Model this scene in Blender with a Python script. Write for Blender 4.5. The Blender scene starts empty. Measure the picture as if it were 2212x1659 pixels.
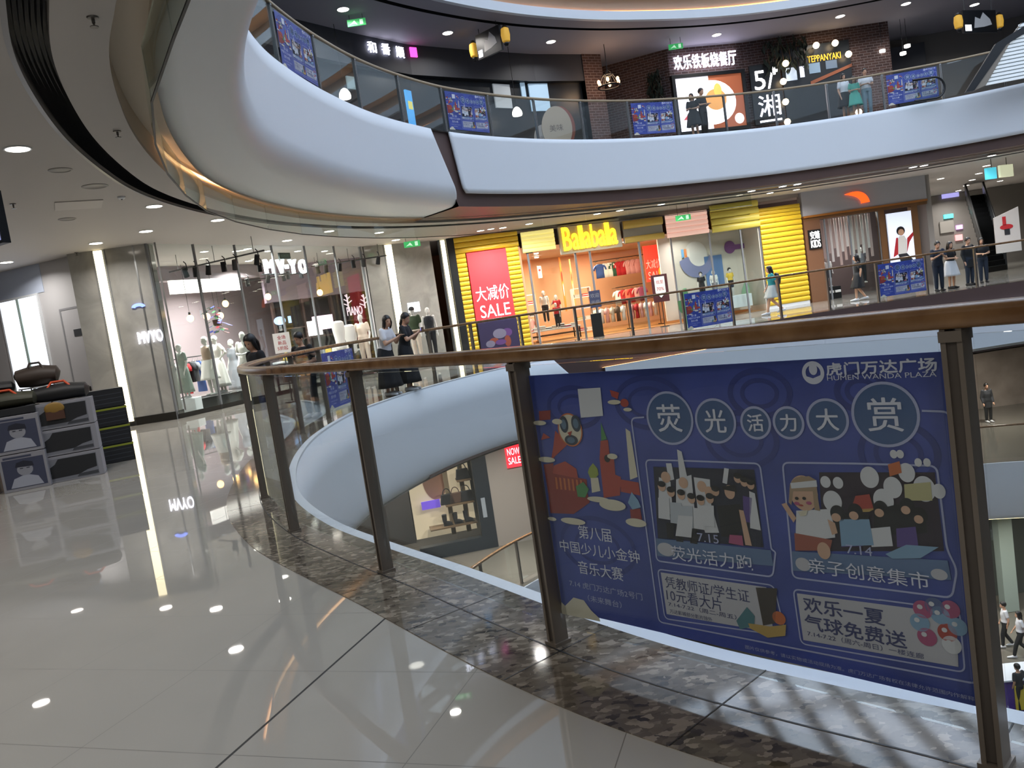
import bpy, bmesh, math, random
import numpy as np
from mathutils import Vector, Matrix
from math import sin, cos, pi, radians, atan, atan2, hypot, sqrt
random.seed(7)
SC = bpy.context.scene
COL = SC.collection
# ------------------------------------------------------------------ camera, sky, exposure
W, H, F = 2212, 1659, 1745.0
EYE = 1.5
ROLL, PITCH = radians(8.4), atan(159 / F)
CAM = np.array([0, 0, EYE])
fwd = np.array([0, cos(PITCH), -sin(PITCH)])
_r0 = np.array([1.0, 0, 0]); _u0 = np.cross(_r0, fwd)
rgt = cos(ROLL) * _r0 - sin(ROLL) * _u0
upv = sin(ROLL) * _r0 + cos(ROLL) * _u0
cd = bpy.data.cameras.new('camera'); cam = bpy.data.objects.new('camera', cd); COL.objects.link(cam)
cd.sensor_width = 36; cd.lens = F / W * 36; cd.clip_start = 0.05; cd.clip_end = 300
m4 = Matrix.Identity(4)
for i in range(3):
    m4[i][0] = rgt[i]; m4[i][1] = upv[i]; m4[i][2] = -fwd[i]; m4[i][3] = CAM[i]
cam.matrix_world = m4
SC.camera = cam
SC.view_settings.view_transform = 'Standard'
SC.view_settings.look = 'None'
SC.view_settings.gamma = 1.0
SC.view_settings.use_curve_mapping = False
SC.view_settings.exposure = -0.35
wd = bpy.data.worlds.new('sky'); SC.world = wd; wd.use_nodes = True
wd.node_tree.nodes['Background'].inputs[0].default_value = (0.70, 0.82, 1.0, 1)
wd.node_tree.nodes['Background'].inputs[1].default_value = 4.8
SC.cycles.max_bounces = 8; SC.cycles.diffuse_bounces = 4; SC.cycles.glossy_bounces = 4
SC.cycles.transparent_max_bounces = 32; SC.cycles.sample_clamp_indirect = 4.0
SC.cycles.caustics_reflective = False; SC.cycles.caustics_refractive = False

# ------------------------------------------------------------------ pixels to places
def ray(x, y): return fwd + rgt * ((x - W / 2) / F) - upv * ((y - H / 2) / F)
def onz(x, y, z):
    d = ray(x, y); return CAM + d * ((z - EYE) / d[2])
def aty(x, y, Y):
    d = ray(x, y); return CAM + d * (Y / d[1])

# ------------------------------------------------------------------ materials
def lin(c):
    return tuple((v / 12.92 if v <= 0.04045 else ((v + 0.055) / 1.055) ** 2.4) for v in c)
def hexc(h): return lin(tuple(int(h[i:i + 2], 16) / 255 for i in (0, 2, 4)))
MATS = {}
def mat(name, col, rough=0.6, metal=0.0, emit=None, es=0.0, spec=0.5):
    if name in MATS: return MATS[name]
    m = bpy.data.materials.new(name); m.use_nodes = True
    b = m.node_tree.nodes['Principled BSDF']
    c = hexc(col) if isinstance(col, str) else col
    b.inputs['Base Color'].default_value = (*c, 1); b.inputs['Roughness'].default_value = rough
    b.inputs['Metallic'].default_value = metal; b.inputs['Specular IOR Level'].default_value = spec
    if es:
        e = hexc(emit) if isinstance(emit, str) else (emit or c)
        b.inputs['Emission Color'].default_value = (*e, 1); b.inputs['Emission Strength'].default_value = es
    MATS[name] = m; return m
def glow(name, col, es): return mat(name, col, 0.6, 0, col, es)
def nodes(m):
    t = m.node_tree; return t, t.nodes, t.links, t.nodes['Principled BSDF']
def glass_mat(name, tint, ior=1.45, rough=0.0):
    m = bpy.data.materials.new(name); m.use_nodes = True; t = m.node_tree; t.nodes.clear()
    o = t.nodes.new('ShaderNodeOutputMaterial'); mx = t.nodes.new('ShaderNodeMixShader')
    tr = t.nodes.new('ShaderNodeBsdfTransparent'); tr.inputs[0].default_value = (*tint, 1)
    g = t.nodes.new('ShaderNodeBsdfGlossy'); g.inputs['Roughness'].default_value = rough
    g.inputs['Color'].default_value = (0.95, 1, 0.98, 1)
    f = t.nodes.new('ShaderNodeFresnel'); ge = t.nodes.new('ShaderNodeNewGeometry'); io = t.nodes.new('ShaderNodeMix')
    io.inputs[2].default_value = ior; io.inputs[3].default_value = 1 / ior; t.links.new(ge.outputs['Backfacing'], io.inputs[0]); t.links.new(io.outputs[0], f.inputs[0])
    t.links.new(f.outputs[0], mx.inputs[0]); t.links.new(tr.outputs[0], mx.inputs[1]); t.links.new(g.outputs[0], mx.inputs[2])
    t.links.new(mx.outputs[0], o.inputs[0]); MATS[name] = m; return m
def noise_col(m, scale, c1, c2, detail=4, lo=0.35, hi=0.65, coord='Object', dist=0.0):
    t, N, L, b = nodes(m)
    tc = N.new('ShaderNodeTexCoord'); n = N.new('ShaderNodeTexNoise'); n.inputs['Scale'].default_value = scale
    n.inputs['Detail'].default_value = detail; n.inputs['Distortion'].default_value = dist
    r = N.new('ShaderNodeValToRGB'); r.color_ramp.elements[0].position = lo; r.color_ramp.elements[1].position = hi
    r.color_ramp.elements[0].color = (*hexc(c1), 1); r.color_ramp.elements[1].color = (*hexc(c2), 1)
    L.new(tc.outputs[coord], n.inputs['Vector']); L.new(n.outputs[0], r.inputs[0]); L.new(r.outputs[0], b.inputs['Base Color'])
    return m

M_white = mat('white_paint', 'dfe3e8', 0.45)
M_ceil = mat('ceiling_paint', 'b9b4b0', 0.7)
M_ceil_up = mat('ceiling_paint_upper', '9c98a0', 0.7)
M_brown = mat('brown_cladding', '5d4a46', 0.45)
M_dark = mat('dark_recess', '14171b', 0.5)
M_fin = mat('diffuser_fin', '2b2f36', 0.35, 0.6)
M_cove = mat('cove_plaster', 'cfc4b4', 0.7)
M_led = glow('warm_led', 'ffc78e', 4.5)
M_black = mat('black_plastic', '0d0e10', 0.4)
M_grey = mat('mid_grey', '707378', 0.5)
M_steel = mat('brushed_steel', '575450', 0.32, 0.85)
M_post = mat('post_steel', '7d746a', 0.38, 0.45)
M_silver = mat('pale_steel', '9a9c9c', 0.35, 0.8)
M_glass = glass_mat('rail_glass', (0.955, 0.97, 0.967))
M_glass2 = glass_mat('shop_glass', (0.90, 0.94, 0.93))
M_curt = glass_mat('smoke_glass', (0.84, 0.87, 0.85))
M_wood = noise_col(mat('oak', '7a5330', 0.22), 9, '67492e', '886848', 5, 0.3, 0.7)
M_disc = glow('downlight_glow', 'fff4e6', 14.0)
M_disc2 = glow('downlight_glow_cool', 'ffffff', 9.0)

# polished porcelain tiles with joints
def tile_mat():
    m = mat('floor_tile', 'a8a49c', 0.07, 0, spec=0.7); t, N, L, b = nodes(m)
    g = N.new('ShaderNodeNewGeometry'); sx = N.new('ShaderNodeSeparateXYZ'); L.new(g.outputs['Position'], sx.inputs[0])
    def mth(op, a, c=None):
        n = N.new('ShaderNodeMath'); n.operation = op
        for i, v in enumerate((a, c)):
            if v is None: continue
            if isinstance(v, (int, float)): n.inputs[i].default_value = v
            else: L.new(v, n.inputs[i])
        return n.outputs[0]
    def axis(ang, off, pitch, w):
        nx, ny = -sin(radians(ang)), cos(radians(ang))
        v = mth('ADD', mth('MULTIPLY', sx.outputs[0], nx), mth('MULTIPLY', sx.outputs[1], ny))
        v = mth('DIVIDE', mth('SUBTRACT', v, off - pitch / 2), pitch)
        fr = mth('ABSOLUTE', mth('SUBTRACT', mth('FRACT', v), 0.5))
        return mth('LESS_THAN', fr, w / 2 / pitch), v
    a, va = axis(-19, 3.03, 0.675, 0.0042); c, vc = axis(-109.1, -2.14, 0.735, 0.0042)
    nx, ny = -sin(radians(-109.1)), cos(radians(-109.1))
    dv = mth('ADD', mth('MULTIPLY', sx.outputs[0], nx), mth('MULTIPLY', sx.outputs[1], ny))
    big = mth('LESS_THAN', mth('ABSOLUTE', mth('SUBTRACT', dv, -2.14)), 0.0065)
    line = mth('MAXIMUM', a, c)
    ns = N.new('ShaderNodeTexNoise'); ns.inputs['Scale'].default_value = 1.3; L.new(g.outputs['Position'], ns.inputs['Vector'])
    base = N.new('ShaderNodeMix'); base.data_type = 'RGBA'; L.new(ns.outputs[0], base.inputs[0])
    base.inputs[6].default_value = (*hexc('9d9a93'), 1); base.inputs[7].default_value = (*hexc('aaa69e'), 1)
    m1 = N.new('ShaderNodeMix'); m1.data_type = 'RGBA'; L.new(line, m1.inputs[0]); L.new(base.outputs[2], m1.inputs[6]); m1.inputs[7].default_value = (*hexc('6b6862'), 1)
    m2 = N.new('ShaderNodeMix'); m2.data_type = 'RGBA'; L.new(big, m2.inputs[0]); L.new(m1.outputs[2], m2.inputs[6]); m2.inputs[7].default_value = (*hexc('161616'), 1)
    L.new(m2.outputs[2], b.inputs['Base Color'])
    rr = mth('ADD', mth('MULTIPLY', mth('MAXIMUM', line, big), 0.5), 0.018); L.new(rr, b.inputs['Roughness'])
    return m
M_tile = tile_mat()
def granite_mat():
    m = mat('granite', '4a443c', 0.06, 0, spec=0.6); t, N, L, b = nodes(m)
    g = N.new('ShaderNodeNewGeometry'); v = N.new('ShaderNodeTexVoronoi'); v.inputs['Scale'].default_value = 34; v.inputs['Randomness'].default_value = 1
    ns = N.new('ShaderNodeTexNoise'); ns.inputs['Scale'].default_value = 9; ns.inputs['Detail'].default_value = 5
    mp = N.new('ShaderNodeMapping'); mp.inputs['Rotation'].default_value = (0, 0, 0.9); mp.inputs['Scale'].default_value = (0.75, 1.25, 1)
    L.new(g.outputs['Position'], mp.inputs[0]); dn = N.new('ShaderNodeTexNoise'); dn.inputs['Scale'].default_value = 30; dn.inputs['Detail'].default_value = 3; L.new(g.outputs['Position'], dn.inputs['Vector'])
    av = N.new('ShaderNodeVectorMath'); av.operation = 'MULTIPLY_ADD'; L.new(dn.outputs['Color'], av.inputs[0]); av.inputs[1].default_value = (.035, .035, .035); L.new(mp.outputs[0], av.inputs[2]); L.new(av.outputs[0], v.inputs['Vector']); L.new(g.outputs['Position'], ns.inputs['Vector'])
    bw = N.new('ShaderNodeSeparateColor'); L.new(v.outputs['Color'], bw.inputs[0])
    ad = N.new('ShaderNodeMath'); ad.operation = 'MULTIPLY_ADD'; L.new(ns.outputs[0], ad.inputs[0]); ad.inputs[1].default_value = 0.7; L.new(bw.outputs[0], ad.inputs[2])
    r = N.new('ShaderNodeValToRGB'); L.new(ad.outputs[0], r.inputs[0]); e = r.color_ramp.elements
    mr = N.new('ShaderNodeMapRange'); mr.inputs[1].default_value = .2; mr.inputs[2].default_value = 1.5; L.new(ad.outputs[0], mr.inputs[0]); L.new(mr.outputs[0], r.inputs[0])
    e[0].position = 0.0; e[0].color = (*hexc('302c27'), 1); e[1].position = 1.0; e[1].color = (*hexc('8f8577'), 1)
    for p, c in ((0.16, '453f38'), (0.24, '5c544a'), (0.5, '665e53'), (0.72, '6e665a'), (0.8, '8a8073')):
        q = e.new(p); q.color = (*hexc(c), 1)
    L.new(r.outputs[0], b.inputs['Base Color']); return m
M_granite = granite_mat()
M_marble = noise_col(mat('grey_marble', '9a9894', 0.12), 1.1, '8d8c88', 'a8a6a1', 6, 0.3, 0.7, 'Object', 1.5)
def brick_mat(name, c1, c2, mort, scale=1.0):
    m = mat(name, c1, 0.85); t, N, L, b = nodes(m)
    tc = N.new('ShaderNodeTexCoord'); br = N.new('ShaderNodeTexBrick'); L.new(tc.outputs['UV'], br.inputs['Vector'])
    br.inputs['Color1'].default_value = (*hexc(c1), 1); br.inputs['Color2'].default_value = (*hexc(c2), 1); br.inputs['Mortar'].default_value = (*hexc(mort), 1)
    br.inputs['Scale'].default_value = scale; br.inputs['Brick Width'].default_value = 0.30; br.inputs['Row Height'].default_value = 0.105; br.inputs['Mortar Size'].default_value = 0.012
    L.new(br.outputs[0], b.inputs['Base Color']); return m
M_brick = brick_mat('red_brick', '3f2d2a', '513a34', '74696a')

# ------------------------------------------------------------------ mesh building
class MB:
    def __init__(s): s.v = []; s.f = []; s.m = []; s.mats = []
    def mi(s, m):
        if m not in s.mats: s.mats.append(m)
        return s.mats.index(m)
    def add(s, vs, fs, m):
        o = len(s.v); k = s.mi(m); s.v += [tuple(float(q) for q in v) for v in vs]
        for f in fs: s.f.append(tuple(o + i for i in f)); s.m.append(k)
    def prism(s, P, d, m):                      # polygon P (3D list) pushed along vector d
        n = len(P); P = [np.array(p, float) for p in P]; Q = [p + np.array(d) for p in P]
        s.add(P + Q, [tuple(range(n))[::-1], tuple(range(n, 2 * n))] + [(i, (i + 1) % n, n + (i + 1) % n, n + i) for i in range(n)], m)
    def box(s, c, size, m, rz=0.0, rx=0.0):
        a, b_, h = (q / 2 for q in size); R = Matrix.Rotation(rz, 3, 'Z') @ Matrix.Rotation(rx, 3, 'X')
        V = [np.array(c) + np.array(R @ Vector((x, y, z))) for x in (-a, a) for y in (-b_, b_) for z in (-h, h)]
        s.add(V, [(0, 1, 3, 2), (4, 6, 7, 5), (0, 4, 5, 1), (2, 3, 7, 6), (0, 2, 6, 4), (1, 5, 7, 3)], m)
    def tube(s, pts, r, m, n=10, caps=True, flat=None):
        pts = [np.array(p, float) for p in pts]; rs = r if isinstance(r, (list, tuple)) else [r] * len(pts); base = len(s.v); V = []; prev = None
        for i, p in enumerate(pts):
            d = pts[min(i + 1, len(pts) - 1)] - pts[max(i - 1, 0)]; d = d / (np.linalg.norm(d) + 1e-12)
            if prev is None:
                a = np.array([0, 0, 1.0]) if abs(d[2]) < 0.9 else np.array([0, 1.0, 0]); x = np.cross(a, d)
            else: x = prev - d * (prev @ d)
            x /= np.linalg.norm(x) + 1e-12; prev = x; y = np.cross(d, x)
            ra, rb = rs[i] if isinstance(rs[i], (list, tuple)) else (rs[i], rs[i])
            V += [p + x * cos(2 * pi * k / n) * ra + y * sin(2 * pi * k / n) * rb for k in range(n)]
        Fs = [(i * n + k, i * n + (k + 1) % n, (i + 1) * n + (k + 1) % n, (i + 1) * n + k) for i in range(len(pts) - 1) for k in range(n)]
        if caps: Fs += [tuple(range(n))[::-1], tuple((len(pts) - 1) * n + k for k in range(n))]
        s.add(V, Fs, m)
    def lathe(s, prof, c, m, n=20, axis=None):
        V = []; c = np.array(c, float)
        for r, z in prof: V += [c + np.array([r * cos(2 * pi * k / n), r * sin(2 * pi * k / n), z]) for k in range(n)]
        L = len(prof)
        Fs = [(i * n + k, i * n + (k + 1) % n, (i + 1) * n + (k + 1) % n, (i + 1) * n + k) for i in range(L - 1) for k in range(n)]
        Fs += [tuple(range(n))[::-1], tuple((L - 1) * n + k for k in range(n))]
        s.add(V, Fs, m)
    def ell(s, c, r, m, nu=16, nv=10, R=None):
        V = []; c = np.array(c, float)
        for j in range(nv + 1):
            t = pi * j / nv
            for k in range(nu):
                p = Vector((r[0] * sin(t) * cos(2 * pi * k / nu), r[1] * sin(t) * sin(2 * pi * k / nu), r[2] * cos(t)))
                if R is not None: p = R @ p
                V.append(c + np.array(p))
        s.add(V, [(j * nu + k, j * nu + (k + 1) % nu, (j + 1) * nu + (k + 1) % nu, (j + 1) * nu + k) for j in range(nv) for k in range(nu)], m)
    def mesh(s, name, smooth=False):
        me = bpy.data.meshes.new(name); me.from_pydata(s.v, [], s.f)
        for m in s.mats: me.materials.append(m)
        me.polygons.foreach_set('material_index', s.m)
        if smooth: me.polygons.foreach_set('use_smooth', [True] * len(s.f))
        me.validate(); me.update(); return me
    def build(s, name, parent=None, smooth=False, bevel=0.0, loc=None):
        ob = bpy.data.objects.new(name, s.mesh(name, smooth)); COL.objects.link(ob)
        if bevel:
            b = ob.modifiers.new('bevel', 'BEVEL'); b.width = bevel; b.segments = 2; b.limit_method = 'ANGLE'
        if smooth:
            try: ob.data.set_sharp_from_angle(angle=radians(40))
            except Exception: pass
        if parent is not None:
            ob.parent = parent
            ob.matrix_parent_inverse = parent.matrix_basis.inverted()
        return ob
def tag(o, label, cat, group=None, kind=None):
    if label: o['label'] = label
    if cat: o['category'] = cat
    if group: o['group'] = group
    if kind: o['kind'] = kind
    return o
def empty(name, loc, label, cat, group=None, rz=0.0, kind=None):
    o = bpy.data.objects.new(name, None); COL.objects.link(o); o.location = tuple(float(q) for q in loc); o.rotation_euler = (0, 0, rz); o.empty_display_size = 0.1
    return tag(o, label, cat, group, kind)
def struct(mb, name, parent=None, smooth=False, label=None, cat=None):
    o = mb.build(name, parent, smooth); o['kind'] = 'structure'
    if label: o['label'] = label; 
    if cat: o['category'] = cat
    return o
def copy_tree(o, parent=None):
    c = o.copy(); COL.objects.link(c); c.parent = parent
    for ch in list(o.children): copy_tree(ch, c)
    return c
_tc = {}
def text_geo(s, ext=0.0):
    k = (s, ext)
    if k in _tc: return _tc[k]
    cu = bpy.data.curves.new('writing', 'FONT'); cu.body = s; cu.extrude = ext; cu.resolution_u = 3; cu.align_x = 'CENTER'
    ob = bpy.data.objects.new('writing', cu); COL.objects.link(ob)
    dg = bpy.context.evaluated_depsgraph_get(); dg.update()
    me = bpy.data.meshes.new_from_object(ob.evaluated_get(dg))
    V = np.array([v.co[:] for v in me.vertices]) if len(me.vertices) else np.zeros((1, 3)); Fs = [tuple(p.vertices) for p in me.polygons]
    bpy.data.objects.remove(ob); bpy.data.meshes.remove(me); bpy.data.curves.remove(cu)
    lo, hi = V.min(0), V.max(0); w = max(hi[0] - lo[0], 1e-6); h = max(hi[1] - lo[1], 1e-6)
    V[:, 0] = (V[:, 0] - lo[0]) / w; V[:, 1] = (V[:, 1] - lo[1]) / h
    if ext: V[:, 2] = V[:, 2] / (2 * ext) + 0.5
    _tc[k] = (V, Fs, w / h); return _tc[k]

class Pl:
    """a vertical plane through two plan points; s runs along it from A, z is height"""
    def __init__(s, A, B):
        s.A = np.array([A[0], A[1], 0.0]); d = np.array([B[0] - A[0], B[1] - A[1], 0.0]); s.len = np.linalg.norm(d); s.d = d / s.len
        n = np.array([s.d[1], -s.d[0], 0]); s.n = n if n @ (CAM - s.A) > 0 else -n
    def P(s, a, z, off=0.0): return s.A + s.d * a + s.n * off + np.array([0, 0, z])
    def sz(s, x, y, off=0.0):
        d = ray(x, y); A = s.A + s.n * off; t = ((A - CAM) @ s.n) / (d @ s.n); p = CAM + d * t; return ((p - s.A) @ s.d, p[2])
    def pt(s, x, y, off=0.0): return s.P(*s.sz(x, y, off), off)
    def rect(s, tl, br, off=0.0):
        a = s.sz(*tl, off); b = s.sz(*br, off); return (min(a[0], b[0]), min(a[1], b[1]), max(a[0], b[0]), max(a[1], b[1]))
    def slab(s, mb, r, off, depth, m):
        a0, z0, a1, z1 = r; P = [s.P(a0, z0, off), s.P(a1, z0, off), s.P(a1, z1, off), s.P(a0, z1, off)]
        mb.prism(P, -s.n * depth, m)
    def frame(s, mb, r, w, off, depth, m):
        a0, z0, a1, z1 = r
        for q in ((a0, z0, a0 + w, z1), (a1 - w, z0, a1, z1), (a0 + w, z1 - w, a1 - w, z1), (a0 + w, z0, a1 - w, z0 + w)): s.slab(mb, q, off, depth, m)
    def poly(s, mb, pts, off, m, depth=0.0):
        P = [s.P(a, z, off) for a, z in pts]
        if depth: mb.prism(P, -s.n * depth, m)
        else: mb.add(P, [tuple(range(len(P)))], m)
    def text(s, mb, st, r, off, m, depth=0.0, fit=True):
        V, Fs, asp = text_geo(st, 0.05 if depth else 0.0); a0, z0, a1, z1 = r
        if fit is False:                     # keep the letters' proportions inside the rectangle
            w = a1 - a0; h = z1 - z0
            if w / h > asp: c = (a0 + a1) / 2; a0, a1 = c - h * asp / 2, c + h * asp / 2
            else: c = (z0 + z1) / 2; z0, z1 = c - w / asp / 2, c + w / asp / 2
        flip = np.cross(s.d, np.array([0, 0, 1.0])) @ s.n < 0
        mb.add([s.P(a0 + (a1 - a0) * ((1 - v[0]) if flip else v[0]), z0 + (z1 - z0) * v[1], off + (v[2] - 1) * depth if depth else off) for v in V], Fs, m)
    def disc(s, mb, c, ra, rz_, off, m, depth=0.0, n=28, rot=0.0):
        s.poly(mb, [(c[0] + ra * cos(t) * cos(rot) - rz_ * sin(t) * sin(rot), c[1] + ra * cos(t) * sin(rot) + rz_ * sin(t) * cos(rot)) for t in [2 * pi * k / n for k in range(n)]], off, m, depth)
    def ang(s): return atan2(s.d[1], s.d[0])

# ------------------------------------------------------------------ plan curves of the atrium
CEN = np.array([12.0, 13.0])
NT = 720
TH = np.linspace(-pi, pi, NT, endpoint=False)
class Cv:
    def __init__(s, ctrl=None, dense=None):
        if dense is None:
            C = np.array(ctrl, float); n = len(C); D = []
            for i in range(n):
                p0, p1, p2, p3 = C[i - 1], C[i], C[(i + 1) % n], C[(i + 2) % n]
                for t in np.linspace(0, 1, 24, endpoint=False):
                    D.append(0.5 * ((2 * p1) + (-p0 + p2) * t + (2 * p0 - 5 * p1 + 4 * p2 - p3) * t * t + (-p0 + 3 * p1 - 3 * p2 + p3) * t ** 3))
            dense = np.array(D)
        q = dense - CEN; th = np.arctan2(q[:, 1], q[:, 0]); r = np.hypot(q[:, 0], q[:, 1]); o = np.argsort(th); th, r = th[o], r[o]
        s.th = np.concatenate([th - 2 * pi, th, th + 2 * pi]); s.r = np.concatenate([r, r, r])
    def at(s, t):
        r = np.interp(t, s.th, s.r); return np.array([CEN[0] + r * cos(t), CEN[1] + r * sin(t)])
    def dense(s, n=NT): return np.array([s.at(t) for t in np.linspace(-pi, pi, n, endpoint=False)])
    def off(s, d):
        D = s.dense(NT); 
        for _ in range(2): D = (np.roll(D, 1, 0) + 2 * D + np.roll(D, -1, 0)) / 4
        T = np.roll(D, -1, 0) - np.roll(D, 1, 0); T /= np.linalg.norm(T, axis=1)[:, None]
        return Cv(dense=D + np.stack([T[:, 1], -T[:, 0]], 1) * d)
    def theta(s, p): return atan2(p[1] - CEN[1], p[0] - CEN[0])
RC = [(24, 24.5), (27.5, 20), (28.8, 14), (27, 6.5), (22.5, 0.5), (16, -2.6), (9.5, -3.2)]
R0 = Cv([(5.5, -1.7), (3.3, 0.1), (2.2, 1.42), (1.45, 2.33), (1.0, 2.76), (.57, 3.2), (.12, 3.8), (-.52, 4.76), (-1.06, 5.53), (-1.68, 6.5), (-2.3, 7.85), (-2.75, 9.4), (-3.06, 11.0), (-3.24, 12.7),
         (-3.22, 14.6), (-2.98, 16.3), (-2.2, 18.6), (-1.15, 20.5), (.2, 22.0), (2.5, 23.0), (5.1, 23.8), (8.4, 25.0), (12, 25.8), (16.5, 26.3), (20.5, 26.0)] + RC)
R1 = Cv([(5.5, -1.2), (3.2, .9), (1.4, 2.9), (0.2, 4.6), (-1.0, 6.6), (-2.1, 8.8), (-2.85, 10.9), (-3.28, 12.8), (-3.42, 14.2), (-3.33, 15.6), (-3.0, 17.5), (-2.4, 19.6), (-1.6, 21.4), (-.34, 23.4), (1.8, 25.55), (4.1, 27.2), (6.7, 28.45),
         (10.5, 29.5), (14.5, 29.5), (18.75, 28.3)] + RC)
B1 = Cv([(5.2, -1.8), (2.6, .5), (.6, 2.5), (-.6, 4.1), (-1.35, 5.3), (-2.35, 7.05), (-2.95, 8.15), (-3.5, 9.5), (-4.0, 11.0), (-4.42, 12.7), (-4.7, 14.3), (-4.75, 16), (-4.58, 17.8), (-4.0, 20.2), (-2.7, 22.9), (-0.75, 25.05), (2.1, 26.9), (7.2, 29.0),
         (12.5, 29.9), (19, 28.7)] + RC)
E1 = B1.off(0.42)
SL_in, SL_out = E1.off(0.48), E1.off(0.78)
B0 = R0.off(0.12)
L2 = R1.off(1.4)
GR = R0.off(0.62)                                                    # outer edge of the granite border
G0 = R0.off(0.25)                                                    # line of posts
G1 = R1.off(0.22)
X0, X1, Y0, Y1 = -20.0, 44.0, -14.0, 60.0
def rect_pt(t):
    c, s_ = cos(t), sin(t); k = 1e9
    if c > 1e-9: k = min(k, (X1 - CEN[0]) / c)
    if c < -1e-9: k = min(k, (X0 - CEN[0]) / c)
    if s_ > 1e-9: k = min(k, (Y1 - CEN[1]) / s_)
    if s_ < -1e-9: k = min(k, (Y0 - CEN[1]) / s_)
    return np.array([CEN[0] + k * c, CEN[1] + k * s_])
class RectCv:
    def at(s, t): return rect_pt(t)
RECT = RectCv()
THR = sorted(list(np.linspace(-pi, pi, 480, endpoint=False)) + [atan2(y - CEN[1], x - CEN[0]) for x in (X0, X1) for y in (Y0, Y1)])
def ring(mb, rows, m, th=None, closed=True):
    th = THR if th is None else th; n = len(th); V = []
    for c, z in rows: V += [(*c.at(t), z) for t in th]
    Fs = []
    for j in range(len(rows) - 1):
        for k in range(n if closed else n - 1):
            k2 = (k + 1) % n; Fs.append((j * n + k, j * n + k2, (j + 1) * n + k2, (j + 1) * n + k))
    mb.add(V, Fs, m)
def span(a, b, n=200):                                               # angles, going clockwise in plan (left end -> far side -> right)
    if b > a: b -= 2 * pi
    return list(np.linspace(a, b, n))

# ------------------------------------------------------------------ slabs
Z1, ZC0, ZC1 = 6.6, 4.44, 11.04
mb = MB(); ring(mb, [(GR, 0), (RECT, 0)], M_tile); struct(mb, 'floor')
mb = MB(); ring(mb, [(GR, 0.0), (GR, 0.004), (R0, 0.004), (R0, -0.012)], M_granite, list(np.linspace(-pi, pi, 900, endpoint=False)))
o = struct(mb, 'trim_1')
# granite joints
mb = MB(); mid = R0.off(0.3)
ths = list(np.linspace(-pi, pi, 900, endpoint=False))
ring(mb, [(R0.off(.305), 0.0055), (R0.off(.297), 0.0055)], M_dark, ths)
for k in range(40):
    p = onz(1180, 1425, 0) if k == 0 else None
t0 = R0.theta(onz(1130, 1450, 0)[:2])
tt = t0; 
for i in range(-14, 46):
    t = t0 - i * 0.0545
    a, b = R0.off(0.0).at(t), GR.at(t); d = b - a; L_ = np.linalg.norm(d); d /= L_; n = np.array([-d[1], d[0]]) * 0.0025
    mb.add([(*(a + n), .0056), (*(b + n), .0056), (*(b - n), .0056), (*(a - n), .0056)], [(0, 1, 2, 3)], M_dark)
struct(mb, 'trim_2')
mb = MB(); ring(mb, [(R1, Z1), (RECT, Z1)], M_grey); struct(mb, 'floor.001')
M_floor_low = mat('lower_floor_tile', '6a655c', 0.15)
mb = MB(); ring(mb, [(R1, -6.6), (RECT, -6.6)], M_floor_low); struct(mb, 'floor.002')
mb = MB(); mb.add([(X0, Y0, -13.2), (X1, Y0, -13.2), (X1, Y1, -13.2), (X0, Y1, -13.2)], [(0, 1, 2, 3)], M_floor_low); struct(mb, 'floor.003')
# ceiling of this level with its curved air slot
mb = MB(); ring(mb, [(E1, ZC0 + .06), (E1, ZC0), (SL_in, ZC0), (SL_in, ZC0 + .16)], M_ceil); ring(mb, [(SL_out, ZC0 + .16), (SL_out, ZC0), (RECT, ZC0)], M_ceil); struct(mb, 'ceiling')
mb = MB(); ring(mb, [(SL_in, ZC0 + .16), (SL_out, ZC0 + .16)], M_dark)
for k in range(1, 7):
    c = E1.off(0.48 + .043 * k); ring(mb, [(c, ZC0 + .15), (c, ZC0 + .02)], M_fin, list(np.linspace(-pi, pi, 480, endpoint=False)))
struct(mb, 'trim_3')
mb = MB(); ring(mb, [(SL_out.off(.05), ZC0 - .004), (SL_out, ZC0 - .012), (SL_out, ZC0 + .02)], mat('slot_flange', '8f8d8c', .4)); struct(mb, 'trim_4')
mb = MB(); ring(mb, [(E1, ZC0 + .06), (E1, ZC0 + .42), (B1, ZC0 + .42), (B1, ZC0 + .06)], M_cove); struct(mb, 'trim_5')
# warm light tape inside the cove
tL = R1.theta((-2.0, 8.7)); tR = R1.theta((22, 27))
mb = MB(); ring(mb, [(E1.off(-.02), ZC0 + .30), (E1.off(-.02), ZC0 + .36)], M_led, span(R1.theta((-4.5, 12.6)), tR, 300), False); o = mb.build('cove_light'); tag(o, 'warm light tape hidden in the curved ceiling cove above this floor', 'cove light')
mb = MB(); ring(mb, [(L2.off(.02), ZC1 + .3), (L2.off(.55), ZC1 + .3)], M_led if False else M_cove); 
# ceilings of the other levels
ring(mb, [(L2.off(.55), ZC1 + .3), (L2.off(.55), ZC1 + .95), (L2.off(.0), ZC1 + .95)], M_cove); struct(mb, 'trim_6')
mb = MB(); ring(mb, [(L2.off(.5), ZC1 + .42), (L2.off(.5), ZC1 + .50)], glow('warm_led_up', 'ffb060', 5.0), span(R1.theta((-4, 12)), tR, 300), False); tag(mb.build('cove_light'), 'warm light tape in the cove of the topmost gallery', 'cove light')
mb = MB(); ring(mb, [(L2, ZC1 + .95), (L2, ZC1 + 3.2)], M_white, None); struct(mb, 'trim_7', smooth=True)
mb = MB(); ring(mb, [(L2, ZC1 + .3), (L2, ZC1), (L2.off(.12), ZC1 - .02)], M_white); struct(mb, 'trim_8')
mb = MB(); ring(mb, [(L2.off(.12), ZC1 - .02), (L2.off(.75), ZC1 - .02)], M_ceil_up); ring(mb, [(L2.off(.95), ZC1 - .02), (RECT, ZC1 - .02)], M_ceil_up); struct(mb, 'ceiling.001')
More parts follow.
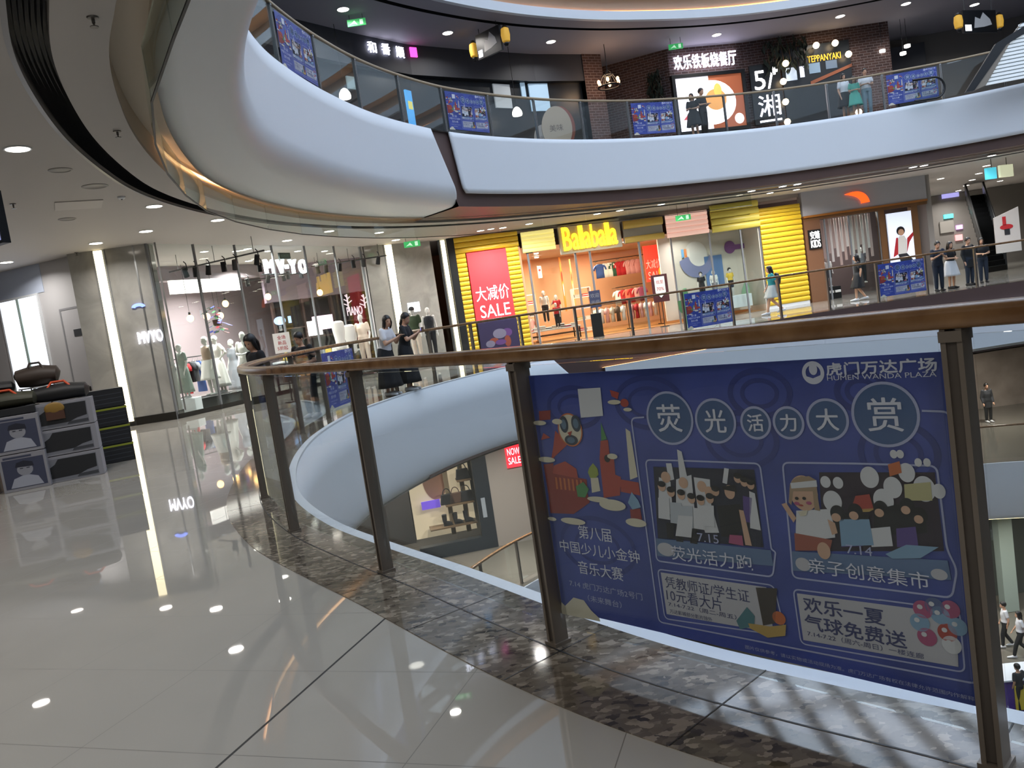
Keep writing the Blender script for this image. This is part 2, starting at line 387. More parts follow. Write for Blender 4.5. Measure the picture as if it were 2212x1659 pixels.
mb = MB(); ring(mb, [(L2.off(.75), ZC1 - .02), (L2.off(.75), ZC1 + .12), (L2.off(.95), ZC1 + .12), (L2.off(.95), ZC1 - .02)], M_dark); struct(mb, 'trim_9')
mb = MB(); ring(mb, [(B0, -2.16), (RECT, -2.16)], mat('lower_ceiling', 'c8c0b4', .7)); struct(mb, 'ceiling.002')
mb = MB(); ring(mb, [(R1.off(.1), -8.75), (RECT, -8.75)], M_ceil); struct(mb, 'ceiling.003')
# outer shell
mb = MB()
for (a, b) in (((X0, Y0), (X1, Y0)), ((X1, Y0), (X1, Y1)), ((X1, Y1), (X0, Y1)), ((X0, Y1), (X0, Y0))):
    mb.add([(*a, -13.2), (*b, -13.2), (*b, 14.3), (*a, 14.3)], [(0, 1, 2, 3)], mat('shell_wall', '55524f', .8))
struct(mb, 'wall_back')
mb = MB(); ring(mb, [(L2, ZC1 + 3.2), (RECT, ZC1 + 3.2)], M_white); struct(mb, 'ceiling.004')
# skylight beams over the open atrium
sk = empty('skylight_frame', (12, 13, 14.5), 'grid of white steel beams of the glass roof above the atrium', 'skylight')
for k in range(-16, 17):
    mb = MB(); mb.box((12 + k * 1.55, 13, 14.62), (.3, 60, .4), M_grey); mb.build('beam', sk)
for k in range(-4, 5):
    mb = MB(); mb.box((12, 13 + k * 5.2, 14.62), (54, .25, .35), M_white); mb.build('cross_beam', sk)

# ------------------------------------------------------------------ white curved fascias of the galleries
def prof_panel(top, bot, zt, zb, th_top, th_bot, m, name, n=260, rows=18, p=(0.8, 1.25), knee=None):
    mb = MB(); V = []
    prof = [(sin(pi / 2 * j / rows) ** p[0], (1 - cos(pi / 2 * j / rows)) ** p[1]) for j in range(rows + 1)]
    if knee: prof = [(v, 0) for v in (0, .15, .3, .45, .6, .7)] + [(.7 + .27 * sin(a_), .32 * (1 - cos(a_))) for a_ in np.linspace(.1, pi / 2, 14)] + [(.98, .5), (.99, .75), (1, 1)]
    rows = len(prof) - 1
    for v, h in prof:
        a = th_top[0] + (th_bot[0] - th_top[0]) * v; b = th_top[1] + (th_bot[1] - th_top[1]) * v
        for t in span(a, b, n):
            q = top.at(t) * (1 - h) + bot.at(t) * h; V.append((*q, zt + (zb - zt) * v))
    Fs = [(j * n + k, j * n + k + 1, (j + 1) * n + k + 1, (j + 1) * n + k) for j in range(rows) for k in range(n - 1)]
    mb.add(V, Fs, m); o = struct(mb, name, smooth=True)
    s = o.modifiers.new('thick', 'SOLIDIFY'); s.thickness = 0.04; s.offset = -1 if False else 1
    return o
tn = R1.theta((5.4, -1.1))                                           # near end, out of view
th_t = R1.theta(onz(926, 279, Z1)[:2]); th_b = R1.theta(onz(1002, 442, 4.6)[:2])
prof_panel(R1, B1, Z1, ZC0 + .10, (tn, th_t), (tn, th_b), M_white, 'trim_10', 400, 40, knee=True)
# brown band behind, and the flat right-hand panel
t1 = R1.theta((26, 22))
mb = MB(); V = []; tz = lambda z: th_t + (th_b - th_t) * (Z1 - z) / (Z1 - ZC0 - .1) + .003
rows_b = [(R1.off(.10), Z1, tz(Z1)), (R1.off(.10), 5.6, tz(5.6)), (R1.off(.12), 5.0, tz(5.0)), (R1.off(.16), ZC0 + .14, th_b + .002), (B1.off(.2), ZC0 + .06, th_b + .001), (B1.off(.42), ZC0 + .06, th_b)]
for cv, z, ta in rows_b: V += [(*cv.at(t), z) for t in span(ta, t1, 300)]
mb.add(V, [(j * 300 + k, j * 300 + k + 1, (j + 1) * 300 + k + 1, (j + 1) * 300 + k) for j in range(5) for k in range(299)], M_brown); struct(mb, 'trim_11', smooth=True)
ta = R1.theta(onz(963, 287, Z1)[:2]); tb = R1.theta(onz(1022, 410, 4.95)[:2])
def flat_panel(cv, zt, zb, ta, tb, t1, name, rr=0.02, n=240):
    mb = MB(); out = []
    rows = 12; V = []
    for j in range(rows + 1):
        v = j / rows; a = ta + (tb - ta) * v
        if v > 0.82: a -= 0.006 * (1 - sqrt(max(0, 1 - ((v - .82) / .18) ** 2)))
        for t in span(a, t1, n): V.append((*cv.at(t), zt + (zb - zt) * v))
    mb.add(V, [(j * n + k, j * n + k + 1, (j + 1) * n + k + 1, (j + 1) * n + k) for j in range(rows) for k in range(n - 1)], M_white)
    o = struct(mb, name, smooth=True); s = o.modifiers.new('thick', 'SOLIDIFY'); s.thickness = .06; s.offset = 1; return o
flat_panel(R1.off(-.02), Z1, 4.93, ta, tb, t1, 'trim_12')
# this level's own fascia seen below the far railing
u0 = R0.theta((5.4, -1.6)); u_t = R0.theta(onz(1172, 776, 0)[:2]); u_b = R0.theta(onz(1290, 900, -2.0)[:2])
mb = MB(); ring(mb, [(R0, .004), (R0.off(-.085), .004), (R0.off(-.085), -.03)], M_white, span(u0, u_t, 500), False); struct(mb, 'trim_13', smooth=False)
prof_panel(R0.off(-.085), R0.off(.3), -.03, -2.16, (u0, u_t), (u0, u_b), M_white, 'trim_14', 400, 14, (0.55, 2.2))
mb = MB(); ring(mb, [(R0.off(.0), 0), (R0.off(.02), -2.1), (R0.off(.3), -2.16)], M_brown, span(R0.theta((-2.2, 18.6)), R0.theta((26, 22)), 240), False); struct(mb, 'trim_15')
mb = MB(); ua = R0.theta(onz(1200, 800, -.5)[:2]); ub = R0.theta((25, 23))
ring(mb, [(R0.off(-.02), -.52), (R0.off(-.14), -.50), (R0.off(-.14), -1.95), (R0.off(-.0), -2.05)], M_white, span(ua, ub, 240), False); struct(mb, 'trim_16', smooth=True)
mb = MB(); ring(mb, [(R0.off(-.03), -.512), (R0.off(-.10), -.497)], glow('warm_led_low', 'ffc48a', 4.0), span(ua, R0.theta((7.5, 24.7)), 120), False); tag(mb.build('cove_light'), 'warm light tape on top of the white fascia across the atrium', 'cove light')
mb = MB(); ring(mb, [(R1, -6.6), (R1.off(-.02), -6.62), (R1.off(-.02), -8.6), (R1.off(.1), -8.75)], M_white, span(u0, ub, 300), False); struct(mb, 'trim_17', smooth=True)
mb = MB(); ring(mb, [(R1.off(.14), -8.77), (R1.off(.5), -8.77)], glow('lower_cove', 'fff2c8', 4.0), span(R1.theta((10, 29.4)), ub, 80), False); tag(mb.build('cove_light'), 'cold light strip under the fascia two floors down at right', 'cove light')

# ------------------------------------------------------------------ smoke curtain of hinged glass panes below the cove
sc_ = empty('smoke_curtain', (-3, 9, 4.0), 'frameless glass smoke curtain hanging below the curved ceiling edge', 'smoke curtain')
def walk(cv, t_start, t_end, step):
    out = []; t = t_start; last = cv.at(t); out.append(t); acc = 0
    while True:
        t -= 0.0008; p = cv.at(t); acc += np.linalg.norm(p - last); last = p
        if acc >= step: out.append(t); acc = 0
        if ((t - t_end + pi) % (2 * pi)) - pi < 0 and abs(((t - t_end + pi) % (2 * pi)) - pi) < .1: break
    return out
CB = B1.off(.12)
ts = walk(CB, R1.theta((-.25, 3.9)), R1.theta((10, 29.6)), 1.66)
for a, b in zip(ts[:-1], ts[1:]):
    p, q = CB.at(a), CB.at(b); d = (q - p) / np.linalg.norm(q - p); n = np.array([-d[1], d[0]])
    mb = MB(); mb.prism([(*p, 3.98), (*(q - d * .012), 3.98), (*(q - d * .012), 4.5), (*p, 4.5)], (*(n * .012), 0), M_curt); mb.build('pane', sc_)
    mb = MB(); mb.prism([(*(p - n * .004), 3.965), (*(q - n * .004), 3.965), (*(q - n * .004), 3.982), (*(p - n * .004), 3.982)], (*(n * .022), 0), M_dark); mb.build('edge_profile', sc_)

# ------------------------------------------------------------------ railings
def railing(name, label, cv, z, t_first, t_last, step, rail_m, post_m, w=.10, h=.065, top=1.34, n_rail=400, group=None, glass=True):
    p0 = cv.at(t_first); root = empty(name, (*p0, z), label, 'railing', group)
    # handrail: rounded rectangle swept along the curve
    mb = MB(); prof = []
    for cx, cy, a0 in ((w / 2 - .022, h - .022, 0), (-w / 2 + .022, h - .022, 90), (-w / 2 + .016, .016, 180), (w / 2 - .016, .016, 270)):
        for a in range(0, 91, 30):
            rr = .022 if a0 < 180 else .016; prof.append((cx + rr * cos(radians(a0 + a)), cy + rr * sin(radians(a0 + a))))
    th = span(t_first + .01, t_last - .01, n_rail); V = []; P = len(prof)
    for i, t in enumerate(th):
        c = cv.at(t); d = cv.at(t - .002) - cv.at(t + .002); d /= np.linalg.norm(d); nn = np.array([-d[1], d[0]])
        V += [(*(c + nn * a), z + top - h + b) for a, b in prof]
    Fs = [(i * P + k, i * P + (k + 1) % P, (i + 1) * P + (k + 1) % P, (i + 1) * P + k) for i in range(len(th) - 1) for k in range(P)]
    Fs += [tuple(range(P)), tuple((len(th) - 1) * P + k for k in range(P))[::-1]]
    mb.add(V, Fs, rail_m); mb.build('handrail', root, smooth=True)
    ts = walk(cv, t_first, t_last, step); pmesh = None
    for t in ts:
        c = cv.at(t); d = cv.at(t - .002) - cv.at(t + .002); an = atan2(d[1], d[0])
        if pmesh is None:
            mb = MB()
            for s_ in (-1, 1): mb.box((s_ * .021, 0, (top - h) / 2), (.014, .075, top - h), post_m)
            mb.box((0, 0, (top - h) / 2), (.03, .06, top - h - .05), mat('post_core', '57504a', .45, .4))
            mb.box((0, 0, .012), (.075, .09, .016), post_m); mb.box((0, 0, top - h - .02), (.06, .09, .03), post_m)
            pmesh = mb.mesh('post')
        o = bpy.data.objects.new('post', pmesh); COL.objects.link(o); o.parent = root; o.location = (c[0] - p0[0], c[1] - p0[1], 0); o.rotation_euler = (0, 0, an)
    if glass:
        for a, b in zip(ts[:-1], ts[1:]):
            p, q = cv.at(a), cv.at(b); d = (q - p) / np.linalg.norm(q - p); n = np.array([-d[1], d[0]])
            p, q = p + d * .045, q - d * .045
            mb = MB(); mb.prism([(*(p - n * .006), z + .09), (*(q - n * .006), z + .09), (*(q - n * .006), z + top - h - .02), (*(p - n * .006), z + top - h - .02)], (*(n * .012), 0), M_glass); mb.build('glass_pane', root)
    return root, ts
tp1 = G0.theta((.04, 3.48)); 
def arc_back(cv, t, dist):
    last = cv.at(t); acc = 0
    while acc < dist: t += .0005; p = cv.at(t); acc += np.linalg.norm(p - last); last = p
    return t
tf = arc_back(G0, tp1, 1.745 * 2)
rail0, posts0 = railing('railing', 'oak topped glass railing curving around the atrium edge on this floor', G0, 0.0, tf, G0.theta((21, 26)), 1.745, M_wood, M_post, n_rail=700)
M_rail_up = mat('pale_handrail', 'a08c70', .4)
rail1, posts1 = railing('railing', 'glass railing with pale handrail along the upper gallery', G1, Z1, G1.theta((-1.2, 6.6)), G1.theta((21, 27)), 1.95, M_rail_up, M_silver, n_rail=500)
rail2, posts2 = railing('railing', 'glass railing with oak handrail one floor down', R1.off(.25), -6.6, G1.theta((-2.8, 10.9)), G1.theta((21, 27)), 1.9, M_wood, M_post, n_rail=400)
# ------------------------------------------------------------------ people and mannequins
M_skin = mat('skin', 'c79a7d', 0.55); M_skin2 = mat('skin_tan', 'b08465', 0.55)
M_hair = mat('black_hair', '15110f', 0.45); M_eye = mat('eye_dark', '1a1412', 0.2); M_lip = mat('lips', '94514a', 0.5)
M_manq = mat('white_mannequin', 'dcdad6', 0.35); M_shoe = mat('white_shoe', 'd8d8d8', 0.5)
def remeshed(mb, name, parent, voxel, smooth_it=6, mats=None):
    me = mb.mesh('raw', True); ob = bpy.data.objects.new('raw', me); COL.objects.link(ob)
    r = ob.modifiers.new('r', 'REMESH'); r.mode = 'VOXEL'; r.voxel_size = voxel; r.use_smooth_shade = True
    s = ob.modifiers.new('s', 'SMOOTH'); s.iterations = smooth_it; s.factor = 0.5
    dg = bpy.context.evaluated_depsgraph_get(); dg.update()
    m2 = bpy.data.meshes.new_from_object(ob.evaluated_get(dg)); m2.name = name
    bpy.data.objects.remove(ob); bpy.data.meshes.remove(me)
    m2.materials.clear(); m2.materials.append(mb.mats[0]); m2.polygons.foreach_set('material_index', [0] * len(m2.polygons)); m2.polygons.foreach_set('use_smooth', [True] * len(m2.polygons))
    o = bpy.data.objects.new(name, m2); COL.objects.link(o); o.parent = parent; return o
def chain(mb, pts, rs, m, n=12):
    """tapered limb with round ends"""
    P = [np.array(p, float) for p in pts]; d0 = P[0] - P[1]; d0 /= np.linalg.norm(d0); d1 = P[-1] - P[-2]; d1 /= np.linalg.norm(d1)
    a = lambda r, k: tuple(q * k for q in r) if isinstance(r, tuple) else r * k
    mx = lambda r: max(r) if isinstance(r, tuple) else r
    Q = [P[0] + d0 * mx(rs[0]) * .9, P[0] + d0 * mx(rs[0]) * .5] + P + [P[-1] + d1 * mx(rs[-1]) * .5, P[-1] + d1 * mx(rs[-1]) * .9]
    R = [a(rs[0], .35), a(rs[0], .85)] + list(rs) + [a(rs[-1], .85), a(rs[-1], .35)]
    mb.tube(Q, R, m, n)
def lerp(a, b, t): return np.array(a) * (1 - t) + np.array(b) * t
def joints(pose, lean=0.0):
    J = dict(hip=(0, 0, .90), waist=(0, .0, 1.03), chest=(0, .0, 1.22), neck=(0, -.01, 1.40), head=(0, .02, 1.535),
             sl=(-.165, -.01, 1.345), sr=(.165, -.01, 1.345), el=(-.215, -.03, 1.07), er=(.215, -.03, 1.07), wl=(-.215, .07, .84), wr=(.215, .07, .84),
             hl=(-.085, 0, .88), hr=(.085, 0, .88), kl=(-.09, .015, .48), kr=(.09, .015, .48), al=(-.09, -.02, .075), ar=(.09, -.02, .075))
    if pose == 'walk': J.update(kl=(-.085, .17, .49), al=(-.08, .26, .085), kr=(.085, .02, .47), ar=(.085, -.30, .14), el=(-.21, -.12, 1.08), wl=(-.19, -.12, .84), er=(.21, .04, 1.08), wr=(.18, .2, .88))
    if pose == 'walk2': J.update(kl=(-.085, .12, .48), al=(-.08, .14, .08), kr=(.085, .03, .47), ar=(.085, -.2, .1), el=(-.21, -.08, 1.08), wl=(-.2, -.03, .84), er=(.21, .0, 1.08), wr=(.19, .13, .86))
    if pose == 'phone': J.update(el=(-.21, .02, 1.09), wl=(-.07, .25, 1.17), er=(.21, .02, 1.09), wr=(.07, .25, 1.17))
    if pose == 'hold': J.update(el=(-.23, .0, 1.08), wl=(-.04, .22, 1.06), er=(.23, .0, 1.08), wr=(.06, .24, 1.08))
    if pose == 'rail': J.update(el=(-.23, .13, 1.10), wl=(-.04, .29, 1.25), er=(.23, .13, 1.10), wr=(.05, .31, 1.25))
    if pose == 'akimbo': J.update(el=(-.33, -.08, 1.13), wl=(-.17, .03, .98), er=(.33, -.08, 1.13), wr=(.17, .03, .98))
    if pose == 'wave': J.update(er=(.30, .05, 1.16), wr=(.22, .2, 1.36))
    J = {k: np.array(v) for k, v in J.items()}
    if lean:
        c, s = cos(lean), sin(lean)
        for k in ('waist', 'chest', 'neck', 'head', 'sl', 'sr', 'el', 'er', 'wl', 'wr'):
            y, z = J[k][1], J[k][2] - .9; J[k] = np.array([J[k][0], y * c + z * s, .9 + z * c - y * s])
    return J
def hand(mb, w, e, side, m, s=1.0):
    d = w - e; d /= np.linalg.norm(d); x = np.cross(d, np.array([0, 0, 1.0])); 
    if np.linalg.norm(x) < .2: x = np.array([0, 1.0, 0])
    x /= np.linalg.norm(x); y = np.cross(x, d)
    chain(mb, [w, w + d * .045 * s, w + d * .085 * s], [(.024, .018), (.036, .015), (.034, .013)], m, 10)
    for k, (o, l) in enumerate(((-.027, .062), (-.009, .075), (.009, .07), (.026, .055))):
        b = w + d * .085 * s + x * o; mid = b + d * l * .55 + y * -.006; chain(mb, [b, mid, b + d * l * .9 - y * .022], [.0088, .008, .007], m, 6)
    b = w + d * .03 * s + x * .03 * side; chain(mb, [b, b + d * .03 + x * .022 * side - y * .008, b + d * .055 + x * .026 * side - y * .02], [.011, .009, .008], m, 6)
def head(mb, c, m, R, sc=1.0, face=True):
    def q(x, y, z): return c + np.array(R @ Vector((x * sc, y * sc, z * sc)))
    mb.ell(q(0, -.008, .025), (.074 * sc, .094 * sc, .095 * sc), m, 18, 12, R)
    mb.ell(q(0, .022, -.045), (.056 * sc, .066 * sc, .07 * sc), m, 16, 10, R)
    mb.ell(q(0, .052, -.092), (.024 * sc, .024 * sc, .02 * sc), m, 10, 8, R)
    if face:
        mb.tube([q(0, .078, .018), q(0, .092, -.012), q(0, .102, -.034), q(0, .084, -.042)], [.008 * sc, .011 * sc, .015 * sc, .009 * sc], m, 8)
        for s in (-1, 1): mb.ell(q(.074 * s, -.012, -.015), (.012 * sc, .022 * sc, .032 * sc), m, 8, 6, R)
        mb.tube([q(-.024, .075, -.064), q(0, .088, -.062), q(.024, .075, -.064)], [.006 * sc, .009 * sc, .006 * sc], m, 6)
def figure(name, label, cat, loc, yaw, height=1.65, pose='stand', lean=0.0, top=None, top_m=None, bot=None, bot_m=None, hair=None, skin=None, mannequin=False, group=None, headturn=0.0, nod=0.0, shoe_m=None, voxel=.013, headless=False, hair_m=None, sleeves=True, sc_head=1.0, over=None):
    k = height / 1.66
    root = empty(name, loc, label, cat, group, yaw); J = joints(pose, lean)
    if over:
        for a, b in over.items(): J[a] = np.array(b, float)
    m = M_manq if mannequin else (skin or M_skin); b = MB()
    # torso and neck
    b.tube([lerp(J['hip'], (0, 0, .70), .3), J['hip'] - np.array([0, 0, .02]), lerp(J['hip'], J['waist'], .6), J['waist'], lerp(J['waist'], J['chest'], .6), J['chest'], lerp(J['chest'], J['neck'], .55), lerp(J['chest'], J['neck'], .88)],
           [(.10, .07), (.158, .112), (.142, .10), (.125, .092), (.142, .105), (.15, .108), (.15, .085), (.07, .06)], m, 20)
    if not headless: chain(b, [lerp(J['chest'], J['neck'], .8), J['neck'], lerp(J['neck'], J['head'], .6)], [.06, .05, .048], m, 12)
    else: chain(b, [lerp(J['chest'], J['neck'], .8), J['neck'] + np.array([0, 0, .03])], [.06, .045], m, 12)
    for s, S in (('l', -1), ('r', 1)):
        chain(b, [J['s' + s], lerp(J['s' + s], J['e' + s], .5), J['e' + s]], [.05, .044, .037], m)
        chain(b, [J['e' + s], lerp(J['e' + s], J['w' + s], .35), J['w' + s]], [.037, .036, .024], m)
        hand(b, J['w' + s], J['e' + s], -S, m)
        chain(b, [J['h' + s], lerp(J['h' + s], J['k' + s], .5), J['k' + s]], [.083, .072, .054], m, 14)
        chain(b, [J['k' + s], lerp(J['k' + s], J['a' + s], .35), J['a' + s]], [.053, .052, .033], m, 14)
        a = J['a' + s]; sl = np.array([0, .19, -.035 - (a[2] - .075) * .6]); chain(b, [a + np.array([0, -.035, -.035]), a + np.array([0, .05, -.03]), a + sl], [.034, .036, .026], m, 10)
    Rh = Matrix.Rotation(headturn, 3, 'Z') @ Matrix.Rotation(-nod - lean * .4, 3, 'X')
    if not headless: head(b, J['head'], m, Rh, sc_head, True)
    o = remeshed(b, 'body', root, voxel); 
    def q(x, y, z): return J['head'] + np.array(Rh @ Vector((x * sc_head, y * sc_head, z * sc_head)))
    if not mannequin:
        for s in (-1, 1): e = MB(); e.ell(q(.03 * s, .074, .005), (.011, .008, .006), M_eye, 10, 6, Rh); e.build('eye', root, True)
        e = MB(); e.tube([q(-.022, .083, -.064), q(0, .0945, -.063), q(.022, .083, -.064)], [.003, .0065, .003], M_lip, 6); e.build('mouth', root, True)
    if top:
        t = MB(); lo = {'tee': .3, 'dress': .2, 'tank': .3, 'crop': .8, 'coat': .0}[top]; g = 1.12
        bs = lerp(J['hip'], J['waist'], lo) - np.array([0, 0, .0 if top != 'coat' else .28])
        t.tube([bs, lerp(bs, J['waist'], .6), J['waist'], lerp(J['waist'], J['chest'], .6), J['chest'], lerp(J['chest'], J['neck'], .6), lerp(J['chest'], J['neck'], .86)],
               [(.172, .13), (.162, .124), (.15, .115), (.162, .124), (.17, .125), (.165, .098), (.085, .072)], top_m, 20)
        if top != 'tank':
            for s in 'lr': chain(t, [J['s' + s] + np.array([0, 0, .004]), lerp(J['s' + s], J['e' + s], .3), lerp(J['s' + s], J['e' + s], .62 if top != 'coat' else .98)], [.062, .062, .062], top_m)
        if top == 'coat':
            for s in 'lr': chain(t, [J['e' + s], lerp(J['e' + s], J['w' + s], .9)], [.058, .042], top_m)
        remeshed(t, {'tee': 'shirt', 'dress': 'dress_bodice', 'tank': 'vest', 'crop': 'top', 'coat': 'jacket'}[top], root, .015, 4)
    if bot in ('skirt', 'long_skirt', 'short_skirt'):
        t = MB(); L_ = {'skirt': .45, 'long_skirt': .72, 'short_skirt': .33}[bot]; h = J['hip'] + np.array([0, 0, .1]); kn = (J['kl'] + J['kr']) / 2; N = 8; V = []; n = 36
        for j in range(N + 1):
            f = j / N; c = lerp(h, np.array([kn[0], kn[1] * .8, h[2] - .1 - L_]), f)
            for i in range(n):
                a = 2 * pi * i / n; w = 1 + .05 * f * sin(9 * a); V.append((c[0] + (.15 + .09 * f + .05 * (f > .1)) * w * cos(a), c[1] + (.115 + .12 * f) * w * sin(a), c[2]))
        t.add(V, [(j * n + i, j * n + (i + 1) % n, (j + 1) * n + (i + 1) % n, (j + 1) * n + i) for j in range(N) for i in range(n)] + [tuple(range(n))], bot_m); so = t.build('skirt', root, True)
        md = so.modifiers.new('thick', 'SOLIDIFY'); md.thickness = .008
    if bot in ('trousers', 'shorts'):
        t = MB(); t.tube([J['hip'] + np.array([0, 0, .1]), J['hip'] + np.array([0, 0, .02]), J['hip'] + np.array([0, 0, -.06])], [(.155, .118), (.172, .128), (.165, .12)], bot_m, 18)
        for s in 'lr':
            if bot == 'trousers':
                chain(t, [J['h' + s], lerp(J['h' + s], J['k' + s], .5), J['k' + s], lerp(J['k' + s], J['a' + s], .5), lerp(J['k' + s], J['a' + s], .88)], [.098, .086, .072, .064, .056], bot_m, 14)
            else: chain(t, [J['h' + s], lerp(J['h' + s], J['k' + s], .45), lerp(J['h' + s], J['k' + s], .8)], [.1, .092, .088], bot_m, 14)
        remeshed(t, bot, root, .016, 4)
    if not mannequin or shoe_m:
        t = MB(); sm = shoe_m or M_shoe
        for s in 'lr':
            a = J['a' + s]; sl = np.array([0, .2, -.04 - (a[2] - .075) * .6]); t.tube([a + np.array([0, -.085, -.05]), a + np.array([0, -.06, -.03]), a + np.array([0, .03, -.025]), a + np.array([0, .12, -.04]), a + sl, a + sl + np.array([0, .02, -.01])], [(.02, .02), (.042, .05), (.046, .05), (.046, .036), (.036, .026), (.012, .012)], sm, 12)
        t.build('shoes', root, True)
    hm = hair_m or M_hair
    if hair:
        t = MB(); n, mrow = 24, 12; V = []
        for j in range(mrow + 1):
            th = pi * .62 * j / mrow
            for i in range(n):
                a = 2 * pi * i / n; fr = max(0, sin(a)); tt = th * (1 - .42 * fr ** 1.5) * (1.15 if sin(a) < .1 else 1)
                V.append(q(.086 * sin(tt) * cos(a), -.012 + .106 * sin(tt) * sin(a), .03 + .106 * cos(tt)))
        t.add(V, [(j * n + i, j * n + (i + 1) % n, (j + 1) * n + (i + 1) % n, (j + 1) * n + i) for j in range(mrow) for i in range(n)] + [tuple(mrow * n + i for i in range(n))], hm)
        if hair in ('long', 'bob', 'tail'):
            L_ = {'long': .40, 'bob': .17, 'tail': .36}[hair]; w = .075 if hair != 'tail' else .03
            t.tube([q(0, -.05, .05), q(0, -.075, -.04), q(0, -.1, -.12) if hair != 'bob' else q(0, -.07, -.10), J['head'] + np.array([0, -.10 - lean * .1, -L_])], [(w, .05), (w * 1.12, .055), (w * 1.1, .045), (w * .75, .025)], hm, 14)
            if hair != 'tail':
                for s in (-1, 1): t.tube([q(.06 * s, .0, .06), q(.078 * s, .012, -.02), q(.076 * s, .0, -.09), q(.07 * s, -.02, -.15)], [(.02, .035), (.018, .035), (.018, .03), (.008, .015)], hm, 8)
        t.build('hair', root, True)
    for ch in root.children: ch.matrix_parent_inverse = Matrix.Identity(4)
    root.scale = (k, k, k)
    root['_J'] = 0; del root['_J']
    return root, J, k
def held(root, mb, name, smooth=True):
    o = mb.build(name, None, smooth); o.parent = root; return o
def floor_at(px, py, Y, z=0.0):
    p = aty(px, py, Y); return (p[0], p[1], z)
# ------------------------------------------------------------------ shop goods builders
def garment_mesh(m, long=False, n=14):
    mb = MB(); L_ = .95 if long else .62; V = []
    prof = [(.05, 0, .03), (.16, -.03, .05), (.215, -.07, .055), (.2, -.22, .05), (.19, -.4 * L_ / .62, .06), (.205, -L_, .07)]
    for w, z, d in prof:
        for i in range(n):
            a = 2 * pi * i / n; V.append((w * cos(a) * (1 + .04 * sin(5 * a)), d * sin(a), z))
    mb.add(V, [(j * n + i, j * n + (i + 1) % n, (j + 1) * n + (i + 1) % n, (j + 1) * n + i) for j in range(len(prof) - 1) for i in range(n)] + [tuple(range(n)), tuple((len(prof) - 1) * n + i for i in range(n))], m)
    for s in (-1, 1): mb.tube([(.18 * s, 0, -.06), (.25 * s, 0, -.16), (.275 * s, .01, -.27)], [(.06, .04), (.06, .042), (.055, .04)], m, 10)
    return mb
def hanger_mesh():
    mb = MB(); mb.tube([(-.2, 0, -.06), (-.05, 0, .02), (0, 0, .035), (.05, 0, .02), (.2, 0, -.06)], .007, M_silver, 6); mb.tube([(0, 0, .035), (0, 0, .09), (.02, 0, .12), (0, 0, .14), (-.02, 0, .12)], .004, M_silver, 6); return mb
HANG = hanger_mesh().mesh('hanger', True)
GM = {}
def garment(label, loc, yaw, m, long=False, group=None, name='hanging_garment', cat='garment'):
    key = (m.name, long)
    if key not in GM: GM[key] = garment_mesh(m, long).mesh('cloth', True)
    r = empty(name, loc, label, cat, group, yaw)
    o = bpy.data.objects.new('cloth', GM[key]); COL.objects.link(o); o.parent = r
    h = bpy.data.objects.new('hanger', HANG); COL.objects.link(h); h.parent = r
    return r
def rack(label, loc, yaw, L_=1.4, h=1.45, m=None):
    m = m or M_black; r = empty('clothes_rack', loc, label, 'clothes rack', None, yaw)
    mb = MB(); mb.tube([(-L_ / 2, 0, h), (L_ / 2, 0, h)], .016, m, 8); mb.build('hanging_bar', None).parent = r
    for s in (-1, 1):
        mb = MB(); mb.tube([(s * L_ / 2, 0, 0.02), (s * L_ / 2, 0, h)], .016, m, 8); mb.box((s * L_ / 2, 0, .02), (.05, .5, .04), m); mb.build('upright', None).parent = r
    return r
def table(label, loc, yaw, L_=1.6, w=.8, h=.75, top_m=None, leg_m=None, cat='display table'):
    r = empty('display_table', loc, label, cat, None, yaw)
    mb = MB(); mb.box((0, 0, h - .03), (L_, w, .06), top_m or M_white); mb.build('table_top', None, bevel=.008).parent = r
    for sx in (-1, 1):
        for sy in (-1, 1):
            mb = MB(); mb.box((sx * (L_ / 2 - .05), sy * (w / 2 - .05), (h - .06) / 2), (.05, .05, h - .06), leg_m or M_black); mb.build('leg', None).parent = r
    mb = MB(); mb.box((0, 0, .25), (L_ - .1, w - .1, .03), leg_m or M_black); mb.build('lower_shelf', None).parent = r
    return r
def folded(label, loc, yaw, m, group, n=3, size=(.28, .22)):
    r = empty('folded_clothes', loc, label, 'folded clothes', group, yaw)
    for i in range(n):
        mb = MB(); mb.box((0.006 * (i % 2), 0, .02 + i * .04), (size[0], size[1], .036), m if i % 2 == 0 else M_white); mb.build('folded_piece', None, bevel=.012).parent = r
    return r
def downlight(px, py, label, z=ZC0, r=.14, group=None, power=38, Ymax=None, name='downlight', glow_m=None, xy=None):
    p = onz(px, py, z) if xy is None else np.array([xy[0], xy[1], z])
    if Ymax and p[1] > Ymax: p = CAM + (p - CAM) * ((Ymax - CAM[1]) / (p[1] - CAM[1])); p[2] = z
    o = empty(name, (p[0], p[1], z), label, 'ceiling light', group)
    mb = MB(); mb.lathe([(r + .025, -.002), (r + .022, -.014), (r, -.012), (r - .004, .0)], (0, 0, 0), M_white, 24); 
    mb2 = MB(); mb2.lathe([(r, -.008), (r * .98, -.0145)], (0, 0, 0), glow_m or M_disc, 24)
    mb.build('trim_ring', None, True).parent = o; mb2.build('lamp_lens', None).parent = o
    if power:
        ld = bpy.data.lights.new('downlight_lamp', 'AREA'); ld.shape = 'DISK'; ld.size = r * 2; ld.energy = power; ld.color = (1, .955, .90); ld.spread = radians(150)
        l = bpy.data.objects.new('downlight_lamp', ld); COL.objects.link(l); l.parent = o; l.location = (0, 0, -.03)
    return o
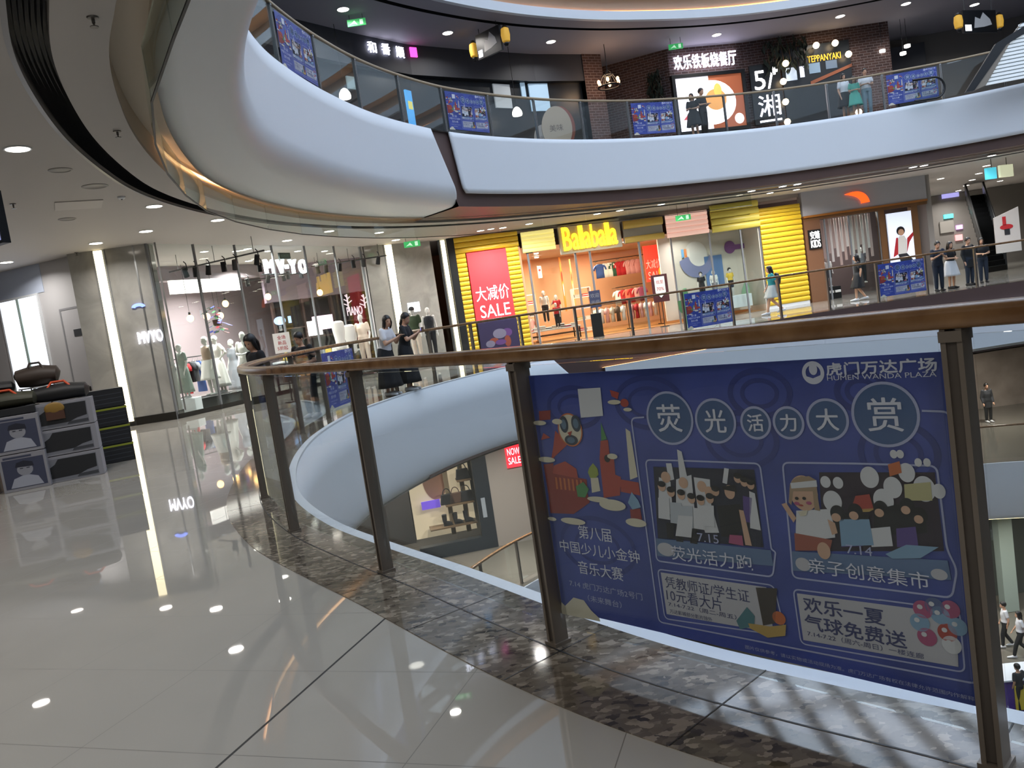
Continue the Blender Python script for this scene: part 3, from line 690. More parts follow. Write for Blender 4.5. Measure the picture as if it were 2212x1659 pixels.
# ------------------------------------------------------------------ ceiling fittings of this floor
LL = [(38, 321, 'largest round downlight, nearest on the ceiling at far left'), (333, 445, 'round downlight in the left ceiling just outside the curved air slot'),
      (470, 475, 'round downlight seen through the hanging glass beside the air slot'), (315, 499, 'round downlight in the left ceiling above the white wall door'),
      (207, 525, 'round downlight just above the tall light column top'), (14, 566, 'round downlight at the left picture edge above the bright window'),
      (711, 499, 'round downlight behind the glass curtain above the white letters'), (819, 502, 'round downlight right of it behind the glass curtain'),
      (620, 519, 'round downlight in front of the fashion shop sign'), (855, 518, 'round downlight above the second light column')]
for x, y, l in LL: downlight(x, y, l, group='downlights on this floor', power=60)
for x, y, l in [(1038, 498, 'ceiling downlight above the red sale poster'), (1088, 505, 'ceiling downlight between red poster and yellow lit sign'), (1144, 491, 'ceiling downlight above the lit cream slats'),
                (1293, 486, 'ceiling downlight above the yellow letters, upper end'), (1341, 471, 'ceiling downlight just right of the yellow letters'), (1431, 461, 'ceiling downlight above the pink slats'),
                (1626, 436, 'ceiling downlight above the yellow slats'), (1694, 433, 'ceiling downlight near the top of the yellow pillar'), (1725, 422, 'ceiling downlight beside the grey sports shop bulkhead'),
                (2144, 354, 'ceiling downlight above the hanging blue sign'), (1998, 379, 'ceiling downlight above the corridor, right one of a close pair'), (1975, 389, 'ceiling downlight above the corridor, left one of a close pair')]:
    downlight(x, y, l, r=.13, group='downlights on this floor', power=85, Ymax=29.3)
for i, (x, y) in enumerate([(2134, 391), (2117, 405), (2103, 421), (2090, 432), (2073, 441), (2058, 452), (2044, 463)]):
    p = onz(2134, 391, ZC0); q = np.array([26 - .55 * 0 + i * 1.0, 34 + i * 3.4])
    d = ray(x, y); s_ = (ZC0 - EYE) / d[2]; Yp = 33 + i * 3.2
    downlight(x, y, 'corridor downlight at far right, number %s of the receding row' % ['one', 'two', 'three', 'four', 'five', 'six', 'seven'][i], r=.14, group='row of corridor downlights', power=130 if i % 2 == 0 else 0, xy=(d[0] / d[1] * Yp, Yp))
for i, (x, y, l) in enumerate([(-3.2, -1.5, 'over the near tiles behind the viewer'), (-4.6, 2.6, 'over the tiles left of the viewer'), (-1.0, -4.2, 'farthest behind the viewer'), (-6.2, 5.6, 'over the tiles beyond the left edge'), (1.2, -3.6, 'behind the viewer by the railing'), (-8.6, 9.5, 'above the carton stacks'), (-9.5, 14.5, 'in front of the white wall')]):
    downlight(0, 0, 'ceiling downlight ' + l, group='downlights around the viewer', power=(85 if x > -8 else 14), xy=(x, y))  # lamps added out of view to brighten the near floor, railing and left side
# sprinklers, smoke heads and small vents
M_spr = mat('sprinkler_metal', '6d6a67', .4, .6)
def sprinkler(x, y, label, kind='sprinkler'):
    p = onz(x, y, ZC0); o = empty(kind, (p[0], p[1], ZC0), label, 'sprinkler' if kind == 'sprinkler' else 'smoke detector', 'ceiling sprinklers' if kind == 'sprinkler' else None)
    mb = MB()
    if kind == 'sprinkler':
        mb.lathe([(.05, 0), (.045, -.012), (.014, -.016), (.014, -.05), (.008, -.055), (.008, -.075), (.035, -.078), (.035, -.084)], (0, 0, 0), M_spr, 14); mb.build('head', None, True).parent = o
    else:
        mb.lathe([(.065, 0), (.062, -.025), (.045, -.04), (.02, -.045)], (0, 0, 0), M_white, 16); mb.build('housing', None, True).parent = o
        m2 = MB(); m2.lathe([(.02, -.045), (.012, -.055)], (0, 0, 0), M_black, 10); m2.build('sensor', None, True).parent = o
sprinkler(200, 37, 'sprinkler head on the ceiling strip inside the dark slot, nearest')
sprinkler(253, 283, 'small sprinkler on the ceiling strip between slot and cove')
sprinkler(262, 425, 'round smoke detector on the left ceiling below the slot', 'smoke_detector')
sprinkler(28, 440, 'sprinkler on the left ceiling under the big downlight')
sprinkler(165, 545, 'sprinkler near the wall above the light column')
for x, y, l, w, d in [(130, 367, 'round grey speaker grille on the left ceiling, upper', .16, 0), (205, 402, 'slim grey ceiling vent beside the smoke detector', .2, 1), (145, 473, 'round grey speaker grille on the left ceiling, lower', .16, 0)]:
    p = onz(x, y, ZC0); mb = MB(); mb.lathe([(w, 0), (w, -.008), (w * .85, -.014), (w * .8, -.006)], (p[0], p[1], ZC0), mat('grille', '8b8783', .5), 20); tag(mb.build('speaker_grille', None, True), l, 'speaker grille')
p = onz(170, 442, ZC0); mb = MB(); mb.box((p[0], p[1], ZC0 - .008), (.75, .75, .016), mat('hatch', 'c3beba', .6), 0.5); tag(mb.build('access_hatch'), 'square pale access hatch in the left ceiling', 'hatch')
# hanging sign at the left edge
hs = empty('hanging_sign', aty(-30, 500, 8.0), 'bluish lit sign box hanging at the left picture edge', 'sign')
pls = Pl((aty(-100, 500, 8.3)[0], 8.3), (aty(26, 500, 7.8)[0], 7.8)); r = pls.rect((-110, 445), (6, 524))
mb = MB(); pls.slab(mb, r, 0, .08, M_black); mb.build('casing', hs); mb = MB(); pls.slab(mb, (r[0] + .03, r[1] + .03, r[2] - .02, r[3] - .02), .006, .006, glow('blue_lit', 'a9b2e6', .8)); mb.build('lit_face', hs)
mb = MB(); c = pls.P((r[0] + r[2]) / 2, r[3]); mb.tube([c, (c[0], c[1], ZC0)], .012, M_steel, 8); mb.build('drop_rod', hs)

# ------------------------------------------------------------------ left wall with service door and bright window
PW = Pl((-10.35, 20.55), (-15.5, 22.9))
M_wall = mat('off_white_wall', 'b9b8ba', .5)
mb = MB(); PW.slab(mb, (-.2, 0, PW.len + 3, ZC0), 0, .25, M_wall); struct(mb, 'wall_left')
r = PW.rect((132, 672), (214, 898)); 
dr = empty('door_1', PW.P((r[0] + r[2]) / 2, 0), None, None, kind='structure'); r = (r[0], .02, r[2], r[3])
mb = MB(); PW.slab(mb, r, .012, .012, mat('door_leaf', 'b4b3b6', .45)); mb.build('door_leaf', dr)
mb = MB(); PW.frame(mb, (r[0] - .05, 0, r[2] + .05, r[3] + .05), .05, .02, .02, mat('door_edge', '86868a', .5)); mb.build('door_frame', dr)
q = PW.rect((160, 712), (180, 724)); mb = MB(); PW.slab(mb, q, .022, .01, mat('plate_dark', '55585c', .4, .5)); mb.build('sign_plate', dr); 
mb = MB(); PW.slab(mb, (r[0] + .07, 1.0, r[0] + .1, 1.14), .05, .04, M_steel); mb.build('door_handle', dr)
r = PW.rect((2, 655), (122, 845)); wl = empty('window_1', PW.P(r[0], r[1]), None, None, kind='structure')
mb = MB(); PW.slab(mb, r, .03, .03, glow('white_window', 'e8f0ff', 3.2)); mb.build('lit_pane', wl)
mb = MB(); PW.frame(mb, (r[0] - .06, r[1] - .06, r[2] + .06, r[3] + .06), .06, .05, .05, M_white); s0 = PW.sz(58, 740)[0]; PW.slab(mb, (s0 - .05, r[1], s0 + .05, r[3]), .05, .02, mat('mullion_green', 'b6cbc6', .4)); mb.build('window_frame', wl)
mb = MB(); PW.slab(mb, (PW.rect((0, 600), (98, 640))[0], PW.sz(50, 640)[1], PW.len + 1, ZC0), .015, .015, mat('bluish_panel', 'b9c3d6', .5)); struct(mb, 'trim_18')

# ------------------------------------------------------------------ marble pier and light columns
PA = Pl((-10.05, 20.3), (-8.5, 20.42))
def light_column(x0, y0, x1, y1, pl, w, label, es=3.5):
    s, z = pl.sz(x1, y1, .05); p = pl.P(s, 0, .0); o = empty('light_column', p, label, 'light column', 'tall light columns by the shopfronts')
    mb = MB(); pl.slab(mb, (s - w / 2 - .05, 0, s + w / 2 + .05, ZC0), .02, .15, M_grey); mb.build('housing', o)
    mb = MB(); pl.slab(mb, (s - w / 2, .12, s + w / 2, ZC0 - .02), .06, .04, glow('column_glow', 'fff0c4', es)); mb.build('diffuser', o); return s
mb = MB(); PA.slab(mb, (-.35, .2, PA.len, ZC0), 0, .5, M_marble); struct(mb, 'wall_left.001')
mb = MB(); PA.slab(mb, (-.35, 0, PA.len + .02, .2), .02, .54, mat('black_granite', '24221f', .2)); struct(mb, 'baseboard_left')
sA = light_column(228, 570, 279, 905, PA, .20, 'tall glowing light column left of the marble pier')
mb = MB(); 
for px in (325, 374): 
    s = PA.sz(px, 740)[0]; PA.slab(mb, (s - .02, .2, s + .02, ZC0), .012, .012, M_silver)
struct(mb, 'trim_19')
for (tl, br, st, l, m) in [((284, 655), (318, 672), '•◡', None, None), ((296, 718), (354, 736), 'MVYO', 'small white lit nameplate on the marble pier', glow('white_letter', 'f2f2ff', 5.0))]:
    if l is None: continue
    r = PA.rect(tl, br, .03); o = empty('pier_sign', PA.P(r[0], r[1]), l, 'sign'); mb = MB(); PA.text(mb, st, r, .05, m, .03); mb.build('letters', o)
r = PA.rect((282, 652), (316, 674), .03); o = empty('pier_logo', PA.P(r[0], r[1]), 'small blue glowing logo above the nameplate on the marble pier', 'sign')
mb = MB(); c = ((r[0] + r[2]) / 2, (r[1] + r[3]) / 2); w_ = (r[2] - r[0]) / 2
PA.poly(mb, [(c[0] + w_ * cos(t), c[1] + w_ * .55 * sin(t)) for t in np.linspace(0, pi, 14)] + [(c[0] + w_ * .5 * cos(t), c[1] + w_ * .2 * sin(t) - .02) for t in np.linspace(pi, 0, 14)], .04, glow('blue_logo', '7f97ff', 2.0), .02); mb.build('emblem', o)

# ------------------------------------------------------------------ fashion shop with a glass front
PB_, PC_ = (-8.5, 20.42), (-4.55, 28.6)
PM = Pl(PB_, PC_)
L_ = PM.len
fr = empty('window_2', PM.P(0, 0), None, None, kind='structure')
nP = 6
for i in range(nP):
    mb = MB(); a = L_ * i / nP; PM.slab(mb, (a + .015, .12, a + L_ / nP - .015, ZC0), 0, .014, M_glass2); mb.build('pane', fr)
for i in range(nP + 1):
    mb = MB(); a = L_ * i / nP; PM.slab(mb, (a - .025, 0, a + .025, ZC0), .02, .05, M_grey); mb.build('mullion', fr)
mb = MB(); PM.slab(mb, (0, 0, L_, .12), .02, .06, mat('black_granite', '24221f', .2)); struct(mb, 'baseboard_left.001')
nB = -PM.n
def inM(s, z, d): return PM.P(s, z, -d)
PMB = Pl(tuple(PM.P(-4, 0, -8)[:2]), tuple(PM.P(L_ + 9, 0, -8)[:2]))        # back wall
mb = MB(); PMB.slab(mb, (-2, 0, L_ + 13, ZC0), 0, .2, mat('taupe_wall', 'a2949a', .7)); struct(mb, 'wall_back.001')
PME = Pl((-4.5, 28.7), (-3.2, 41)); mb = MB(); PME.slab(mb, (0, 0, PME.len, ZC0), 0, .15, M_wall); struct(mb, 'wall_right')
mb = MB(); q0, q1 = PM.P(0, 0, 0), PM.P(-1.0, 0, -8); Pq = Pl(tuple(q0[:2]), tuple(q1[:2])); Pq.slab(mb, (0.05, 0, Pq.len, ZC0), 0, .15, mat('dark_curtain', '6b5f5d', .8)); struct(mb, 'wall_left.002')
mb = MB()
for i in range(22): c = Pq.P(1.0 + i * .16, 0, .1); mb.tube([(c[0], c[1], .05), (c[0], c[1], 3.6)], .07, mat('curtain_cloth', '9a8a84', .8), 8)
tag(mb.build('curtain', None, True), 'long pleated beige curtain along the inside left wall of the fashion shop', 'curtain')
# lit cove above left, dark shelf wall at right
PQ = Pl(tuple(aty(372, 620, 26.0)[:2]), tuple(aty(545, 610, 29.0)[:2]))
r = PQ.rect((366, 606), (520, 626)); o = empty('light_bar', PQ.P(r[0], r[1]), 'long white light bar under the shop ceiling bulkhead', 'light bar')
mb = MB(); PQ.slab(mb, (r[0] - .3, r[3], r[2] + 1.0, ZC0 - .004), .0, .5, mat('bulkhead', '94898f', .7)); mb.build('bulkhead', o)
mb = MB(); PQ.slab(mb, r, .02, .12, glow('bar_glow', 'fff6f0', 2.6)); mb.build('diffuser', o)
PS = Pl(tuple(aty(585, 700, 31.5)[:2]), tuple(aty(850, 700, 33.5)[:2]))
r = PS.rect((586, 665), (848, 760)); zt = PS.sz(700, 640)[1]
sh = empty('display_shelving', PS.P((r[0] + r[2]) / 2, 0), 'dark wood display shelf wall at the back of the fashion shop', 'shelf')
M_dw = mat('dark_walnut', '3a2721', .5)
mb = MB(); PS.slab(mb, (r[0], 0, r[2], zt), 0, .08, mat('shelf_back', '1f1717', .6)); mb.build('back_panel', sh)
for z in (.55, 1.05, 1.55, 2.0): mb = MB(); PS.slab(mb, (r[0], z, r[2], z + .05), .42, .42, M_dw); mb.build('shelf', sh)
for i in range(5): mb = MB(); s = r[0] + (r[2] - r[0]) * i / 4; PS.slab(mb, (s - .04, 0, s + .04, zt), .44, .44, M_dw); mb.build('upright', sh)
mb = MB(); PS.slab(mb, (r[0] - .2, zt, r[2] + .6, ZC0), .5, .6, mat('mauve_bulkhead', '8f8290', .7)); struct(mb, 'wall_back.002')
for (tl, br, l, m) in [((676, 684), (722, 708), 'pinkish lit box on the upper shelf of the dark shelf wall', 'f6d4e4'), ((662, 695), (698, 722), 'white lit box on the lower shelf of the dark shelf wall', 'fbf2f4'), ((808, 668), (846, 690), 'white lit panel at the right end of the dark shelf wall', 'f4ece4')]:
    q = PS.rect(tl, br, .45); mb = MB(); PS.slab(mb, q, .47, .3, glow('lit_' + m, m, 1.6)); tag(mb.build('lit_display_box'), l, 'lit box')
q = PS.rect((748, 664), (784, 678), .46); o = empty('shelf_letters', PS.P(q[0], q[1]), 'pinkish white cut letters with tree ornaments on the shelf wall', 'letters')
mb = MB(); PS.text(mb, 'PIANO', q, .5, glow('pink_white', 'f0d8e2', 1.2), .06); mb.build('letters', o)
for px in (752, 788):
    mb = MB(); s, z = PS.sz(px, 660, .46); m = glow('pink_white', 'f0d8e2', 1.2)
    mb.tube([PS.P(s, z - .1, .48), PS.P(s, z + .45, .48)], .03, m, 8)
    for k in range(5): mb.tube([PS.P(s, z + .08 * k, .48), PS.P(s + (.2 - .03 * k) * (1 if k % 2 else -1), z + .1 + .08 * k, .48)], .022, m, 6)
    mb.build('tree_ornament', o)
q = PS.rect((601, 686), (630, 697), .46); mb = MB(); PS.disc(mb, ((q[0] + q[2]) / 2 - .2, (q[1] + q[3]) / 2), .22, .16, .5, glow('blue_logo2', '9fc4ff', 1.5), .04); PS.slab(mb, ((q[0] + q[2]) / 2 + .12, q[1], q[2], q[3]), .5, .04, glow('blue_logo2', '9fc4ff', 1.5)); tag(mb.build('shelf_logo'), 'pale blue glowing logo at the left of the shelf wall', 'logo')
# front sign
PF = Pl(tuple(PM.P(0, 0, -.25)[:2]), tuple(PM.P(L_, 0, -.25)[:2]))
r = PF.rect((569, 560), (664, 592)); sg = empty('shop_sign', PF.P(r[0], r[1]), 'glowing white bubble letters hanging in the fashion shop glass front', 'shop sign')
V4 = ['M', 'V', '-', 'Y', 'O']; xs = [(570, 594), (597, 616), (617, 622), (623, 642), (644, 664)]
for ch, (a, b) in zip(V4, xs):
    ya, yb = (561, 590) if ch != '-' else (572, 580); f = (a - 569) / 95 * -6
    q = PF.rect((a, ya + f * .0), (b, yb)); mb = MB(); PF.text(mb, ch, q, .05, glow('sign_white', 'f4f6ff', 3.5), .1); ob = mb.build('letter', sg)
    md = ob.modifiers.new('fat', 'SOLIDIFY'); md.thickness = .015; md.offset = 0
mb = MB(); PF.slab(mb, (r[0] - .1, r[1] + .02, r[2] + .1, r[1] + .06), -.06, .04, M_black); mb.build('rail', sg)
q = PF.rect((597, 547), (623, 560)); o = empty('exit_sign', PF.P(q[0], q[1]), 'unlit dark green exit sign above the white bubble letters', 'exit sign')
mb = MB(); PF.slab(mb, q, .1, .05, mat('dark_green_sign', '1f3b3a', .4)); mb.build('housing', o); mb = MB(); PF.text(mb, 'EXIT', (q[0] + .08, q[1] + .06, q[2] - .08, q[3] - .06), .106, mat('dull_green', '567f73', .5)); mb.build('lettering', o)
# tracks and spots
def spot(x, y, z, label, lit=False, tilt=.4, yaw=0.0):
    p = onz(x, y, z); o = empty('track_spotlight', p, label, 'spotlight', 'track spotlights in the fashion shop', yaw)
    R = Matrix.Rotation(tilt, 3, 'X'); mb = MB(); a = np.array(R @ Vector((0, 0, .13))); mb.tube([a, -a], [.062, .075], M_black, 14); mb.build('can', None, True).parent = o
    mb = MB(); mb.tube([(0, 0, .0), (0.07, 0, .05), (0.05, 0, .22), (0, 0, .28)], .014, M_black, 6); mb.build('yoke', None).parent = o
    mb = MB(); mb.tube([-a, -a * 1.04], [.068, .06], glow('spot_lens', 'f6f2ff', 12.0) if lit else mat('spot_glass', '3a3a40', .1), 14); mb.build('lens', None).parent = o
sp = [(400, 588), (422, 587), (450, 583), (483, 576), (507, 572), (555, 561), (534, 610), (561, 577), (579, 602), (612, 598), (622, 594), (650, 592), (686, 582), (704, 580), (734, 577), (763, 570), (786, 567), (817, 562)]
nm = ['first', 'second', 'third', 'fourth', 'fifth, lit', 'sixth', 'single low', 'first right-hand', 'second right-hand', 'third right-hand', 'fourth right-hand', 'fifth right-hand', 'sixth right-hand', 'seventh right-hand', 'eighth right-hand', 'ninth right-hand', 'tenth right-hand', 'last right-hand']
for i, (x, y) in enumerate(sp): spot(x, y, 3.72, '%s black track spotlight from the left under the fashion shop ceiling' % nm[i], i == 4, .5 - .12 * (i % 4), .4 * (i % 3))
for (a, b, l) in [((366, 588), (570, 541), 'black ceiling track at the left of the fashion shop'), ((672, 576), (835, 552), 'black ceiling track at the right of the fashion shop'), ((500, 612), (650, 590), 'lower black ceiling track behind the bubble letters')]:
    p, q = onz(*a, 4.0), onz(*b, 4.0); mb = MB(); mb.tube([p, q], .025, M_black, 6)
    for f in (.1, .5, .9): w_ = lerp(p, q, f); mb.tube([w_, (w_[0], w_[1], ZC0)], .008, M_black, 6)
    tag(mb.build('light_track'), l, 'light track')
for i, (x, y) in enumerate([(411, 688), (447, 684), (476, 682), (487, 656), (579, 641), (691, 632)]):
    Y = 26 + i * .8; p = aty(x, y, Y); o = empty('pendant_lamp', p, ['leftmost warm bulb pendant in the fashion shop', 'second warm bulb pendant from the left in the shop', 'third warm bulb pendant, beside the blue plant', 'higher warm bulb pendant above the white mannequins', 'warm bulb pendant under the bubble letters', 'warm bulb pendant in front of the mauve bulkhead'][i], 'pendant lamp', 'warm bulb pendants')
    mb = MB(); mb.ell((0, 0, 0), (.11, .11, .12), glow('warm_bulb', 'ffc27a', 9.0), 14, 8); mb.build('bulb', None, True).parent = o
    mb = MB(); mb.tube([(0, 0, .1), (0, 0, .2)], .035, M_black, 8); mb.build('socket', None).parent = o
    mb = MB(); mb.tube([(0, 0, .2), (0, 0, ZC0 - p[2])], .006, M_black, 5); mb.build('cord', None).parent = o
for i, (x, y) in enumerate([(441, 543), (510, 542), (535, 537), (579, 542), (643, 542), (701, 542)]):
    downlight(x, y, 'small downlight inside the fashion shop, %s from the left' % ['first', 'second', 'third', 'fourth', 'fifth', 'sixth'][i], r=.11, group='downlights inside the fashion shop', power=320 if i % 2 == 0 else 0)
# mannequins, racks, goods
M_tan = mat('tan_cloth', 'a58f7e', .8); M_wcl = mat('white_cloth', 'e4e2de', .8); M_dkc = mat('dark_cloth', '22242b', .8); M_redc = mat('red_cloth', 'b3232b', .8); M_bluec = mat('blue_cloth', '33508f', .8)
M_beige = mat('beige_cloth', 'd8c8b8', .8); M_green = mat('green_cloth', '2f5a45', .8); M_pink = mat('pink_cloth', 'd9a3a0', .8); M_grc = mat('grey_cloth', '7d8088', .8); M_brc = mat('brown_cloth', '5b4436', .8); M_yel = mat('yellow_cloth', 'd9b84a', .8)
pd = floor_at(470, 800, 23.6); mb = MB(); mb.box((pd[0], pd[1], .16), (2.4, 1.1, .32), M_black, .9); tag(mb.build('display_podium', bevel=.01), 'low black podium under the mannequins in the shop window', 'podium')
figure('mannequin', 'mannequin in tan top and pale skirt on the podium', 'mannequin', floor_at(446, 760, 23.2, .32), 2.6, 1.72, 'stand', 0, 'tank', M_tan, 'skirt', M_wcl, mannequin=True, group='window mannequins')
figure('mannequin', 'mannequin dressed all in white on the podium beside the tan one', 'mannequin', floor_at(468, 760, 23.9, .32), 2.4, 1.72, 'akimbo', 0, 'tee', M_wcl, 'long_skirt', M_wcl, mannequin=True, group='window mannequins')
figure('mannequin', 'bald white mannequin in white tee at the podium right end', 'mannequin', floor_at(529, 760, 23.6, .2), 3.0, 1.82, 'hold', 0, 'tee', M_wcl, 'trousers', M_wcl, mannequin=True, group='window mannequins')
figure('mannequin', 'mannequin in dark grey dress behind the podium', 'mannequin', floor_at(502, 760, 25.5, .1), 2.6, 1.78, 'stand', 0, 'dress', M_grc, 'long_skirt', M_grc, mannequin=True, group='window mannequins')
for (x, y, Y, l) in [(735, 735, 25.5, 'headless white torso form, left of the shelf wall row'), (758, 735, 26.3, 'second white torso form beside the bare one')]:
    p = floor_at(x, y, Y); o = empty('dress_form', p, l, 'dress form', 'white torso forms')
    zt = aty(x, 692 if x < 740 else 700, Y)[2]
    mb = MB(); mb.lathe([(.10, zt - .95), (.17, zt - .88), (.15, zt - .65), (.19, zt - .35), (.2, zt - .2), (.19, zt - .06), (.12, zt - .01), (.02, zt)], (0, 0, 0), M_manq, 18); mb.build('torso', None, True).parent = o
    mb = MB(); mb.tube([(0, 0, .02), (0, 0, zt - .9)], .02, M_steel, 8); mb.lathe([(.16, 0), (.16, .02), (.02, .03)], (0, 0, 0), M_steel, 16); mb.build('stand', None).parent = o
figure('mannequin', 'white bald mannequin torso in pale top near the light column', 'mannequin', floor_at(785, 730, 26.5, .3), 2.9, 1.78, 'stand', 0, 'tee', M_beige, 'trousers', M_beige, mannequin=True, group='window mannequins')
rk = rack('black clothes rack behind the marble pier window', floor_at(410, 800, 24.5), 1.0, 1.7, 1.5)
for i in range(9):
    c = np.array(floor_at(410, 800, 24.5)) + np.array([cos(1.0), sin(1.0), 0]) * (i - 4) * .17
    garment('%s garment on the black rack by the marble pier' % ['dark first', 'white second', 'dark third', 'red fourth', 'dark fifth', 'grey sixth', 'blue seventh', 'dark eighth', 'white ninth'][i], (c[0], c[1], 1.36), 1.0 + pi / 2, [M_dkc, M_wcl, M_dkc, M_redc, M_dkc, M_grc, M_bluec, M_dkc, M_wcl][i], i % 3 == 0, 'garments on the black rack')
tb = table('display table with caps and bags in front of the shelf wall', floor_at(690, 770, 26.5), 1.1, 3.4, .9, .95, M_white)
for i in range(10):
    a = (i - 4.5) * .34; c = np.array(floor_at(690, 770, 26.5)); cc = c + np.array([cos(1.1), sin(1.1), 0]) * a
    m = [M_yel, M_dkc, M_wcl, M_beige, M_dkc, M_grc, M_yel, M_wcl, M_dkc, M_beige][i]
    o = empty('handbag', (cc[0], cc[1], .95), '%s small handbag on the table before the shelf wall' % ['yellow first', 'black second', 'white third', 'beige fourth', 'black fifth', 'grey sixth', 'yellow seventh', 'white eighth', 'black ninth', 'beige tenth'][i], 'handbag', 'handbags on the display table')
    mb = MB(); mb.prism([(-.11, -.05, 0), (.11, -.05, 0), (.09, -.05, .17), (-.09, -.05, .17)], (0, .1, 0), m); mb.build('bag_body', None, bevel=.01).parent = o
    mb = MB(); mb.tube([(.06 * cos(t), 0, .16 + .1 * sin(t)) for t in np.linspace(0, pi, 9)], .008, m, 6); mb.build('handle', None).parent = o
# plant with blue flowers
p = floor_at(470, 700, 25); o = empty('hanging_plant', (p[0], p[1], aty(470, 690, 25)[2]), 'hanging plant with blue and red leaves in the fashion shop', 'plant')
mb = MB(); mb.lathe([(.05, -.2), (.12, -.18), (.14, 0), (.13, .0)], (0, 0, 0), M_brc, 14); mb.build('pot', None, True).parent = o
mb = MB()
for k in range(46):
    a = random.uniform(0, 2 * pi); rr = random.uniform(.05, .38); z = random.uniform(-.45, .4); c = np.array([rr * cos(a), rr * sin(a), z]); t = np.array([-sin(a), cos(a), .2]) * .07; u = np.array([cos(a), sin(a), -.4]) * .1
    mb.add([c - u, c + t, c + u, c - t], [(0, 1, 2, 3)], [mat('leaf_green', '3c6b45', .6), mat('leaf_blue', '4a55c9', .6), mat('leaf_red', '8a2b33', .6)][k % 3])
mb.build('leaves', None).parent = o
mb = MB(); mb.tube([(0, 0, 0), (0, 0, ZC0 - o.location[2])], .006, M_black, 5); mb.build('cord', None).parent = o
p = floor_at(404, 850, 22.0); o = empty('display_plinth', p, 'white plinth under the pale green mannequin beside the marble pier', 'plinth')
mb = MB(); mb.box((0, 0, .2), (.55, .5, .4), M_white); mb.build('block', None, bevel=.01).parent = o; mb = MB(); mb.box((0, 0, .02), (.6, .55, .04), M_grey); mb.build('base_strip', None).parent = o
M_pgr = mat('pale_green_cloth', '8f9a92', .7)
figure('mannequin', 'mannequin in pale grey green dress on a white plinth beside the marble pier', 'mannequin', (p[0], p[1], .4), 2.5, 1.5, 'stand', 0, 'dress', M_pgr, 'long_skirt', M_pgr, mannequin=True, group='window mannequins')
for i, (s_, d_) in enumerate(((1.0, 4.5), (3.2, 6.0), (5.4, 6.2), (8.2, 6.0), (6.8, 3.0))):
    q = PM.P(s_, 0, -d_); downlight(0, 0, 'ceiling lamp deep inside the fashion shop, %s' % ['behind the tan mannequin', 'over the pendant bulbs', 'in front of the dark shelves', 'at the right end of the shelves', 'over the handbag table'][i], group='downlights inside the fashion shop', r=.12, power=420, xy=(q[0], q[1]))  # lamps added to brighten the dark shop interior
# standing sale board
def sign_board(px, py0, py1, Y, label, w, face_m, lines, txt_m, name='sign_board', base=True):
    p = floor_at(px, py1, Y); o = empty(name, p, label, 'sign board'); pl = Pl((p[0] - .5, p[1]), (p[0] + .5, p[1])); zt = aty(px, py0, Y)[2]; zb = aty(px, py1, Y)[2]; c = .5
    mb = MB(); pl.slab(mb, (c - w / 2, zb, c + w / 2, zt), 0, .03, face_m); mb.build('board', o)
    if lines:
        mb = MB(); n = len(lines); hh = (zt - zb) * .8 / n
        for i, t in enumerate(lines): pl.text(mb, t, (c - w * .4, zt - (zt - zb) * .1 - hh * (i + .85), c + w * .4, zt - (zt - zb) * .1 - hh * (i + .1)), .004, txt_m, 0, False)
        mb.build('lettering', o)
    if base:
        mb = MB(); mb.tube([pl.P(c, .02, -.03), pl.P(c, zb, -.03)], .018, M_steel, 8); mb.lathe([(.18, 0), (.18, .02), (.03, .03)], pl.P(c, 0, -.03), M_steel, 16); mb.build('stand', o)
    return o
sign_board(613, 718, 762, 20.5, 'white standing notice board behind the railing by the fashion shop', .42, M_wcl, ['全场', '新品', '5折起'], M_redc)
# right-hand part of the shopfront: second pier with lamps
PD = Pl((-4.45, 28.7), (-2.25, 30.2))
mb = MB(); PD.slab(mb, (0, .2, PD.len, ZC0), 0, .4, M_marble); struct(mb, 'wall_left.003')
mb = MB(); PD.slab(mb, (0, 0, PD.len, .2), .02, .44, mat('black_granite', '24221f', .2)); struct(mb, 'baseboard_left.002')
light_column(845, 540, 862, 680, PD, .26, 'bright light column between fashion shop and marble window', 5.0)
light_column(962, 535, 990, 745, PD, .16, 'slim light column beside the yellow shopfront', 3.5)
M_cap = mat('cap_navy', '14161d', .7)
f, J, k = figure('mannequin', 'mannequin in dark green top wearing a black cap', 'mannequin', floor_at(897, 720, 27.3, .3), 3.0, 1.78, 'stand', 0, 'tee', mat('dark_green_top', '2c3a22', .8), 'trousers', M_beige, mannequin=True, group='window mannequins')
mb = MB(); h = J['head']; mb.ell(h + np.array([0, -.005, .06]), (.09, .108, .08), M_cap, 16, 8); mb.prism([h + np.array(q) for q in ((-.07, .07, .055), (.07, .07, .055), (.055, .19, .04), (-.055, .19, .04))], (0, 0, .012), M_cap); held(f, mb, 'cap')
f, J, k = figure('mannequin', 'white mannequin in black vest and black trousers by the slim light column', 'mannequin', floor_at(930, 720, 27.8, .25), 3.4, 1.76, 'stand', 0, 'tank', M_dkc, 'trousers', M_dkc, mannequin=True, group='window mannequins')
r = PD.rect((880, 655), (908, 672), .03); mb = MB(); PD.slab(mb, r, .05, .03, glow('white_plate', 'eef4ff', 2.0)); tag(mb.build('lit_plate'), 'small white lit plate on the pier behind the capped mannequin', 'lit plate')

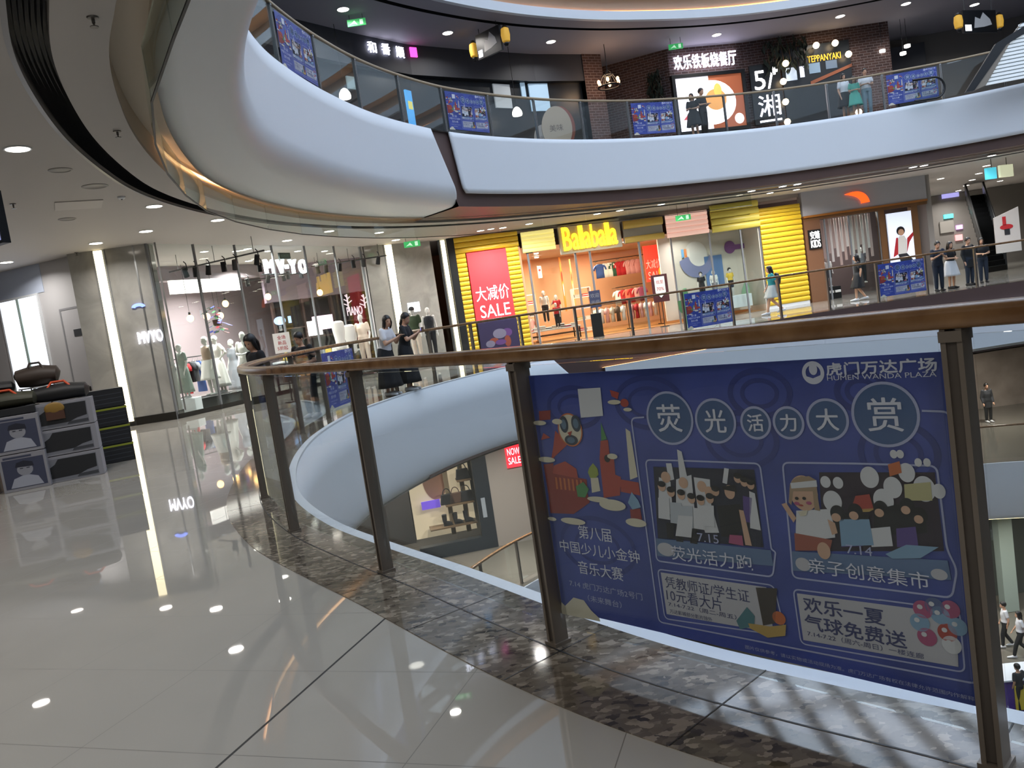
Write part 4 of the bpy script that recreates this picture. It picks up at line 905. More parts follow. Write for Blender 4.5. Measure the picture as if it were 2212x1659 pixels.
# ------------------------------------------------------------------ stacks of cartons on the left
def carton(label, loc, yaw, size, cm, art=None, band=None, group='cartons in the left-hand stacks'):
    o = empty('storage_carton', loc, label, 'carton', group, yaw); w, d, h = size
    mb = MB(); mb.box((0, 0, h / 2), (w, d, h), cm); mb.build('box', None, bevel=.006).parent = o
    if band: mb = MB(); mb.box((0, 0, h - .02), (w + .008, d + .008, .03), band); mb.build('lid_edge', None).parent = o
    if art: mb = MB(); art(mb, w, d, h); mb.build('front_print', None).parent = o
def fr(mb, pts, d, m, k=1): y = -d / 2 - .0015 * k; mb.add([(x, y, z) for x, z in pts], [tuple(range(len(pts)))], m)
M_cw = mat('carton_white', '8c8c93', .6); M_cd = mat('carton_dark', '1c1e22', .5); M_lime = mat('lime_edge', '8b9428', .5); M_maroon = mat('carton_maroon', '5a1c20', .5); M_gry = mat('carton_grey', '8d8f98', .6)
def art_face(mb, w, d, h):
    fr(mb, [(-w * .44, h * .08), (w * .44, h * .08), (w * .44, h * .86), (-w * .44, h * .86)], d, mat('print_navy', '3a3f55', .6))
    fr(mb, [(w * .02 + w * .17 * cos(t), h * .56 + h * .17 * sin(t)) for t in np.linspace(0, 2 * pi, 18)[:-1]], d, M_gry, 2)
    fr(mb, [(-w * .34, h * .1), (w * .36, h * .1), (w * .27, h * .33), (w * .1, h * .4), (-w * .06, h * .4), (-w * .24, h * .34)], d, mat('print_pale', '9fa3b0', .6), 2)
    fr(mb, [(-w * .18, h * .64), (w * .22, h * .62), (w * .2, h * .74), (w * .02, h * .8), (-w * .14, h * .76)], d, mat('print_navy2', '1e2130', .6), 3)
    for k in (-.07, .07): fr(mb, [(w * (.02 + k) - .02, h * .585), (w * (.02 + k) + .02, h * .585), (w * (.02 + k) + .02, h * .605), (w * (.02 + k) - .02, h * .605)], d, mat('print_navy2', '1e2130', .6), 4)
    fr(mb, [(-w * .4, h * .885), (w * .2, h * .885), (w * .2, h * .94), (-w * .4, h * .94)], d, mat('print_navy', '3a3f55', .6))
def art_shoe(mb, w, d, h):
    fr(mb, [(-w * .45, h * .06), (w * .42, h * .06), (w * .42, h * .9), (-w * .45, h * .9)], d, mat('print_mid_grey', '75777f', .6))
    fr(mb, [(-w * .36, h * .16), (w * .1, h * .18), (w * .24, h * .3), (w * .4, h * .36), (w * .41, h * .88), (-w * .2, h * .88), (-w * .26, h * .7), (-w * .38, h * .55)], d, M_cd, 2)
    fr(mb, [(w * .06, h * .09), (w * .41, h * .1), (w * .41, h * .22), (w * .1, h * .2)], d, mat('print_grey', '3c3e44', .6), 3)
    fr(mb, [(-w * .43, h * .1), (-w * .36, h * .1), (-w * .33, h * .34), (-w * .43, h * .34)], d, mat('print_grey', '3c3e44', .6), 3)
def art_roll(mb, w, d, h):
    for k in range(3): fr(mb, [(-w * .46, h * (.2 + .24 * k)), (w * .46, h * (.22 + .24 * k)), (w * .46, h * (.24 + .24 * k)), (-w * .46, h * (.22 + .24 * k))], d, mat('print_stripe', '4c4f58', .6))
b0 = onz(38, 1052, 0); yw = .19
dx = np.array([cos(yw), sin(yw), 0]); 
wds = [(-7, 72, 2, 'face'), (78, 200, 3, 'shoe'), (203, 281, 4, 'dark')]
Ys = 11.35
def stackpos(px, py): return onz(px, py, 0)
sA_, sB_, sC_ = stackpos(40, 1062), stackpos(141, 1040), np.array([-6.62, 12.75, 0]); yw = .40
for i in range(2): carton(['white printed carton with a face, bottom of the left stack', 'white printed carton with a face, top of the left stack'][i], (sA_[0], sA_[1] + .3, i * .53), yw, (.58, .5, .52), M_cw, art_face)
carton('plain dark carton on top of the left stack', (sA_[0] - .2, sA_[1] + .3, 1.06), yw, (.9, .55, .1), M_cd)
for i in range(3): carton(['white framed carton with dark shoe print, bottom of the middle stack', 'white framed carton with dark shoe print, middle of the stack', 'white framed carton with gold badge, top of the middle stack'][i], (sB_[0], sB_[1] + .3, i * .385), yw, (.80, .5, .375), M_cw, art_shoe, None)
o = empty('round_badge', (sB_[0] + .03, sB_[1] + .04, .98), 'gold and brown round badge sign on the top carton of the middle stack', 'badge', None, yw)
mb = MB(); mb.ell((0, -.02, .08), (.13, .02, .09), mat('gold_print', '8a6a2a', .5), 20, 8); mb.build('badge_top', None, True).parent = o; mb = MB(); mb.box((0, -.02, -.02), (.24, .03, .12), mat('brown_print', '4d2f22', .5)); mb.build('badge_plate', None).parent = o
for i in range(4): carton(['black carton with lime edge, bottom of the right stack', 'black carton with lime edge, second from the floor', 'black carton with lime edge, third from the floor', 'black carton, topmost of the right stack'][i], (sC_[0], sC_[1] + .35, i * .30), .52, (.64, .5, .29), M_cd, art_roll, M_lime if i < 3 else None)
for i in range(3): carton(['maroon carton behind the left stack, bottom', 'maroon carton behind the left stack, middle', 'maroon carton behind the left stack, top'][i], (sA_[0] - .72, sA_[1] + .15, i * .4), yw, (.7, .5, .39), M_maroon, None)
# bags and boots lying on the cartons
def bag(label, loc, yaw, size, m, strap_m=None):
    o = empty('duffel_bag', loc, label, 'bag', 'bags on the cartons', yaw); w, d, h = size; mb = MB()
    mb.tube([(-w / 2, 0, h * .45), (-w * .46, 0, h * .48), (-w * .2, 0, h * .5), (w * .1, 0, h * .52), (w * .44, 0, h * .46), (w / 2, 0, h * .42)], [(d * .2, h * .2), (d * .45, h * .42), (d * .5, h * .5), (d * .5, h * .52), (d * .45, h * .44), (d * .2, h * .22)], m, 16); mb.build('bag_body', None, True).parent = o
    mb = MB(); mb.tube([(-w * .2, -d * .3, h * .8), (-w * .12, -d * .2, h * 1.15), (w * .1, -d * .2, h * 1.15), (w * .2, -d * .3, h * .8)], .018, strap_m or m, 8); mb.build('strap', None, True).parent = o
M_bagk = mat('bag_black', '131316', .6); M_bagb = mat('bag_brown', '352921', .6); M_bago = mat('bag_olive', '3a3a2c', .6); M_or = mat('orange_tab', 'd0502a', .5)
bag('black bag lying on the middle carton stack', (sB_[0] + .02, sB_[1] + .3, 1.155), yw, (.74, .42, .24), M_bagk, M_or)
bag('dark brown bag propped high before the bright window', (aty(85, 830, 11.9)[0], 11.9, 1.40), yw, (.56, .4, .30), M_bagb)
bag('olive bag piled on the left carton stack', (sA_[0] - .1, sA_[1] + .3, 1.16), yw, (.8, .45, .22), M_bago, M_or)
bag('black bag on the pile above the left stack', (sA_[0] - .35, sA_[1] + .3, 1.36), yw + .2, (.7, .4, .2), M_bagk)
o = empty('wire_riser', (aty(85, 830, 11.9)[0], 11.9, 0), 'clear riser stand holding up the brown bag above the cartons', 'riser')
mb = MB(); 
for sx in (-.2, .2):
    for sy in (-.12, .12): mb.tube([(sx, sy, 0), (sx, sy, 1.38)], .012, M_silver, 6)
mb.build('legs' if False else 'frame', None).parent = o; mb = MB(); mb.box((0, 0, 1.39), (.46, .3, .02), M_white); mb.build('tray', None).parent = o
# ------------------------------------------------------------------ yellow children's shop across the atrium
PBA = Pl((-2.2, 30.25), (11.0, 32.6))
def flo(pl, s): return 0.0
M_yt = mat('yellow_tube', 'd9b52c', .35); M_yt2 = glow('yellow_lit', 'f4e890', .7); M_pkt = glow('pink_lit', 'f2c4b4', .6); M_gsg = mat('grey_sign_panel', '9a978c', .5)
def tubes(mb, pl, r, n, m, off=0.0, rad=None):
    a0, z0, a1, z1 = r; p = (z1 - z0) / n; R = rad or p * .48
    for i in range(n):
        z = z0 + p * (i + .5); V = []; k = 10
        for j in range(k + 1):
            t = pi * j / k - pi / 2
            for a in (a0, a1): V.append(pl.P(a, z + R * sin(t), off + R * .6 * cos(t)))
        mb.add(V, [(j * 2, j * 2 + 1, j * 2 + 3, j * 2 + 2) for j in range(k)], m)
        for e in (0, 1): mb.add([V[j * 2 + e] for j in range(k + 1)], [tuple(range(k + 1))], m)
fc = empty('ribbed_shopfront', PBA.P(0, 0), 'yellow ribbed tube cladding framing the children clothes shop', 'shopfront')
def clad(name, parts_, m, n, off=.05):
    mb = MB()
    for r in parts_: tubes(mb, PBA, r, n, m, off)
    return mb.build(name, fc, True)
zt = PBA.sz(980, 516)[1]
rL = PBA.rect((981, 548), (1006, 600)); rR = PBA.rect((1100, 540), (1123, 600))
s_l0 = PBA.sz(979, 520)[0]; s_l1 = PBA.sz(1006, 560)[0]; s_r0 = PBA.sz(1101, 560)[0] ; s_r1 = PBA.sz(1124, 560)[0]; zb = PBA.sz(1050, 541)[1]
clad('left_tubes', [(s_l0, 0.02, s_l1, zb)], M_yt, 22); clad('inner_tubes', [(s_r0 - .12, 0.02, s_r1 - .05, zb)], M_yt, 22)
clad('top_tubes', [(s_l0, zb, s_r1 - .0, zt + .02)], M_yt, 3)
r = PBA.rect((1123, 503), (1200, 538)); clad('lit_slats', [r], M_yt2, 5, .06)
mb = MB(); PBA.slab(mb, (r[0], r[1], r[2], r[3]), .03, .1, M_gsg); mb.build('slat_backing', fc)
rs = PBA.rect((1203, 489), (1343, 533)); mb = MB(); PBA.slab(mb, rs, .1, .15, M_gsg); mb.build('sign_panel', fc)
r = PBA.rect((1343, 478), (1434, 515)); h = r[3] - r[1]; mb = MB(); PBA.slab(mb, r, .0, .1, M_gsg); mb.build('slat_panel', fc)
clad('olive_slats', [(r[0], r[1] + h * .0, r[2], r[1] + h * .28), (r[0], r[1] + h * .62, r[2], r[3])], mat('olive_tube', 'b59a4a', .4), 1)
r = PBA.rect((1434, 465), (1530, 503)); clad('pink_slats', [r], M_pkt, 5, .06)
r = PBA.rect((1530, 445), (1640, 490)); clad('yellow_slats', [r], mat('pale_yellow_tube', 'cfc055', .4), 4)
rp = PBA.rect((1645, 440), (1728, 470)); s0 = PBA.sz(1648, 560)[0]; s1 = PBA.sz(1738, 560)[0]; zt2 = PBA.sz(1690, 444)[1]
r6 = PBA.rect((1620, 445), (1730, 475)); clad('corner_slats', [(PBA.sz(1618, 470)[0], PBA.sz(1640, 474)[1], s1, zt2)], M_yt, 3)
clad('pillar_tubes', [(s0, .12, s1, PBA.sz(1640, 474)[1])], M_yt, 17)
mb = MB(); PBA.slab(mb, (s0, 0, s1, .12), .06, .2, M_white); mb.build('pillar_foot', fc)
mb = MB(); PBA.slab(mb, (s_l0 - .28, 0, s_l0, zt + .02), .08, .25, M_dark); mb.build('edge_trim', fc)
for q_ in ((s_l0, 0, s_r1, zb), (s0, 0, s1, zt2)): mb = MB(); PBA.slab(mb, q_, -.02, .2, mat('olive_back', '6f6230', .6)); mb.build('backing', fc)
mb = MB(); PBA.slab(mb, (s_l0, min(zt, 4.3), s1 + .1, ZC0), -.1, .2, mat('warm_grey_bulkhead', 'a49a92', .6)); struct(mb, 'wall_back.003')
# sign letters
r = PBA.rect((1209, 494), (1333, 527)); sg = empty('shop_sign', PBA.P(r[0], r[1], .1), 'glowing yellow letters on the grey panel over the shop door', 'shop sign')
w = 'Balabala'; x = r[0]; adv = dict(B=1.25, l=.62); tot = sum(adv.get(c, 1.0) for c in w); uw = (r[2] - r[0]) / tot
for c in w:
    a = adv.get(c, 1.0) * uw; hh = (r[3] - r[1]); tall = c in 'Blb'
    mb = MB(); PBA.text(mb, c, (x + a * .06, r[1], x + a * .94, r[1] + hh * (1 if tall else .7)), .2, glow('yellow_letter', 'ffd02a', 3.0), .08); ob = mb.build('letter', sg)
    md = ob.modifiers.new('fat', 'SOLIDIFY'); md.thickness = .02; md.offset = 0; x += a
# red poster light box and the blue one below it
sp0, sp1 = s_l1 + .04, s_r0 - .12; z_mid = PBA.sz(1070, 691)[1]
o = empty('sale_poster', PBA.P(sp0, z_mid, .1), 'tall red lit sale poster beside the yellow tubes', 'poster'); r = (sp0, z_mid, sp1, zb - .02)
mb = MB(); PBA.slab(mb, r, .12, .12, glow('poster_red', 'e2323a', .75)); mb.build('lit_panel', o)
mb = MB(); PBA.text(mb, '大减价', (r[0] + .12, r[1] + (r[3] - r[1]) * .29, r[2] - .1, r[1] + (r[3] - r[1]) * .5), .13, glow('poster_white', 'fff4fa', 1.6)); mb.build('upper_lettering', o)
mb = MB(); PBA.text(mb, 'SALE', (r[0] + .2, r[1] + (r[3] - r[1]) * .05, r[2] - .16, r[1] + (r[3] - r[1]) * .23), .13, glow('poster_white', 'fff4fa', 1.6)); ob = mb.build('lower_lettering', o)
r = (sp0 + .02, .05, sp1 + .03, z_mid - .02); o = empty('movie_poster', PBA.P(r[0], .05, .1), 'dark blue printed poster below the red sale poster', 'poster')
mb = MB(); PBA.slab(mb, r, .12, .1, mat('poster_navy', '2a2447', .5)); mb.build('panel', o)
mb = MB(); 
for k in range(6):
    c = (random.uniform(r[0] + .3, r[2] - .3), random.uniform(r[1] + .25, r[3] - .5)); PBA.disc(mb, c, random.uniform(.12, .28), random.uniform(.1, .22), .124 + k * .0008, [mat('poster_rust', '7a3a2c', .6), mat('poster_violet', '54356f', .6), mat('poster_grey', '6b6880', .6)][k % 3])
mb.build('picture_shapes', o)
# interior of the shop
M_peach = mat('peach_wall', 'e0b08c', .7); M_shopfl = noise_col(mat('shop_wood_floor', 'b3824c', .3), 2, '96683a', 'b98a54')
PI = Pl(tuple(PBA.P(0, 0, -7)[:2]), tuple(PBA.P(13, 0, -7)[:2]))
mb = MB(); PI.slab(mb, (-1, 0, 16, ZC0), 0, .2, M_peach); struct(mb, 'wall_back.004')
sB = s_r1 - .05
mb = MB(); P4 = [PBA.P(sB, .006), PBA.P(s0, .006), PBA.P(s0 + 1.5, .006, -7), PBA.P(sB - 1.5, .006, -7)]; mb.add(P4, [(0, 1, 2, 3)], M_shopfl); struct(mb, 'floor.004')
mb = MB(); zi = 3.75; mb.add([PBA.P(sB, zi, -.1), PBA.P(s0, zi - .35, -.1), PBA.P(s0 + 1.5, zi - .35, -7), PBA.P(sB - 1.5, zi, -7)], [(0, 1, 2, 3)], mat('shop_ceiling', 'dcc9b8', .7)); struct(mb, 'ceiling.005')
mb = MB(); Pw1 = Pl(tuple(PBA.P(sB, 0)[:2]), tuple(PBA.P(sB - 1.5, 0, -7)[:2])); Pw1.slab(mb, (0, 0, Pw1.len, 3.8), 0, .1, M_peach); struct(mb, 'wall_left.004')
for k, (s_, d_) in enumerate([(sB + 1.2, 2.2), (sB + 3.2, 2.2), (sB + 5.0, 2.2), (sB + 1.8, 4.8), (sB + 4.0, 4.8)]):
    ld = bpy.data.lights.new('shop_lamp', 'AREA'); ld.shape = 'DISK'; ld.size = .5; ld.energy = 190; ld.color = (1, .80, .58)
    q = PBA.P(s_, 3.6 - .05 * k, -d_); o = empty('shop_ceiling_lamp', (q[0], q[1], 3.62), 'warm ceiling lamp inside the yellow children shop, %s' % ['near the left door edge', 'above the mannequins', 'above the right door', 'deep behind the mannequins', 'deep behind the racks'][k], 'ceiling light', 'warm lamps inside the children shop')
    mb = MB(); mb.lathe([(.1, 0), (.095, -.03), (.08, -.04)], (0, 0, 0), M_disc, 16); mb.build('lens', None).parent = o
    l = bpy.data.objects.new('shop_lamp', ld); COL.objects.link(l); l.parent = o; l.location = (0, 0, -.06)
# door posts and glass
sD = PBA.sz(1452, 560)[0]
wf = empty('door_2', PBA.P(sB, 0), None, None, kind='structure')
for px in (1150, 1252, 1284, 1392):
    s = PBA.sz(px, 620)[0]; mb = MB(); PBA.slab(mb, (s - .035, 0, s + .035, 3.55), .03, .08, M_grey); mb.build('door_post', wf)
    mb = MB(); PBA.slab(mb, (s - .06, 3.5, s + .2, 3.6), .04, .1, mat('closer_dark', '3c3836', .5)); mb.build('door_closer', wf)
for (a, b) in ((1155, 1248), (1288, 1390)):
    s, e = PBA.sz(a, 620)[0], PBA.sz(b, 620)[0]; mb = MB(); PBA.slab(mb, (s, .05, e, 3.5), .0, .012, M_glass2); mb.build('glass_leaf', wf)
# right window with white graphics panel
rw = PBA.rect((1456, 500), (1648, 680)); rw = (sD, .1, s0 - .08, PBA.sz(1550, 492)[1])
mb = MB(); PBA.slab(mb, rw, -1.3, .1, mat('window_backdrop', 'd6cfc4', .6)); struct(mb, 'wall_back.005')
mb = MB(); Pq3 = Pl(tuple(PBA.P(rw[2], 0, -.02)[:2]), tuple(PBA.P(rw[2], 0, -1.4)[:2])); Pq3.slab(mb, (0, 0, Pq3.len, rw[3] + .1), 0, .08, mat('window_backdrop', 'd6cfc4', .6)); struct(mb, 'wall_right.001')
for i, f_ in enumerate((.18, .5, .82)):
    q = PBA.P(rw[0] + (rw[2] - rw[0]) * f_, 0, -.55); o = downlight(0, 0, 'small lamp in the top of the display window, %s' % ['over the moon decal', 'over the middle child mannequin', 'over the plum key decal'][i], z=rw[3] + .02, r=.08, group='lamps in the display window', power=38, xy=(q[0], q[1]))  # lamps added to brighten the window backdrop
for i, s_ in enumerate((s_l0 + 1.2, s0 - .2, s0 + .9)):
    q = PBA.P(s_, 0, 1.5); downlight(0, 0, 'ceiling downlight washing the %s' % ['red sale poster front', 'yellow pillar from its left', 'yellow pillar from its right'][i], group='downlights on this floor', r=.12, power=90, xy=(q[0], q[1]))  # lamps added to brighten the yellow tubes and the poster front
wn = empty('window_3', PBA.P(sD, 0), None, None, kind='structure')
for px in (1456, 1540, 1608, 1650):
    s = PBA.sz(px, 580)[0]; mb = MB(); PBA.slab(mb, (s - .03, 0, s + .03, rw[3]), .03, .06, M_grey); mb.build('mullion', wn)
mb = MB(); PBA.slab(mb, (rw[0], .25, rw[2], rw[3]), .0, .012, M_glass2); mb.build('pane', wn)
PG = Pl(tuple(PBA.P(0, 0, -1.28)[:2]), tuple(PBA.P(10, 0, -1.28)[:2]))
o = empty('whale_graphic', PG.pt(1510, 560), 'blue and white moon and whale decal in the right shop window', 'wall decal')
c = PG.sz(1503, 552); mb = MB(); PG.disc(mb, c, .5, .58, .012, M_wcl); mb.build('white_moon', o)
mb = MB(); pts = [(c[0] + .75 * cos(t), c[1] - .1 + .8 * sin(t)) for t in np.linspace(pi * 1.02, pi * 1.95, 20)] + [(c[0] + .45 * cos(t) + .12, c[1] + .05 + .5 * sin(t)) for t in np.linspace(pi * 1.95, pi * 1.02, 20)]
PG.poly(mb, pts, .02, mat('decal_slate', '7d83a8', .6)); mb.build('crescent', o)
q = PG.rect((1520, 555), (1566, 615)); mb = MB(); PG.slab(mb, q, .016, .01, mat('decal_blue', '5f7fb0', .6)); mb.build('blue_square', o)
mb = MB(); 
for i, m in enumerate(('6fa8d8', 'e08a4a', 'f4f0e8')): PG.slab(mb, (c[0] - .62 + i * .13, c[1] - .02, c[0] - .52 + i * .13, c[1] + .32), .024, .01, mat('stripe_' + m, m, .6))
mb.build('stripes', o)
o = empty('key_decal', PG.pt(1590, 535), 'plum coloured key shaped decal on the shop window backdrop', 'wall decal'); c = PG.sz(1576, 534); e = PG.sz(1610, 532)
mb = MB(); PG.disc(mb, c, .24, .26, .02, mat('decal_plum', '7d4f86', .6), .02); PG.slab(mb, (c[0] + .15, c[1] - .12, e[0], c[1] + .08), .02, .02, mat('decal_plum', '7d4f86', .6)); mb.build('key_shape', o)
mb = MB(); q = PG.rect((1600, 650), (1632, 668)); pts = [(q[0], .3), (q[2], .3), (q[2], .7), ((q[0] + q[2]) / 2, 1.3), (q[0] + .1, .9)]; PG.poly(mb, pts, .03, mat('decal_mint', '9fc7a8', .6), .02); PG.poly(mb, [(a + .3, z - .0) for a, z in [(q[0] + .1, .3), (q[2], .3), (q[2] + .1, 1.1), (q[0] + .4, 1.2)]], .05, mat('decal_coral', 'd9a08c', .6), .02); tag(mb.build('mountain_decal'), 'mint and coral mountain cut-out at the right of the window', 'wall decal')
mb = MB(); c = floor_at(1482, 650, 31.0); 
for (dx_, h_, b_) in ((0, 1.25, .12), (-.25, .8, .07), (.24, .9, .07)):
    if dx_ == 0: mb.tube([(c[0], c[1], .0), (c[0], c[1], h_)], [b_, b_ * .9], mat('cactus_green', '3f6f4a', .6), 12); mb.ell((c[0], c[1], h_), (b_ * .9, b_ * .9, .1), mat('cactus_green', '3f6f4a', .6))
    else: mb.tube([(c[0], c[1], h_ - .35), (c[0] + dx_ * .8, c[1], h_ - .32), (c[0] + dx_, c[1], h_ - .2), (c[0] + dx_, c[1], h_ + .1)], b_, mat('cactus_green', '3f6f4a', .6), 10)
tag(mb.build('cactus', None, True), 'tall green cactus prop at the left of the display window', 'cactus')
for i, (px, tm, bm, l) in enumerate([(1528, M_dkc, M_dkc, 'child mannequin in black striped top, left in the display window'), (1556, M_wcl, M_grc, 'child mannequin in white print top, middle in the display window'), (1592, M_yel, M_dkc, 'child mannequin in yellow and black top, right in the display window')]):
    s_ = PBA.sz(px, 600)[0]; q = PBA.P(s_, .9, -.6)
    figure('mannequin', l, 'mannequin', (q[0], q[1], .75), pi + .2 * (i - 1), 1.12, 'stand', 0, 'tee', tm, 'shorts', bm, mannequin=True, group='child mannequins', voxel=.016, sc_head=1.3, hair='short' if i != 1 else None)
q = PBA.P(PBA.sz(1560, 600)[0], 0, -.6); mb = MB(); mb.box((q[0], q[1], .5), (2.6, .7, .5), M_white, PBA.ang()); tag(mb.build('display_plinth', bevel=.01), 'white plinth carrying the child mannequins in the window', 'plinth')
# mannequins and goods at the open door
for (px, Y, h_, tm, bm, l, pz, z) in [(1174, 33.2, 1.3, M_wcl, M_dkc, 'tallest child mannequin with red collar near the shop door', 'stand', .75), (1200, 33.4, 1.22, M_redc, M_dkc, 'child mannequin in red jacket beside the white one', 'wave', .6), (1197, 32.6, 1.0, M_redc, M_dkc, 'smallest child mannequin with red and white front at the door', 'stand', .5)]:
    p = floor_at(px, 640, Y); figure('mannequin', l, 'mannequin', (p[0], p[1], z), pi, h_, pz, 0, 'tee', tm, 'trousers', bm, mannequin=True, group='child mannequins', voxel=.016, sc_head=1.3)
p = floor_at(1190, 700, 33.2); t_ = table('low white display table with folded clothes at the shop door', p, .15, 2.2, 1.1, .5, M_white, M_black)
for i in range(8):
    q = (p[0] + (i - 3.5) * .26, p[1] - .3 + .1 * (i % 2), .5)
    folded('%s pile of folded clothes on the low table' % ['red first', 'white second', 'beige third', 'grey fourth', 'white fifth', 'brown sixth', 'red seventh', 'beige last'][i], q, .15, [M_redc, M_wcl, M_beige, M_grc, M_beige, M_brc, M_redc, M_beige][i], 'folded clothes on the low table', 2 + i % 3, (.24, .3))
wc = [M_bluec, M_wcl, M_wcl, M_green, M_redc, M_redc, M_pink, M_pink, M_pink]; wn_ = ['blue leftmost', 'white second', 'white third', 'dark green', 'red left', 'bright red right', 'pink left', 'pink middle', 'pink right']
ra, rb = aty(1290, 565, 36.0), aty(1382, 552, 36.6)
o = empty('wall_rail', ra, 'wall mounted clothes rail behind the open shop door', 'clothes rail'); mb = MB(); mb.tube([ra + np.array([-.2, 0, .02]), rb + np.array([.3, 0, .02])], .02, M_steel, 8); mb.build('bar', o)
mb = MB(); [mb.tube([q, (q[0], q[1] + .8, q[2])], .015, M_steel, 6) for q in (ra, lerp(ra, rb, .5), rb)]; mb.build('brackets', o)
for i in range(9):
    q = lerp(ra, rb, (i + .3) / 9); garment('%s shirt on the wall rail inside the yellow shop' % wn_[i], (q[0], q[1] - .05, q[2] - .13), .15 + (.3 if i > 2 else .0), wc[i], False, 'shirts on the wall rail')
ra2, rb2 = aty(1330, 622, 35.4), aty(1390, 612, 35.8)
o = empty('wall_rail', ra2, 'lower clothes rail with pink and red garments', 'clothes rail'); mb = MB(); mb.tube([ra2, rb2], .02, M_steel, 8); mb.build('bar', o); mb = MB(); [mb.tube([q, (q[0], q[1] + 1.2, q[2])], .015, M_steel, 6) for q in (ra2, rb2)]; mb.build('brackets', o)
for i in range(6):
    q = lerp(ra2, rb2, (i + .4) / 6); garment('%s garment on the lower rail' % ['white first', 'red second', 'coral third', 'red fourth', 'pink fifth', 'plum last'][i], (q[0], q[1], q[2] - .13), .4, [M_wcl, M_redc, mat('coral_cloth', 'e0705a', .8), M_redc, M_pink, mat('plum_cloth', '9a4a6a', .8)][i], False, 'garments on the lower rail')
for (px, Y, L__, l, cs) in [(1320, 33.3, 1.5, 'floor rack of pale garments in the doorway', [M_beige, M_wcl, M_pink, M_beige, M_brc, M_wcl]), (1395, 33.6, 1.3, 'floor rack of pink garments right of the doorway', [M_pink, M_redc, M_pink, M_wcl, M_pink, M_beige]), (1130, 33.5, 1.0, 'floor rack of white garments just inside the left door edge', [M_wcl, M_beige, M_wcl, M_pink])]:
    p = floor_at(px, 690, Y); rack(l, p, .2, L__, 1.15)
    for i, m in enumerate(cs):
        garment('%s %s on the %s' % (['first', 'second', 'third', 'fourth', 'fifth', 'sixth'][i], m.name.replace('_cloth', ' garment'), l), (p[0] + (i - len(cs) / 2 + .5) * L__ / (len(cs) + .5), p[1] + .04 * i, 1.01), .2 + pi / 2 - .6, m, False, 'garments on floor racks')
PJ = Pl(tuple(aty(1388, 560, 35.2)[:2]), tuple(aty(1452, 560, 35.6)[:2]))
r = PJ.rect((1388, 532), (1450, 602)); o = empty('sale_poster', PJ.P(r[0], r[1]), 'bright red sale poster hanging inside the shop at right', 'poster'); mb = MB(); PJ.slab(mb, r, 0, .04, glow('poster_red2', 'e8402f', .9)); mb.build('panel', o)
mb = MB(); PJ.text(mb, '大减价', (r[0] + .05, r[1] + .55, r[0] + .75, r[1] + .95), .006, M_wcl); PJ.text(mb, 'SALE', (r[0] + .1, r[1] + .1, r[0] + .8, r[1] + .42), .006, M_wcl); PJ.text(mb, 'SA', (r[2] - .45, r[3] - .5, r[2] - .08, r[3] - .2), .006, M_wcl); mb.build('lettering', o)
mb = MB(); PJ.disc(mb, (r[2] - .3, r[1] + .35), .28, .3, .01, glow('orange_print', 'ffa030', 1.0)); mb.build('orange_picture', o)
PO = Pl(tuple(aty(1195, 600, 36.9)[:2]), tuple(aty(1262, 600, 37.2)[:2]))
for tl, br, c, l in [((1206, 556), (1226, 672), 'e08a3a', 'orange wall panel deep in the yellow shop'), ((1228, 560), (1246, 668), 'd9b86a', 'ochre patterned wall panel deep in the yellow shop'), ((1160, 575), (1172, 600), 'e8d8c0', 'small cream picture deep in the yellow shop')]:
    r = PO.rect(tl, br); r = (r[0], max(r[1], .02), r[2], r[3]); o = empty('wall_panel', PO.P(r[0], r[1]), l, 'wall panel'); mb = MB(); PO.slab(mb, r, 0, .05, mat('panel' + c, c, .6)); mb.build('panel', o)
    mb = MB(); PO.disc(mb, ((r[0] + r[2]) / 2, r[1] + (r[3] - r[1]) * .65), (r[2] - r[0]) * .3, (r[3] - r[1]) * .1, .01, M_redc); PO.disc(mb, ((r[0] + r[2]) / 2, r[1] + (r[3] - r[1]) * .4), (r[2] - r[0]) * .25, (r[3] - r[1]) * .12, .012, M_wcl); mb.build('picture', o)
for px, Y, l in [(1140, 34.5, 'tall white goods shelf behind the left door edge'), (1262, 36.2, 'tall white goods shelf in the middle of the shop')]:
    p = floor_at(px, 690, Y); o = empty('goods_shelf', p, l, 'shelf', None, .15)
    for sx in (-.4, .4): mb = MB(); mb.box((sx, 0, 1.0), (.04, .4, 2.0), M_white); mb.build('side_panel', None).parent = o
    for z in (.1, .6, 1.1, 1.6, 2.0): mb = MB(); mb.box((0, 0, z), (.78, .4, .04), M_white); mb.build('shelf_board', None).parent = o
    for i, z in enumerate((.12, .62, 1.12, 1.62)):
        for j, sx in enumerate((-.2, .17)):
            q = (p[0] + sx, p[1] - .05, z); folded('%s folded pile on the %s' % (['lowest', 'second', 'third', 'top'][i] + (' left' if j == 0 else ' right'), l), q, .15, [M_redc, M_beige, M_yel, M_wcl, M_pink, M_bluec, M_beige, M_redc][i * 2 + j], 'folded piles on the white shelves', 3, (.26, .26))
